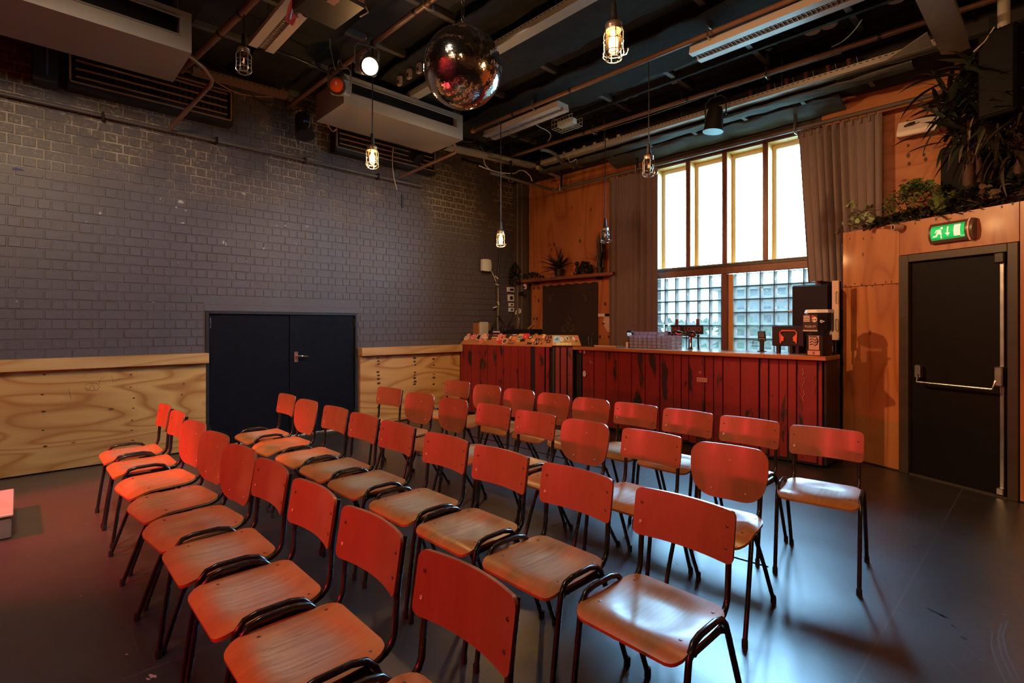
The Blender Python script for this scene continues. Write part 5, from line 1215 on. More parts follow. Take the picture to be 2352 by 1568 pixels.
# conduit along the brick wall with clips
cd = empty('wall_conduit', (WX + 0.05, 2.0, 3.48), 'thin grey conduit running along the brick wall below the grilles', 'conduit')
MB().tube([(WX + 0.045, -1.5, 3.485), (WX + 0.045, 4.4, 3.475)], 0.020, 8).build('tube', PIPE_GREY, cd, 50, world=True)
for px_ in (236, 497, 700, 868):
    y = at(px_, 300, X=WX + 0.045).y
    MB().box(WX, WX + 0.075, y - 0.012, y + 0.012, 3.44, 3.52, 0.004).build('clip', TUBE, cd, world=True)
# condensate drains
dn = empty('drain_elbow', (-5.7, 1.2, 3.85), 'pinkish bent drain pipe from the left air unit to the wall conduit', 'pipe')
MB().tube([(-5.52, 1.09, 3.90), (-5.58, 1.18, 3.90), (-5.66, 1.30, 3.87), (-5.75, 1.39, 3.82), (-5.80, 1.39, 3.79), (-6.5, 1.17, 3.48)], 0.022, 8).build('tube', PIPE, dn, 60, world=True)
dn2 = empty('drain_elbow', (-5.6, 4.2, 3.8), 'pinkish bent drain pipe from the middle air unit to the wall', 'pipe')
MB().tube([(-5.55, 4.103, 3.86), (-5.56, 4.20, 3.86), (-5.60, 4.30, 3.80), (-5.62, 4.30, 3.74), (-5.72, 4.24, 3.70), (-6.5, 3.98, 3.52)], 0.022, 8).build('tube', PIPE, dn2, 60, world=True)
# ---------------------------------------------------------------- air units and the grilles behind them
UNITG = plain('warm_grey_sheet_metal', (0.30, 0.275, 0.26), 0.45, 0.0, var=0.10)
def air_unit(x0, x1, y0, y1, z0, z1, label):
    t = empty('air_unit', ((x0 + x1) / 2, (y0 + y1) / 2, z0), label, 'air unit')
    b = MB(); e = 0.012
    b.box(x0, x1, y0, y1, z0, z0 + e); b.box(x0, x1, y0, y1, z1 - e, z1); b.box(x0, x0 + e, y0, y1, z0 + e, z1 - e)
    b.box(x0 + e, x1, y0, y0 + 0.09, z0 + e, z1 - e); b.box(x0 + e, x1, y1 - 0.09, y1, z0 + e, z1 - e)
    b.box(x1 - e, x1, y0 + 0.09, y1 - 0.09, z0 + e, z0 + 0.12); b.box(x1 - e, x1, y0 + 0.09, y1 - 0.09, z1 - 0.06, z1 - e)
    b.build('casing', UNITG, t, world=True)
    MB().box(x1 - 0.09, x1 - 0.085, y0 + 0.09, y1 - 0.09, z0 + e, z1 - e).build('intake', plain('intake_black', (0.01, 0.009, 0.009), 0.35), t, world=True)
    MB().box(x1 - 0.004, x1 + 0.012, y0 + 0.08, y1 - 0.08, z0 + 0.118, z0 + 0.132, 0.003).build('intake_lip', GREY, t, world=True)
    MB().box(x1 - 0.004, x1 + 0.012, y0 + 0.08, y1 - 0.08, z1 - 0.07, z1 - 0.056, 0.003).build('intake_lip', GREY, t, world=True)
    for (sx, sy) in ((x0 + 0.05, y0 + 0.1), (x1 - 0.03, y1 - 0.1), (x1 - 0.03, y0 + 0.1), (x0 + 0.05, y1 - 0.1)):
        MB().tube([(sx, sy, z1), (sx, sy, CEILZ)], 0.006, 6).build('hanging_rod', STEEL, t, world=True)
    return t
air_unit(-5.90, -5.16, -0.62, 1.09, 3.75, 4.09, 'grey ceiling air unit in front of the left grille')
au2 = air_unit(-5.90, -5.20, 2.50, 4.10, 3.75, 4.06, 'grey ceiling air unit behind the spotlights')
GW = plain('grille_wood_strip', (0.30, 0.16, 0.08), 0.5)
def grille(y0, y1, z0, z1, label):
    t = empty('air_grille', (WX, (y0 + y1) / 2, z0), label, 'grille')
    x = WX + 0.16
    MB().box(WX - 0.0, x - 0.05, y0, y1, z0, z1).build('box', BLACK, t, world=True)
    fr_ = MB(); fr_.box(x - 0.05, x, y0, y1, z0, z0 + 0.045); fr_.box(x - 0.05, x, y0, y1, z1 - 0.03, z1); fr_.box(x - 0.05, x, y0, y0 + 0.03, z0 + 0.045, z1 - 0.03); fr_.box(x - 0.05, x, y1 - 0.03, y1, z0 + 0.045, z1 - 0.03)
    fr_.build('frame', BLACK, t, world=True)
    for zz in (z0 + 0.05, z1 - 0.045): MB().box(x - 0.004, x + 0.008, y0 + 0.02, y1 - 0.02, zz - 0.008, zz + 0.008).build('trim_strip', GW, t, world=True)
    for yy in (y0 + 0.02, y1 - 0.02): MB().box(x - 0.004, x + 0.008, yy - 0.008, yy + 0.008, z0 + 0.06, z1 - 0.055).build('trim_strip', GW, t, world=True)
    n = 4
    for i in range(n):
        zz = z0 + 0.11 + (z1 - z0 - 0.19) * i / (n - 1)
        MB().box(x - 0.02, x + 0.004, y0 + 0.06, y1 - 0.06, zz - 0.006, zz + 0.006).build('slat', GW, t, world=True)
    for i in range(24):
        yy = y0 + 0.08 + (y1 - y0 - 0.16) * i / 23
        MB().box(x - 0.045, x - 0.022, yy - 0.003, yy + 0.003, z0 + 0.1, z1 - 0.08).build('fin', BLACK, t, world=True)
grille(0.34, 1.77, 3.66, 4.08, 'black air grille with wooden slats on the brick wall, behind the left air unit')
grille(2.98, 4.56, 3.66, 4.05, 'black air grille with wooden slats on the brick wall, behind the middle air unit')
a_, b_ = at(80, 105, X=-6.4), at(140, 195, X=-6.4)
bx = empty('black_wall_box', (WX, 0.2, 3.66), 'black speaker box with a blue strip on the brick wall left of the grille', 'speaker')
MB().box(WX, -6.40, a_.y - 0.02, b_.y - 0.02, 3.64, 3.98, 0.006).build('cabinet', BLACK, bx, world=True)
MB().box(-6.402, -6.396, (a_.y + b_.y) / 2 - 0.012, (a_.y + b_.y) / 2 + 0.0, 3.70, 3.95).build('blue_strip', plain('blue_violet_strip', (0.10, 0.09, 0.32), 0.4), bx, world=True)
# ---------------------------------------------------------------- cable trays and channels
def channel(label, p0, p1, w, h, mat=GALV, nm='cable_tray', lip=0.012):
    p0, p1 = Vector(p0), Vector(p1); d = (p1 - p0); L = d.length; t = empty(nm, p0, label, 'cable tray', rz=math.atan2(d.y, d.x))
    MB().box(0, L, -w / 2, w / 2, 0, 0.004).build('bottom', mat, t)
    MB().box(0, L, -w / 2 - 0.003, -w / 2, 0, h).build('side', mat, t); MB().box(0, L, w / 2, w / 2 + 0.003, 0, h).build('side', mat, t)
    n = int(L / 0.05); hb_ = MB()
    for i in range(min(n, 120)): hb_.box(i * 0.05 + 0.01, i * 0.05 + 0.035, -w / 2 - 0.0036, -w / 2 - 0.0031, h - 0.018, h - 0.010)
    o_ = hb_.build('slots', BLACK, t); o_['kind'] = 'stuff'
    for i in range(1, int(L / 1.2) + 1): MB().tube([(i * 1.15, 0, h), (i * 1.15, 0, CEILZ - p0.z)], 0.005, 6).build('hanging_rod', STEEL, t)
    return t
trw = channel('long pale cable tray running in front of the window soffit', (-5.45, 5.86, 3.855), (-0.68, 5.89, 3.855), 0.10, 0.06)
channel('pale perforated channel hung over the mirror ball', (-5.3, 3.38, 4.07), (1.2, 3.42, 4.07), 0.11, 0.07)
channel('pale cable tray running above the left wall towards the corner', (-5.98, 4.4, 3.90), (-5.72, 6.1, 3.84), 0.12, 0.06)
channel('broad pale cable tray crossing above the exit door', (-0.62, 4.85, 3.83), (-0.60, 6.35, 3.83), 0.19, 0.05)
channel('brown cable tray running beside the left air units', (-6.12, 1.3, 3.98), (-6.05, 2.22, 3.98), 0.10, 0.06, PIPE)
gx = MB().prism([(-0.72, 5.40), (-0.72, 5.70), (-1.05, 5.70)], 3.80, 3.803, lambda u, v, d_: (u, v, d_)).build('corner_plate', GALV, None); gx.name = 'tray_gusset'; tag(gx, 'pale triangular gusset joining the two cable trays', 'bracket')
pl = at(1234, 384, Z=3.86); pl2 = at(1292, 408, Z=3.86)
pb_ = empty('pale_batten', pl, 'short pale wooden batten hung in the far corner under the trays', 'batten')
MB().tube([pl, pl2], 0.035, 4).build('batten_body', fcol((0.40, 0.37, 0.24)), pb_, world=True)
MB().tube([pl + Vector((0.1, 0, 0.03)), pl + Vector((0.1, 0, 0.3))], 0.005, 5).build('hanger', STEEL, pb_, world=True)
# terminal blocks on the tray
TB = MB().box(-0.022, 0.022, -0.016, 0.016, 0, 0.10, 0.004).mesh('terminal_block', plain('cream_plastic', (0.50, 0.48, 0.36), 0.4)); TS = MB().box(-0.013, 0.013, -0.019, -0.0165, 0.02, 0.045).mesh('socket_face', DARKPLAST)
for i, (px_, py_) in enumerate(((1296, 336), (1319, 328), (1342, 320), (1366, 313), (1394, 304), (1421, 296))):
    q = at(px_, py_ + 14, Y=5.86); t = empty('cable_connector', (q.x, 5.86, 3.860), 'cream plug connector standing on the pale cable tray, %s from the corner' % ORD[i], 'connector', 'cream connectors on the cable tray')
    link('body', TB, t); link('socket_face', TS, t)
for i, (px_, py_) in enumerate(((1724, 205), (1765, 194), (1807, 178), (1852, 160), (1903, 150), (1951, 133))):
    q = at(px_, py_ + 14, Y=5.87); t = empty('rubber_plug', (q.x, 5.87, 3.860), 'dark red plug standing on the pale cable tray, %s from the black par can' % ORD[i], 'connector', 'dark red plugs on the cable tray')
    MB().lathe([(0.035, 0), (0.035, 0.05), (0.022, 0.055), (0.022, 0.10), (0.028, 0.105), (0.028, 0.13)], 10).build('body', plain('dark_red_rubber', (0.07, 0.022, 0.018), 0.45), t, 40); MB().tube([(0.028, 0, 0.11), (0.06, 0, 0.13), (0.07, 0, 0.06)], 0.004, 5).build('wire_clip', STEEL, t)
for i, (px_, py_) in enumerate(((918, 186), (940, 170), (963, 157))):
    q = at(px_, py_, Z=4.1); t = empty('ceiling_connector', q, 'pale junction connector between the air unit and mirror ball, %s from the spotlight' % ORD[i], 'connector', 'pale connectors by the mirror ball')
    MB().box(-0.03, 0.03, -0.02, 0.02, -0.05, 0.05, 0.005).build('body', plain('pale_pink_plastic', (0.35, 0.24, 0.19), 0.45), t); MB().box(-0.012, 0.012, -0.024, -0.02, -0.03, 0.0).build('socket_face', DARKPLAST, t)
# ---------------------------------------------------------------- fluorescent louvre lights (switched off)
LFIX = plain('pale_enamel_fixture', (0.52, 0.46, 0.44), 0.35); LGR = plain('louvre_grey', (0.30, 0.27, 0.26), 0.4)
def louvre(x0, x1, y, z, label, w=0.22):
    t = empty('louvre_light', ((x0 + x1) / 2, y, z), label, 'ceiling light')
    b = MB(); b.prism([(-w / 2, 0.0), (-w / 2 + 0.02, 0.075), (w / 2 - 0.02, 0.075), (w / 2, 0.0), (w / 2 - 0.075, 0.0), (w / 2 - 0.08, 0.03), (-w / 2 + 0.08, 0.03), (-w / 2 + 0.075, 0.0)], x0, x1, lambda u, v, d_: (d_, y + u, z + v))
    b.build('housing', LFIX, t, world=True)
    n = int((x1 - x0) / 0.036); me = MB().box(-0.0015, 0.0015, -w / 2 + 0.077, w / 2 - 0.077, 0.0, 0.028).mesh('louvre_blade', LGR)
    for i in range(n): link('louvre_blade', me, t, (x0 + 0.03 + i * 0.036 - (x0 + x1) / 2, 0, 0.001))
    MB().tube([(x0 + 0.03, y, z + 0.02), (x1 - 0.03, y, z + 0.02)], 0.008, 8).build('fluorescent_tube', WHITE, t, 50, world=True)
    for x in (x0 + 0.2, x1 - 0.2): MB().tube([(x, y, z + 0.075), (x, y, CEILZ)], 0.006, 5).build('hanging_rod', STEEL, t, world=True)
louvre(-5.04, -3.5, 1.62, 3.93, 'switched-off louvre light fixture left of the projector')
louvre(-5.30, -3.98, 4.63, 3.93, 'switched-off louvre light fixture beyond the mirror ball')
louvre(-2.36, -0.3, 4.66, 3.93, 'switched-off louvre light fixture beside the long brown pipe over the window side', 0.24)
# wire-guarded emergency light
q = at(1302, 292, Z=3.95)
em = empty('caged_light', q, 'small white emergency light in a wire cage under the ceiling', 'light')
MB().box(-0.13, 0.13, -0.055, 0.055, 0.02, 0.09, 0.012).build('housing', WHITE, em)
cg = MB()
for i in range(8): cg.tube([(-0.17 + i * 0.0486, -0.10, 0.10), (-0.17 + i * 0.0486, -0.10, -0.01), (-0.17 + i * 0.0486, 0.10, -0.01), (-0.17 + i * 0.0486, 0.10, 0.10)], 0.003, 4)
for y, zz in ((-0.1, 0.10), (-0.1, 0.045), (-0.1, -0.01), (-0.04, -0.01), (0.03, -0.01), (0.1, -0.01), (0.1, 0.045), (0.1, 0.1)): cg.tube([(-0.175, y, zz), (0.175, y, zz)], 0.003, 4)
cg.build('wire_cage', plain('cage_wire', (0.5, 0.45, 0.36), 0.4), em); MB().tube([(0, 0, 0.09), (0, 0, 0.3)], 0.012, 6).build('stem', BLACK, em)
# white downlight discs, smoke detector, tags
for i, (px_, py_, nm_) in enumerate(((1866, 72, 'left'), (1904, 58, 'right'), (2060, -2, 'third'))):
    q = at(px_, py_, Z=4.27); t = empty('round_downlight', q, ('flat white round disc on the black ceiling, %s' % ('nearer the window lamp of the close pair' if i == 0 else 'second of the close pair' if i == 1 else 'alone at the top edge of view')), 'downlight', 'white ceiling discs')
    MB().lathe([(0.0, -0.012), (0.062, -0.010), (0.068, 0.0)], 20).build('disc', WHITE, t, 40); MB().lathe([(0.072, -0.003), (0.072, 0.02)], 20).build('rim', LFIX, t, 40)
q = at(1768, 105, Z=4.27); sd = empty('smoke_detector', q, 'black smoke detector on the ceiling beside the long louvre fixture', 'detector')
MB().lathe([(0, -0.05), (0.04, -0.045), (0.045, -0.02), (0.065, -0.015), (0.065, 0.01)], 16).build('body', DARKPLAST, sd, 40); MB().lathe([(0.0, -0.056), (0.014, -0.052), (0.014, -0.04)], 10).build('sensor', RUBBER, sd, 40)
for i, (px_, py_) in enumerate(((1435, 226), (1457, 218), (1549, 187), (1239, 297), (1167, 323), (1183, 316))):
    q = at(px_, py_, Z=4.28); tg = MB().box(q.x - 0.035, q.x + 0.035, q.y - 0.03, q.y + 0.03, 4.266, 4.283, 0.003).build('ceiling_tag', WHITE); mk_ = MB().box(q.x - 0.01, q.x + 0.012, q.y - 0.012, q.y + 0.004, 4.263, 4.2665).build('print', fcol((0.1, 0.1, 0.1)), tg)
    tag(tg, 'small white square tag on a black ceiling board, number %s from the window lamps outward' % ('one', 'two', 'three', 'four', 'five', 'six')[i], 'tag', 'white ceiling tags')
# ---------------------------------------------------------------- pendant inspection lamps
BULB_ON = glow('glowing_bulb', (1.0, 0.50, 0.14), 28.0); BULB_DIM = glow('faint_filament', (1.0, 0.45, 0.15), 1.2); BULB_OFF = thin_glass('unlit_bulb_glass', (0.85, 0.84, 0.80), 0.3)
WIRE = plain('cage_wire_bright', (0.55, 0.50, 0.44), 0.3, 0.8); FER = plain('aged_lamp_collar', (0.40, 0.30, 0.22), 0.35, 0.7)
def pendant(loc, top, lit, label, s=1.0):
    """loc: bottom of the cage; top: where the cord leaves the pipe"""
    t = empty('pendant_lamp', loc, label, 'pendant lamp')
    MB().tube([(0, 0, 0.315), (0.004, 0, (0.315 + top - loc[2]) / 2), (0, 0, top - loc[2])], 0.0055, 6).build('cord', BLACK, t)
    MB().lathe([(0.012, 0.33), (0.017, 0.32), (0.021, 0.25), (0.023, 0.225), (0.030, 0.215)], 12).build('handle', RUBBER, t, 50)
    MB().lathe([(0.030, 0.215), (0.046, 0.205), (0.048, 0.200), (0.045, 0.195), (0.048, 0.188), (0.045, 0.182), (0.048, 0.175), (0.045, 0.165)], 16).build('collar', FER, t, 50)
    MB().lathe([(0.042, 0.165), (0.043, 0.07), (0.036, 0.045), (0.018, 0.034), (0.0, 0.032)], 16).build('glass_jar', JAR, t, 60)
    MB().lathe([(0.012, 0.165), (0.016, 0.135), (0.027, 0.105), (0.025, 0.075), (0.012, 0.058), (0, 0.055)], 14).build('bulb', BULB_ON if lit == 1 else BULB_OFF, t, 60)
    if lit != 1: MB().tube([(-0.006, 0, 0.13), (-0.009, 0, 0.085), (0, 0, 0.12), (0.009, 0, 0.085), (0.006, 0, 0.13)], 0.002, 5).build('filament', BULB_DIM, t)
    c = MB()
    for k in range(6):
        a = k * PI / 3 + 0.3; x, y = math.cos(a), math.sin(a)
        c.tube([(x * 0.047, y * 0.047, 0.178), (x * 0.058, y * 0.058, 0.15), (x * 0.056, y * 0.056, 0.06), (x * 0.062, y * 0.062, 0.025), (x * 0.045, y * 0.045, 0.004), (x * 0.03, y * 0.03, 0.002)], 0.0028, 5)
    for r_, zz in ((0.057, 0.105), (0.060, 0.040), (0.045, 0.004)): c.tube([(math.cos(2 * PI * i / 18) * r_, math.sin(2 * PI * i / 18) * r_, zz) for i in range(18)], 0.0028, 5, closed=True)
    c.tube([(0.05, 0.0, 0.004), (0.085, 0.0, 0.0), (0.10, 0, 0.02), (0.098, 0, 0.03)], 0.003, 5)
    c.build('wire_cage', WIRE, t, 60)
    return t
def lamp(px_, py_bot, px_top, py_top, lit, label, power=1.0, zt=PZ):
    tp_ = at(px_top, py_top, Z=zt); d_ = Vector((tp_.x, tp_.y))
    sdist = tp_.y / ray(px_top, py_top).y
    zb = CAM_H + (HY - py_bot) / FPX * sdist
    pendant((tp_.x, tp_.y, zb), zt, lit, label)
    if lit == 1: point('bulb_light', (tp_.x, tp_.y, zb + 0.09), LAMP_POWER * power, (1.0, 0.53, 0.20), 0.035)
lamp(853, 386, 855, 108, 1, 'lit caged pendant lamp glowing in front of the brick wall by the middle air unit')
lamp(1148, 567, 1150, 275, 1, 'lit caged pendant lamp hanging lowest, in the far corner above the booth')
lamp(1409, 138, 1409, -326, 1, 'large lit caged pendant lamp nearest the viewer under the black ceiling', 0.8)
lamp(1387, 558, 1390, 289, 0, 'unlit caged pendant lamp hanging in front of the left curtain')
lamp(1490, 405, 1490, 138, 0, 'unlit caged pendant lamp in front of the window top')
lamp(560, 168, 560, 25, 0, 'unlit caged pendant lamp beside the left air unit')
# ---------------------------------------------------------------- mirror ball
mbz = 3.12
q = at(1063, 157, Z=mbz)
ball = empty('mirror_ball', (q.x, q.y, mbz), 'large mirror ball covered in small square mirrors on a chain', 'mirror ball')
R_ = 0.262
MB().lathe([(max(0.0, (R_ - 0.006) * math.sin(PI * i / 24)), -(R_ - 0.006) * math.cos(PI * i / 24)) for i in range(25)], 48).build('core', plain('ball_core', (0.03, 0.02, 0.02), 0.5), ball, 60)
tl = MB(); rr = random.Random(3); ts = 0.0120
nl = int(PI * R_ / ts)
for i in range(nl):
    th = PI * (i + 0.5) / nl; rad = R_ * math.sin(th); zz = -R_ * math.cos(th); n = max(3, int(2 * PI * rad / ts)); o0 = rr.random()
    for k in range(n):
        a = 2 * PI * (k + o0) / n
        nn = Vector((math.sin(th) * math.cos(a), math.sin(th) * math.sin(a), -math.cos(th)))
        nn = (nn + Vector((rr.gauss(0, 0.022), rr.gauss(0, 0.022), rr.gauss(0, 0.022)))).normalized()
        e = Vector((-math.sin(a), math.cos(a), 0)); e = (e - nn * e.dot(nn)).normalized(); f_ = nn.cross(e)
        c_ = Vector((rad * math.cos(a), rad * math.sin(a), zz)); h_ = ts * 0.46
        tl.add([c_ - e * h_ - f_ * h_, c_ + e * h_ - f_ * h_, c_ + e * h_ + f_ * h_, c_ - e * h_ + f_ * h_], [(0, 1, 2, 3)])
me = bpy.data.meshes.new('mirror_tiles'); me.from_pydata(tl.v, [], tl.f); me.materials.append(Mat('mirror_glass').p(col=(0.93, 0.90, 0.87), metal=1.0, rough=0.10).m)
o_ = link('mirror_tiles', me, ball); o_['kind'] = 'stuff'
MB().lathe([(0.05, 0.258), (0.045, 0.268), (0.012, 0.272), (0.0, 0.272)], 16).build('top_cap', CHROME, ball, 40)
zc = 0.272
for k in range(9):
    lk = MB(); M = Matrix.Rotation(PI / 2 * (k % 2), 4, 'Z'); r1 = 0.011; h2 = 0.022 if k != 2 else 0.045
    ptsl = [M @ Vector((r1 * math.cos(a) * (1.2 if k == 2 else 1), 0, zc + h2 + (h2 - r1 + r1) * math.sin(a))) for a in [2 * PI * i / 12 for i in range(12)]]
    lk.tube(ptsl, 0.0032, 5, closed=True).build('chain_link', CHROME, ball, 60); zc += h2 * 2 - 0.007
MB().tube([(0, 0, zc + 0.005), (0, 0, CEILZ - mbz)], 0.008, 6).build('hanger_rod', STEEL, ball)
MB().lathe([(0.0, zc), (0.05, zc + 0.005), (0.055, zc + 0.08), (0.0, zc + 0.085)], 14).build('motor', plain('motor_brass', (0.4, 0.3, 0.24), 0.3, 0.8), ball, 40)
# ---------------------------------------------------------------- projector on its bracket
Pz = 3.62
c4 = [at(*p, Z=Pz) for p in ((697, 22), (833, 44), (773, 93), (640 + 40, 48))]
qx = at(757, 20, Z=Pz + 0.0)
pj = empty('projector', qx, 'dark ceiling projector with a perforated side and small label', 'projector', rz=math.radians(5))
MB().box(-0.22, 0.20, -0.17, 0.17, 0.0, 0.13, 0.012).build('body', plain('dark_brown_projector', (0.028, 0.018, 0.010), 0.4), pj)
MB().box(0.2005, 0.206, -0.15, 0.15, 0.02, 0.12, 0.002).build('vent_side', plain('pink_grey_vent', (0.28, 0.16, 0.12), 0.5), pj)
sl_ = MB()
for i in range(8):
    for k in range(3): sl_.box(0.206, 0.208, -0.13 + i * 0.034, -0.112 + i * 0.034, 0.03 + k * 0.028, 0.046 + k * 0.028)
sl_.build('vent_slots', BLACK, pj)['kind'] = 'stuff'
MB().box(0.06, 0.14, -0.06, 0.0, -0.003, 0.0, 0.0).build('label', fcol((0.5, 0.2, 0.16)), pj); MB().tube([(0.17, 0.171, 0.04), (0.17, 0.2, 0.0), (0.05, 0.21, 0.02)], 0.006, 6).build('cable', WHITE, pj, 40)
MB().lathe([(0.05, 0), (0.05, 0.03), (0.04, 0.035), (0, 0.03)], 16, Matrix.Translation((-0.22, -0.05, 0.065)) @ Matrix.Rotation(-PI / 2, 4, 'Y')).build('lens', plain('lens_glass', (0.02, 0.02, 0.03), 0.05), pj, 40)
MB().tube([(0.05, 0.13, 0.13), (0.05, 0.13, CEILZ - Pz)], 0.02, 8).build('mount', BLACK, pj)
st_ = MB()
st_.tube([(-0.24, -0.14 + 0.0, 0.10), (-0.30, -0.14, 0.05), (-0.33, -0.14, -0.02), (-0.27, -0.14, -0.06), (-0.21, -0.14, -0.03)], 0.018, 6).build('red_strap', plain('reddish_strap', (0.55, 0.12, 0.12), 0.4), pj, 60)
# ---------------------------------------------------------------- theatre spotlights on the pipe
SILV = plain('silver_lamp_body', (0.26, 0.27, 0.29), 0.35, 0.4)
def theatre_spot(loc, aim, label, lens_mat, body=SILV, s=1.0, nm='theatre_spot'):
    """loc: clamp point on the pipe"""
    loc = Vector(loc); t = empty(nm, loc, label, 'spotlight')
    MB().tube([(0, 0, 0.045), (0.03, 0, 0.03), (0.032, 0, -0.02), (0, 0, -0.035), (-0.032, 0, -0.02), (-0.03, 0, 0.03), (0, 0, 0.045)], 0.010, 6).build('clamp', STEEL, t, 50)
    d = Vector(aim).normalized(); M = Matrix.Translation((0, 0, -0.24 * s)) @ d.to_track_quat('Z', 'Y').to_matrix().to_4x4()
    side = Vector((-d.y, d.x, 0)).normalized()
    c = Vector((0, 0, -0.24 * s)); w_ = 0.115 * s
    MB().tube([c + side * w_, c + side * w_ + Vector((0, 0, 0.16 * s)), c + side * w_ * 0.8 + Vector((0, 0, 0.20 * s)), c - side * w_ * 0.8 + Vector((0, 0, 0.20 * s)), c - side * w_ + Vector((0, 0, 0.16 * s)), c - side * w_], 0.009, 6).build('yoke', SILV, t, 50)
    hb = MB(); hb.box(-0.085 * s, 0.085 * s, -0.085 * s, 0.085 * s, -0.16 * s, 0.10 * s, 0.02 * s, M).build('housing', body, t)
    MB().lathe([(0.088 * s, 0.095 * s), (0.088 * s, 0.135 * s), (0.078 * s, 0.135 * s), (0.075 * s, 0.10 * s)], 20, M).build('bezel', BLACK, t, 40)
    MB().lathe([(0.076 * s, 0.115 * s), (0.05 * s, 0.127 * s), (0.0, 0.131 * s)], 20, M).build('lens', lens_mat, t, 60)
    MB().tube([(0, 0, -0.06), M @ Vector((0.05, 0.1 * s, -0.1)), M @ Vector((0, 0, -0.17 * s))], 0.006, 6).build('cable', BLACK, t, 50)
    return t, Vector(loc) + Vector((0, 0, -0.24 * s)), d
LIT = glow('lit_lens', (1.0, 0.80, 0.55), 14.0)
q = at(858, 112, Z=PZ)
camd = (Vector((0, 0, 1.4)) - Vector((q.x, q.y, 3.8))).normalized()
_, pos_, _d = theatre_spot((q.x + 0.125, 2.335, PZ - 0.03), (camd.x * 1.0 + 0.0, camd.y + 0.25, camd.z * 0.9), 'lit grey theatre spotlight shining towards the viewer', LIT, s=0.95)
spot('spotlight_beam', pos_ + Vector(_d) * 0.16, (-0.5, 5.7, 1.8), 640, (1.0, 0.52, 0.22), 62, 0.8, 0.06)
q = at(788, 162, Z=PZ)
theatre_spot((q.x + 0.16, 2.34, PZ - 0.03), (camd.x, camd.y - 0.2, camd.z * 0.9), 'unlit theatre spotlight with a red filter', plain('red_gel', (0.50, 0.07, 0.02), 0.25), s=0.95)
# black LED par hanging left, black par near the window, black LED by the middle grille
def par_can(loc, label, aim=(0.1, 0.1, -1), L=0.24, r=0.085, leds=True, nm='par_can'):
    loc = Vector(loc); t = empty(nm, loc, label, 'par can'); d = Vector(aim).normalized(); M = Matrix.Translation((0, 0, -0.10)) @ d.to_track_quat('Z', 'Y').to_matrix().to_4x4()
    MB().lathe([(0.0, -0.02), (r * 0.72, 0.0), (r * 0.9, L * 0.25), (r, L * 0.85), (r * 1.06, L), (r * 0.92, L), (r * 0.9, L * 0.9), (0, L * 0.88)], 18, M).build('housing', plain('matt_black_can', (0.010, 0.010, 0.011), 0.5), t, 40)
    MB().lathe([(r * 1.05, L * 0.95), (r * 1.12, L * 0.97), (r * 1.12, L * 1.02), (r * 1.05, L * 1.02)], 18, M).build('front_ring', DARKPLAST, t, 40)
    if leds:
        for i in range(12):
            a = 2 * PI * i / 12; rr_ = r * (0.68 if i % 2 else 0.38)
            MB().lathe([(r * 0.11, 0), (r * 0.08, 0.008), (0, 0.010)], 8, M @ Matrix.Translation((math.cos(a) * rr_, math.sin(a) * rr_, L * 0.90))).build('led', fcol((0.6, 0.5, 0.45)), t, 40)
    sd = Vector((1, 0, 0))
    MB().tube([(r * 1.2, 0, -0.10 - L * 0.4), (r * 1.2, 0, -0.02), (r * 0.6, 0, 0.03), (-r * 0.6, 0, 0.03), (-r * 1.2, 0, -0.02), (-r * 1.2, 0, -0.10 - L * 0.4)], 0.008, 6).build('yoke', BLACK, t, 50)
    MB().tube([(0, 0, 0.03), (0, 0, 0.10)], 0.012, 6).build('clamp', STEEL, t)
    return t
q = at(682, 240, Z=PZ - 0.1)
lp = par_can((q.x, 2.40, PZ - 0.11), 'black LED par can with round lenses hanging against the brick wall', (0.35, 0.0, -1), 0.27, 0.10)
MB().box(0.10, 0.14, -0.04, 0.04, -0.30, -0.20, 0.004).build('blue_connector', fcol((0.05, 0.08, 0.30)), lp)
for pts_ in ([(-0.05, 0, -0.06), (-0.22, 0.02, -0.12), (-0.26, 0.03, -0.28), (-0.18, 0.02, -0.38), (-0.08, 0, -0.36)], [(0.06, 0, -0.06), (0.2, 0, -0.12), (0.22, 0, -0.26), (0.12, 0, -0.33)]): MB().tube(pts_, 0.007, 6).build('cable', BLACK, lp, 60)
q = at(1628, 205, Z=PZ - 0.05)
par_can((q.x, 5.69, PZ - 0.11), 'plain black par can hanging before the window soffit', (-0.10, -0.05, -1), 0.26, 0.10, False)
q = at(948, 345, X=-6.2)
l2 = par_can((q.x, q.y, q.z + 0.06), 'small dark projector lamp in front of the middle grille', (0.6, 0.3, -0.7), 0.14, 0.085)
MB().tube([(0, 0, 0.1), (0.05, -0.05, 0.45)], 0.01, 6).build('hanger', BLACK, l2)
# ---------------------------------------------------------------- loose cables under the ceiling
def cable(label, pts, r=0.006, col=(0.02, 0.018, 0.016), nm='loose_cable'):
    P = [Vector(p) for p in pts]; out = []
    for i in range(len(P) - 1):                                   # Catmull-Rom through the points
        p0, p1, p2, p3 = P[max(i - 1, 0)], P[i], P[i + 1], P[min(i + 2, len(P) - 1)]
        for k in range(6):
            t = k / 6; out.append(0.5 * ((2 * p1) + (p2 - p0) * t + (2 * p0 - 5 * p1 + 4 * p2 - p3) * t * t + (3 * p1 - p0 - 3 * p2 + p3) * t ** 3))
    out.append(P[-1]); o = MB().tube(out, r, 6).build(nm, fcol(col), None, 60); tag(o, label, 'cable'); return o
cz = lambda *a, z=4.0: [at(x, y, Z=z) for x, y in a]
cable('orange cable running along the top of the brick wall', [at(x, y, X=-6.3) for x, y in ((490, 185), (545, 213), (600, 222), (660, 221))], 0.006, (0.6, 0.28, 0.08))
cable('black cable sagging along the top of the brick wall to the LED par can', [at(x, y, X=-6.2) for x, y in ((430, 110), (470, 130), (530, 170), (600, 235), (650, 255), (690, 250))], 0.008)
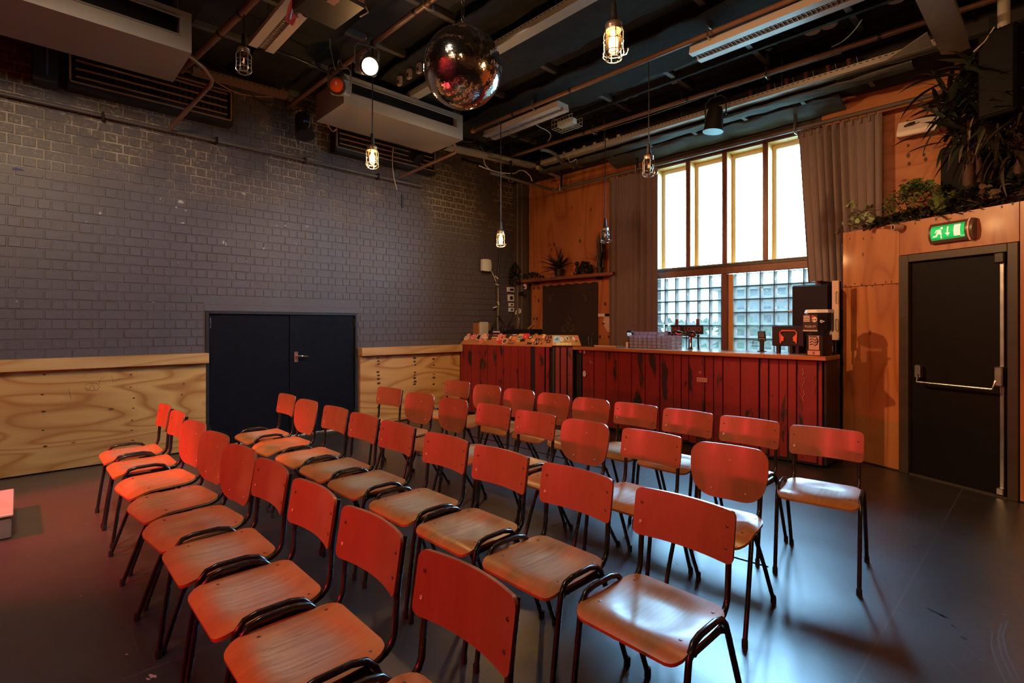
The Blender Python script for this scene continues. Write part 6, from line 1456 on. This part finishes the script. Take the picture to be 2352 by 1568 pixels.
cable('thick black cable crossing from the unlit pendant to the spotlights', cz((590, 118), (615, 113), (650, 122), (720, 150), (760, 170), z=3.95), 0.012)
cable('white cable hanging from the red spotlight in a loop', [at(x, y, Y=2.6) for x, y in ((745, 210), (738, 235), (745, 270), (762, 300), (772, 297))], 0.006, (0.7, 0.5, 0.3))
cable('thin white cable hanging from the projector', [at(x, y, Y=2.2) for x, y in ((757, 84), (759, 110), (765, 140), (770, 160))], 0.004, (0.5, 0.48, 0.45))
cable('white cables hanging below the middle grille', [at(x, y, X=-6.43) for x, y in ((903, 340), (901, 370), (905, 410), (912, 436))], 0.007, (0.6, 0.55, 0.42))
cable('black cable looping from the brown pipe end towards the air unit', cz((1060, 322), (1085, 325), (1108, 310), (1112, 298), z=3.95), 0.008)
cable('silver flexible duct hanging between pipe and tray', cz((1242, 343), (1262, 347), (1278, 357), (1290, 372), (1305, 377), (1318, 384), z=3.8), 0.026, (0.10, 0.10, 0.10))
cable('white cable loop at the end of the flexible duct', cz((1318, 384), (1324, 376), (1324, 366), (1310, 372), (1305, 362), z=3.8), 0.006, (0.6, 0.6, 0.57))
cable('bunch of white cables running along the corner rail', [at(x, y, X=-5.63) for x, y in ((1100, 380), (1120, 388), (1150, 396), (1180, 398), (1192, 392), (1205, 393), (1218, 405), (1222, 416))], 0.009, (0.5, 0.48, 0.44))
cable('second bunch of pale cables over the corner rail', [at(x, y, X=-5.9) for x, y in ((1102, 335), (1112, 350), (1113, 375), (1130, 392), (1160, 401))], 0.009, (0.42, 0.40, 0.36))
cable('black cable bunch above the brick wall near the corner', [at(x, y, X=-6.585) for x, y in ((1060, 366), (1080, 372), (1100, 378), (1125, 392), (1150, 408))], 0.014)
cable('thin pale wire loop by the pendant in the far corner', [at(x, y, X=-5.9) for x, y in ((1178, 377), (1173, 386), (1173, 396))], 0.005, (0.5, 0.48, 0.44))
cable('white loose wire hanging from the black ceiling by the discs', cz((1980, 45), (1960, 72), (1935, 95), (1910, 108), z=4.1), 0.005, (0.55, 0.55, 0.53))
cable('pale wire with a dark plug dangling from the pale post', [at(x, y, Y=5.7) for x, y in ((2284, 62), (2272, 80), (2262, 95), (2248, 108), (2236, 119))], 0.006, (0.5, 0.45, 0.38))
cable('thin black wire strung along the long brown pipe', [Vector((-4.6, 5.60, 4.0)), Vector((-3.6, 5.62, 3.97)), Vector((-2.4, 5.66, 4.0)), Vector((-1.4, 5.68, 3.99))], 0.005, (0.12, 0.11, 0.1))
cable('grey wire from pipe to the caged emergency light', cz((1222, 279), (1240, 292), (1257, 300), (1265, 312), (1258, 325), z=3.95), 0.007, (0.35, 0.34, 0.32))
bs = at(924, 462, X=WX + 0.01); o_ = MB().box(WX, WX + 0.015, bs.y - 0.02, bs.y + 0.02, bs.z - 0.09, bs.z + 0.09, 0.003).build('black_wall_strip', BLACK); tag(o_, 'short black strip fixed to the brick wall below the middle grille', 'strip')
# =================================================================== CURTAINS, PLANTS, SIGNS
CURT = Mat('grey_brown_curtain'); _c = CURT.co(); _n = CURT.noise(CURT.map(_c, (60, 60, 6)), 1.0, 3.0)
CURT.p(col=CURT.mix(_n, (0.125, 0.098, 0.094), (0.195, 0.158, 0.152)), rough=0.85, sheen=0.3)
def curtain(x0, x1, z0, z1, folds, label, seed, skewL=0.0, y=6.36, amp=0.035):
    rr = random.Random(seed); n = folds * 8; ph = [rr.uniform(0, 6.28) for _ in range(4)]
    t = empty('curtain', ((x0 + x1) / 2, y, z1), label, 'curtain')
    def f(i, j):
        s = i / n; v = j / 10
        x = x0 + (x1 - x0) * s + skewL * (1 - s) * (1 - v)
        a = amp * (0.55 + 0.45 * math.sin(s * 9 + ph[0]))
        return (x + 0.012 * math.sin(s * folds * 2 * PI + 1.2), y + a * math.sin(s * folds * 2 * PI + 0.5 * math.sin(s * 7 + ph[1]) + 0.3 * math.sin(v * 3 + ph[2])) * (0.75 + 0.35 * (1 - v)), z0 + (z1 - z0) * v + (0.012 * math.sin(s * 12 + ph[3]) if j == 0 else 0))
    MB().sheet(f, n, 10).build('cloth', CURT.m, t, 180, world=True)
    MB().sheet(lambda i, j: (x0 + (x1 - x0) * i / n, y + amp * 0.7 * math.sin(i / n * folds * 2 * PI) + 0.004, z1 - 0.06 + 0.06 * j), n, 1).build('heading_tape', CURT.m, t, 180, world=True)
    for i in range(folds): MB().tube([(x0 + (x1 - x0) * (i + 0.5) / folds, y, z1 - 0.03), (x0 + (x1 - x0) * (i + 0.5) / folds, y - 0.03, z1 + 0.03), (x0 + (x1 - x0) * (i + 0.5) / folds, y - 0.06, z1 - 0.0)], 0.004, 5).build('hook', STEEL, t, world=True)
    return t
curtain(-4.57, -3.77, 0.35, 3.555, 8, 'long grey-brown pleated curtain left of the window', 3)
curtain(-2.0, -1.22, 1.87, 3.56, 10, 'shorter grey-brown pleated curtain right of the window', 5, 0.10, 6.37, 0.04)
# ---------------------------------------------------------------- leaves
def blade(L, W, droop, n=6, fold=0.15, tip=0.9):
    """long pointed leaf along +X, arching down"""
    b = MB(); vs = []; fs = []
    for i in range(n + 1):
        t = i / n; w_ = W * (math.sin(PI * min(1, 0.12 + t * 0.88)) ** 0.7) if tip > 0.5 else W * (1 - t) ** 0.5
        if i == n: w_ = 0.0008
        a = -droop * t; x = L * (t - 0.18 * droop * t * t); zz = L * (0.55 * t * (1 - 0.0) * max(0.0, 0.5 - droop * 0.2)) - droop * L * 0.55 * t * t
        vs += [(x, -w_, zz + w_ * fold), (x, 0, zz), (x, w_, zz + w_ * fold)]
    for i in range(n):
        for k in (0, 1): fs.append((i * 3 + k, i * 3 + k + 1, i * 3 + 4 + k, i * 3 + 3 + k))
    return b.add(vs, fs)
def round_leaf(L, W):
    b = MB(); n = 6; vs = []; fs = []
    for i in range(n + 1):
        t = i / n; w_ = W * math.sin(PI * (t ** 0.85)) ** 0.75 if 0 < i < n else 0.0006
        vs += [(L * t, -w_, 0.10 * L * t * (1 - t) + w_ * 0.25), (L * t, 0, 0.06 * L * math.sin(PI * t)), (L * t, w_, 0.10 * L * t * (1 - t) + w_ * 0.25)]
    for i in range(n):
        for k in (0, 1): fs.append((i * 3 + k, i * 3 + k + 1, i * 3 + 4 + k, i * 3 + 3 + k))
    return b.add(vs, fs)
LEAF_DK = leaf_mat('dark_leaf', (0.012, 0.017, 0.012), (0.030, 0.040, 0.024)); LEAF_AG = leaf_mat('agave_leaf', (0.020, 0.026, 0.022), (0.045, 0.050, 0.036))
LEAF_GR = leaf_mat('green_leaf', (0.06, 0.12, 0.028), (0.14, 0.22, 0.06)); LEAF_LT = leaf_mat('pale_green_leaf', (0.22, 0.34, 0.16), (0.36, 0.50, 0.28)); LEAF_BR = leaf_mat('brownish_leaf', (0.10, 0.075, 0.045), (0.20, 0.15, 0.09))
LEAF_DRY = leaf_mat('dry_leaf', (0.12, 0.09, 0.055), (0.26, 0.21, 0.14)); STEM = plain('woody_stem', (0.10, 0.065, 0.04), 0.6); TRUNK = plain('palm_trunk', (0.060, 0.028, 0.022), 0.7, var=0.5, bump=0.5)
POT = plain('dark_pot', (0.018, 0.014, 0.013), 0.5); TERRA = plain('terracotta', (0.35, 0.15, 0.075), 0.6); SOIL = plain('soil', (0.03, 0.02, 0.014), 0.9)
def pot(t, r, h, mat, z=0.0):
    MB().lathe([(r * 0.72, z), (r * 0.95, z + h * 0.85), (r * 1.06, z + h * 0.86), (r * 1.06, z + h), (r * 0.9, z + h), (r * 0.86, z + h * 0.9)], 18).build('pot', mat, t, 40)
    MB().lathe([(r * 0.88, z + h * 0.9), (0.0, z + h * 0.93)], 14).build('soil', SOIL, t)
def leaves(t, me, pts, nm='leaf'):
    for (p, rz, el, roll, s) in pts:
        L_ = max(v.co.x for v in me.vertices) * s * 1.02; wp = t.location + Vector(p)
        if wp.y + math.sin(rz) * L_ > WY - 0.08: rz = -abs(rz % PI)
        if wp.y > WY - 0.1: continue
        o = link(nm, me, t, p); o.rotation_euler = (Matrix.Rotation(rz, 3, 'Z') @ Matrix.Rotation(-el, 3, 'Y') @ Matrix.Rotation(roll, 3, 'X')).to_euler(); o.scale = (s, s, s)
# spiky agave on the wall shelf
q = at(1285, 634, Y=6.38)
ag = empty('agave_plant', (q.x, 6.37, SHZ), 'dark spiky agave in a dark pot on the wall shelf', 'potted plant')
pot(ag, 0.085, 0.12, POT)
rr = random.Random(5)
am = blade(0.42, 0.026, 0.35, 6, 0.35).mesh('leaf', LEAF_AG, 60)
pts = []
for i in range(44):
    el = rr.choice([1.2, 0.8, 0.55, 0.35, 0.2, 0.05, -0.2]) + rr.uniform(-0.12, 0.12); rz = i * 2.4 + rr.uniform(-0.2, 0.2); s = rr.uniform(0.75, 1.05) * (0.85 if el > 1 else 1)
    if math.sin(rz) > 0.25: s *= 0.38
    pts.append(((0, 0, 0.12 + max(0, el) * 0.05), rz, el, 0, s))
leaves(ag, am, pts)
# grassy plant and small bush on the shelf
q = at(1378, 630, Y=6.38)
gp = empty('tall_grass_plant', (q.x, 6.38, SHZ), 'tall upright grassy plant at the curtain end of the wall shelf', 'potted plant')
pot(gp, 0.06, 0.09, POT)
gm_ = blade(0.50, 0.008, 0.15, 6, 0.2).mesh('leaf', LEAF_DK, 60); gm2 = blade(0.42, 0.005, 1.0, 7, 0.2).mesh('leaf', LEAF_DK, 60)
leaves(gp, gm_, [((rr.uniform(-0.05, 0.05), rr.uniform(-0.03, 0.03), 0.07), rr.uniform(0, 6.28), rr.uniform(1.25, 1.52), 0, rr.uniform(0.7, 1.15)) for _ in range(70)])
leaves(gp, gm2, [((0, 0, 0.12), (PI + rr.uniform(-0.7, 0.5)) if k % 3 else rr.uniform(-0.8, 0.2), rr.uniform(0.75, 1.25), 0, rr.uniform(0.7, 1.1)) for k in range(26)])
def bushy(name, label, loc, rx, ry, rz_, n, mat, leaf, seed, stem=True, cat='plant', potd=None):
    t = empty(name, loc, label, cat); r2 = random.Random(seed); b = MB()
    for i in range(n):
        a, e = r2.uniform(0, 2 * PI), r2.uniform(-0.1, 1.0) * PI / 2; k = r2.uniform(0.55, 1.0) ** 0.5
        p = Vector((rx * k * math.cos(a) * math.cos(e), ry * k * math.sin(a) * math.cos(e), rz_ * k * max(0.03, math.sin(e)) + 0.02))
        M = Matrix.Translation(p) @ Matrix.Rotation(r2.uniform(0, 6.28), 4, 'Z') @ Matrix.Rotation(r2.uniform(-1.1, 0.6), 4, 'Y') @ Matrix.Rotation(r2.uniform(-0.8, 0.8), 4, 'X') @ Matrix.Scale(r2.uniform(0.7, 1.2), 4)
        b.add([M @ Vector(v) for v in leaf.v], leaf.f)
    o = b.build('foliage', mat, t, 60); o['kind'] = 'stuff'
    sm = MB()
    for i in range(6):
        a = r2.uniform(0, 6.28); sm.tube([(0, 0, 0), (rx * 0.4 * math.cos(a), ry * 0.4 * math.sin(a), rz_ * 0.4), (rx * 0.8 * math.cos(a), ry * 0.8 * math.sin(a), rz_ * 0.75)], 0.005, 5)
    sm.build('stems', STEM, t)
    if potd: pot(t, potd[0], potd[1], potd[2])
    return t
small = round_leaf(0.055, 0.02); tiny = round_leaf(0.035, 0.014)
q = at(1342, 632, Y=6.40); bushy('small_bush', 'low dark bush beside the grassy plant on the wall shelf', (q.x, 6.40, SHZ), 0.17, 0.08, 0.17, 150, LEAF_DK, small, 7)
q = at(1222, 634, Y=6.40); bushy('trailing_fern', 'low dark trailing plant at the corner end of the wall shelf', (q.x, 6.39, SHZ), 0.28, 0.09, 0.09, 190, LEAF_DK, tiny, 8)
q = at(1186, 632, Y=6.36); bushy('corner_ivy', 'dark ivy clump before the corner column above the sockets', (q.x + 0.06, 6.26, SHZ - 0.09), 0.12, 0.06, 0.36, 200, LEAF_DK, small, 9)
q = at(1327, 634, Y=6.38)
fi = empty('figurine', (q.x, 6.36, SHZ), 'small black figurine with a round head between the agave and the bush', 'figurine')
MB().lathe([(0.03, 0), (0.028, 0.012), (0.012, 0.03), (0.018, 0.07), (0.024, 0.11), (0.014, 0.14), (0.010, 0.155)], 12).build('body', DARKPLAST, fi, 50)
MB().lathe([(0.034 * math.sin(PI * i / 10), 0.185 - 0.034 * math.cos(PI * i / 10)) for i in range(11)], 14).build('head', DARKPLAST, fi, 60)
for sx in (-1, 1): MB().tube([(0.012 * sx, 0, 0.125), (0.035 * sx, 0, 0.09), (0.03 * sx, -0.01, 0.055)], 0.006, 6).build('arm', DARKPLAST, fi, 50)
for i, x_ in enumerate((-0.05, -0.075)):
    tt_ = empty('small_jar', (q.x + x_ - 0.02 * i, 6.35, SHZ), ('tiny dark jar next to the figurine', 'tiny pale jar next to the figurine')[i], 'jar'); MB().lathe([(0.012, 0), (0.014, 0.005), (0.014, 0.04), (0.009, 0.046), (0.009, 0.055), (0, 0.055)], 10).build('body', fcol(((0.05, 0.03, 0.02), (0.4, 0.22, 0.12))[i]), tt_, 40)
# ---------------------------------------------------------------- plants on the partition deck
DZ_ = 2.345
def deck(px_, py_, v=0.2):
    """point on the deck plane at depth v behind the partition face along the pixel ray's column"""
    d = ray(px_, py_); q_ = PO - PN * v - Vector((0, 0, CAM_H)); s = q_.dot(PN) / d.dot(PN); P = Vector((0, 0, CAM_H)) + d * s
    return P
def on_deck(px_, v): p = deck(px_, 480, v); return Vector((p.x, p.y, DZ_))
# pale big-leaved vine at the left end
p0 = on_deck(1975, 0.09)
vine = empty('leafy_vine', p0, 'pale green round-leaved vine trailing over the left end of the partition', 'plant')
rl1 = round_leaf(0.085, 0.033).mesh('leaf', LEAF_LT, 60); rl2 = round_leaf(0.085, 0.033).mesh('leaf', LEAF_GR, 60); rl3 = round_leaf(0.10, 0.042).mesh('leaf', LEAF_BR, 60)
def vine_stem(t, pix, v, me, n_l, seed, r=0.004, s0=0.8, jit=0.02):
    r2 = random.Random(seed); P = [deck(x, y, v + r2.uniform(-jit, jit)) - t.location for x, y in pix]
    MB().tube(P, r, 5).build('stem', STEM, t, 60)
    for k in range(n_l):
        u = (k + 0.5) / n_l * (len(P) - 1); i = int(u); p = P[i].lerp(P[i + 1], u - i)
        o = link('leaf', me, t, p); o.rotation_euler = (r2.uniform(-0.9, 0.9), r2.uniform(-1.2, 0.9), r2.uniform(0, 6.28)); o.scale = (s0 * r2.uniform(0.7, 1.25),) * 3
vine_stem(vine, [(1975, 520), (1955, 505), (1935, 512), (1915, 518)], 0.03, rl1, 12, 1)
vine_stem(vine, [(1970, 525), (1950, 515), (1925, 525), (1930, 532)], 0.02, rl1, 10, 2)
vine_stem(vine, [(1978, 520), (1965, 490), (1955, 470), (1945, 448)], 0.06, rl1, 9, 3)
vine_stem(vine, [(1990, 520), (1985, 500), (1998, 490), (2008, 512)], 0.06, rl1, 6, 4)
vine_stem(vine, [(1962, 522), (1968, 495), (1985, 482), (2010, 478)], 0.07, rl2, 5, 5)
p0 = on_deck(2017, 0.20)
tp1 = empty('terracotta_pot_plant', p0, 'terracotta pot with a thin twig and dark fern on the left of the partition top', 'potted plant')
MB().lathe([(0.06, 0), (0.085, 0.10), (0.095, 0.105), (0.095, 0.15), (0.08, 0.15), (0.078, 0.12), (0, 0.12)], 18).build('pot', TERRA, tp1, 40)
P_t = [deck(1995, 480, 0.2) - p0, deck(2008, 460, 0.2) - p0, deck(2020, 438, 0.2) - p0]; MB().tube(P_t, 0.004, 5).build('twig', STEM, tp1)
fr_me = blade(0.22, 0.012, 0.9, 6, 0.1).mesh('leaf', LEAF_DK, 60)
leaves(tp1, fr_me, [((rr.uniform(-0.12, 0.08), rr.uniform(-0.1, 0.02), 0.05), rr.uniform(0, 6.28), rr.uniform(0.1, 1.0), 0, rr.uniform(0.6, 1.1)) for _ in range(36)])
bushy('green_bush', 'dense green bush on the partition top between pot and palm', on_deck(2105, 0.17), 0.30, 0.13, 0.42, 900, LEAF_GR, tiny, 21)
bushy('dark_ground_cover', 'low dark foliage along the partition top above the exit sign', on_deck(2140, 0.16), 0.55, 0.14, 0.12, 520, LEAF_DK, small, 22)
bushy('dark_ground_cover', 'low dark foliage at the right end of the partition top', on_deck(2320, 0.18), 0.50, 0.14, 0.26, 620, LEAF_DK, small, 23)
bl2 = empty('broad_leaf_plant', on_deck(2160, 0.10), 'young plant with broad yellow-green leaves above the exit sign', 'plant')
vine_stem(bl2, [(2165, 492), (2160, 470), (2150, 440), (2140, 420)], 0.05, rl2, 10, 31, s0=0.8); vine_stem(bl2, [(2165, 495), (2150, 478), (2130, 470)], 0.04, rl2, 7, 32, s0=0.8); vine_stem(bl2, [(2168, 495), (2178, 465), (2190, 440)], 0.05, rl2, 8, 33, s0=0.8); vine_stem(bl2, [(2160, 495), (2175, 505), (2190, 512)], -0.02, rl2, 6, 34, s0=0.6)
bl3 = empty('broad_leaf_plant', on_deck(2260, 0.10), 'plant with broad brownish leaves at the right of the partition top', 'plant')
vine_stem(bl3, [(2262, 478), (2255, 450), (2262, 425)], 0.05, rl3, 8, 41, s0=0.75); vine_stem(bl3, [(2266, 478), (2290, 450), (2300, 425)], 0.05, rl3, 8, 42, s0=0.75); vine_stem(bl3, [(2120, 490), (2110, 480), (2105, 470)], 0.02, rl3, 5, 43, s0=0.7)
# palm
p0 = on_deck(2228, 0.22)
palm = empty('palm_tree', p0, 'tall dark palm in a tub on the partition top, fronds up to the ceiling', 'palm')
pot(palm, 0.14, 0.10, POT)
crown = deck(2222, 268, 0.20) - p0
MB().tube([(0, 0, 0.08), (crown.x * 0.4, crown.y * 0.4, crown.z * 0.5), crown], [0.055, 0.045, 0.04], 10).build('trunk', TRUNK, palm, 50)
MB().tube([(0.05, 0.02, 0.08), (crown.x * 0.5 + 0.07, crown.y * 0.5, crown.z * 0.5), crown + Vector((0.06, 0, 0.02))], [0.03, 0.026, 0.022], 8).build('trunk', TRUNK, palm, 50)
pb1 = blade(0.60, 0.026, 0.95, 8, 0.15).mesh('leaf', LEAF_DK, 60); pb2 = blade(0.46, 0.034, 0.35, 7, 0.15).mesh('leaf', LEAF_DK, 60)
r2 = random.Random(12); pts = []
for k in range(230):
    o_ = Vector((r2.uniform(-0.18, 0.30), r2.uniform(-0.16, 0.10), r2.uniform(-0.22, 0.36)))
    pts.append((crown + o_, r2.uniform(0, 6.28), r2.uniform(-0.6, 1.0), r2.uniform(-0.4, 0.4), r2.uniform(0.55, 0.95)))
leaves(palm, pb1, pts[:110]); leaves(palm, pb2, pts[110:])
dm = blade(0.34, 0.012, 0.5, 6, 0.3).mesh('dry_leaf', LEAF_DRY, 60)
leaves(palm, dm, [(crown + Vector((r2.uniform(-0.05, 0.08), r2.uniform(-0.06, 0.04), r2.uniform(-0.22, 0.0))), r2.uniform(0, 6.28), r2.uniform(-1.45, -1.0), r2.uniform(-0.5, 0.5), r2.uniform(0.6, 1.1)) for _ in range(22)], 'dry_leaf')
p0 = on_deck(2340, 0.26)
palm2 = empty('palm_tree', p0, 'second dark palm at the right edge with drooping brown-green fronds', 'palm')
pot(palm2, 0.14, 0.12, POT)
crown2 = deck(2330, 230, 0.24) - p0
MB().tube([(0, 0, 0.1), crown2 * 0.5 + Vector((0.03, 0, 0)), crown2], [0.05, 0.042, 0.036], 10).build('trunk', TRUNK, palm2, 50)
pb3 = blade(0.62, 0.017, 1.1, 8, 0.15).mesh('leaf', leaf_mat('olive_leaf', (0.022, 0.020, 0.012), (0.060, 0.045, 0.024)), 60)
leaves(palm2, pb3, [(crown2 + Vector((r2.uniform(-0.15, 0.15), r2.uniform(-0.12, 0.1), r2.uniform(-0.5, 0.25))), r2.uniform(0, 6.28), r2.uniform(-0.7, 0.9), r2.uniform(-0.4, 0.4), r2.uniform(0.6, 1.0)) for _ in range(150)])
# dark screen board behind the palms and the hanging loudspeaker
a_ = deck(2160, 345, 0.37)
sb = empty('black_screen', Vector((a_.x, a_.y, DZ_)) + PU * 0.6, 'large black board standing behind the palms on the partition top', 'screen', rz=PR)
MB().box(-0.60, 0.9, 0.0, 0.06, 0.0, a_.z - DZ_, 0.004).build('board', BLACK2, sb)
MB().box(-0.60, 0.9, -0.012, -0.001, a_.z - DZ_ - 0.05, a_.z - DZ_, 0.003).build('top_rail', BLACK2, sb)
ls = at(2306, 175, Y=5.80)
sp = empty('hanging_loudspeaker', (ls.x, ls.y, ls.z), 'black loudspeaker hanging from the ceiling above the palms', 'speaker', rz=-0.35)
MB().box(-0.125, 0.125, -0.12, 0.12, -0.34, 0.36, 0.012).build('cabinet', BLACK2, sp); MB().box(-0.112, 0.112, -0.128, -0.121, -0.32, 0.34, 0.006).build('front_mesh', plain('speaker_mesh', (0.006, 0.006, 0.007), 0.7, spec=0.15, bump=0.3), sp)
MB().tube([(0, 0, 0.36), (0, 0, CEILZ - ls.z)], 0.018, 8).build('bracket', BLACK, sp); MB().tube([(-0.13, -0.05, -0.2), (-0.14, -0.06, 0.3)], 0.008, 6).build('side_rail', STEEL, sp)
# white lamp on the back wall between curtain and palm
q = at(2108, 292, Y=6.40)
wl = empty('wall_lamp', (q.x, 6.48, q.z), 'white wedge-shaped wall light half hidden by the palm', 'wall light')
MB().prism([(0.0, -0.07), (0.0, 0.09), (-0.05, 0.09), (-0.14, -0.03), (-0.14, -0.07)], -0.16, 0.16, lambda u, v, d_: (d_, u, v)).build('housing', WHITE, wl)
MB().box(-0.14, 0.14, -0.135, -0.02, -0.078, -0.0705).build('diffuser', LFIX, wl)
MB().tube([(-0.10, -0.10, 0.03), (-0.06, -0.13, 0.035), (-0.02, -0.11, 0.045)], 0.012, 6).build('dark_clip', BLACK, wl)
# ---------------------------------------------------------------- exit sign, bullet camera
EG = glow('exit_green', (0.0, 0.60, 0.10), 1.0); EW = glow('exit_pictogram_white', (1.0, 0.86, 0.55), 1.0); EDARK = plain('dark_gap', (0.0, 0.05, 0.01), 0.5)
u0, _, z1 = patp(2137, 521, 0.05); u1, _, _ = patp(2238, 502, 0.05); zc_ = (patp(2185, 510, 0.05)[2] + patp(2185, 553, 0.05)[2]) / 2
ex = empty('exit_sign', PO + PU * ((u0 + u1) / 2) + Vector((0, 0, zc_)), 'glowing green exit sign with running man, arrow and door above the black door', 'exit sign', rz=PR)
hw, hh = (u1 - u0) / 2, 0.088
prof = [(-0.015, -hh), (-0.05, -hh), (-0.075, -hh * 0.6), (-0.085, 0.0), (-0.075, hh * 0.6), (-0.05, hh), (-0.015, hh)]
EXM = plain('exit_sign_bronze', (0.12, 0.075, 0.06), 0.35)
MB().prism(prof, -hw, hw - 0.035, lambda u, v, d_: (d_, u, v)).build('housing', EXM, ex, 50)
MB().prism([(a * 1.08, b * 1.08) for a, b in prof], hw - 0.035, hw - 0.022, lambda u, v, d_: (d_, u, v)).build('end_cap', plain('lamplit_end_cap', (0.75, 0.55, 0.42), 0.25), ex, 50)  # lamp glare on this cap is put into its pale colour
MB().prism(prof, hw - 0.022, hw, lambda u, v, d_: (d_, u, v)).build('end_cap', EXM, ex, 50)
def face_y(zz): return -0.0865 + 0.17 * (zz / hh) ** 2 * 0.06
gx0, gx1, gz = -hw + 0.022, hw - 0.055, hh * 0.70
def gsheet(i, j): x = gx0 + (gx1 - gx0) * i / 4; zz = -gz + 2 * gz * j / 8; return (x, -0.0868 + 0.0165 * (abs(zz) / gz) ** 2, zz)
MB().sheet(gsheet, 4, 8).build('green_panel', EG, ex, 60)
def picto(poly, nm='pictogram'):
    """poly in panel units: x 0..1 from left, y 0..1 up"""
    W_ = gx1 - gx0; pts_ = []
    for (a, b) in poly: x = gx0 + W_ * a; zz = -gz + 2 * gz * b; pts_.append((x, -0.0885 + 0.0165 * (abs(zz) / gz) ** 2, zz))
    MB().add(pts_, [tuple(range(len(pts_)))]).build(nm, EW, ex)
def cap(ax, ay, bx_, by_, w0, w1):
    """tapered limb"""
    asp = (gx1 - gx0) / (2 * gz); dx_, dy_ = (bx_ - ax) * asp, by_ - ay; L_ = math.hypot(dx_, dy_); nx_, ny_ = -dy_ / L_ / asp, dx_ / L_
    picto([(ax + nx_ * w0, ay + ny_ * w0), (ax - nx_ * w0, ay - ny_ * w0), (bx_ - nx_ * w1, by_ - ny_ * w1), (bx_ + nx_ * w1, by_ + ny_ * w1)])
asp = (gx1 - gx0) / (2 * gz)
picto([(0.335 + 0.085 / asp * math.cos(2 * PI * i / 14), 0.80 + 0.085 * math.sin(2 * PI * i / 14)) for i in range(14)], 'pictogram')
cap(0.30, 0.70, 0.22, 0.42, 0.10, 0.085); cap(0.28, 0.68, 0.185, 0.66, 0.045, 0.045); cap(0.19, 0.67, 0.15, 0.50, 0.045, 0.035); cap(0.30, 0.62, 0.33, 0.45, 0.04, 0.04); cap(0.25, 0.47, 0.335, 0.40, 0.06, 0.05); cap(0.325, 0.42, 0.315, 0.08, 0.05, 0.045); cap(0.22, 0.42, 0.18, 0.28, 0.06, 0.055); cap(0.19, 0.27, 0.07, 0.24, 0.055, 0.045)
cap(0.52, 0.86, 0.52, 0.64, 0.045, 0.045); cap(0.52, 0.64, 0.52, 0.42, 0.045, 0.045); picto([(0.44, 0.42), (0.60, 0.42), (0.52, 0.20)])
[picto([(0.70, 0.14 + k * 0.13), (0.89, 0.14 + k * 0.13), (0.89, 0.27 + k * 0.13), (0.70, 0.27 + k * 0.13)], 'pictogram_door') for k in range(6)]; picto([(0.88, 0.08), (1.0, 0.08), (1.0, 0.12), (0.88, 0.12)])
u, _, zz = patp(2063, 522, 0.06)
bc = empty('bullet_camera', PO + PU * u + Vector((0, 0, zz)), 'small pinkish white bullet camera near the top of the partition', 'camera', rz=PR)
Mb = Matrix.Rotation(PI / 2, 4, 'X') @ Matrix.Rotation(-0.5, 4, 'Y')
MB().lathe([(0.026, -0.035), (0.030, -0.02), (0.030, 0.05), (0.024, 0.052), (0.023, 0.045), (0, 0.045)], 16, Matrix.Translation((0, -0.055, 0)) @ Mb).build('housing', plain('camera_shell', (0.52, 0.36, 0.30), 0.35), bc, 40)
MB().lathe([(0.022, 0.046), (0.012, 0.05), (0, 0.051)], 14, Matrix.Translation((0, -0.055, 0)) @ Mb).build('lens', DARKPLAST, bc, 40)
MB().tube([(0.005, -0.014, 0.0), (0.004, -0.04, 0.0)], 0.014, 8).build('mount', plain('camera_mount', (0.3, 0.19, 0.15), 0.4), bc, 40)
# ---------------------------------------------------------------- low box at the left edge, in the red light
lbx = empty('low_crate', (-5.05, -0.35, 0), 'low white-topped crate on the floor at the left edge, lit red', 'crate')
MB().box(-5.42, -4.72, -0.70, -0.03, 0.004, 0.145, 0.006).build('body', plain('scuffed_grey_wood', (0.28, 0.20, 0.18), 0.6, var=0.4), lbx, world=True)
MB().box(-5.43, -4.71, -0.71, -0.02, 0.146, 0.163, 0.004).build('lid', plain('white_lid', (0.62, 0.56, 0.52), 0.5, var=0.2), lbx, world=True)
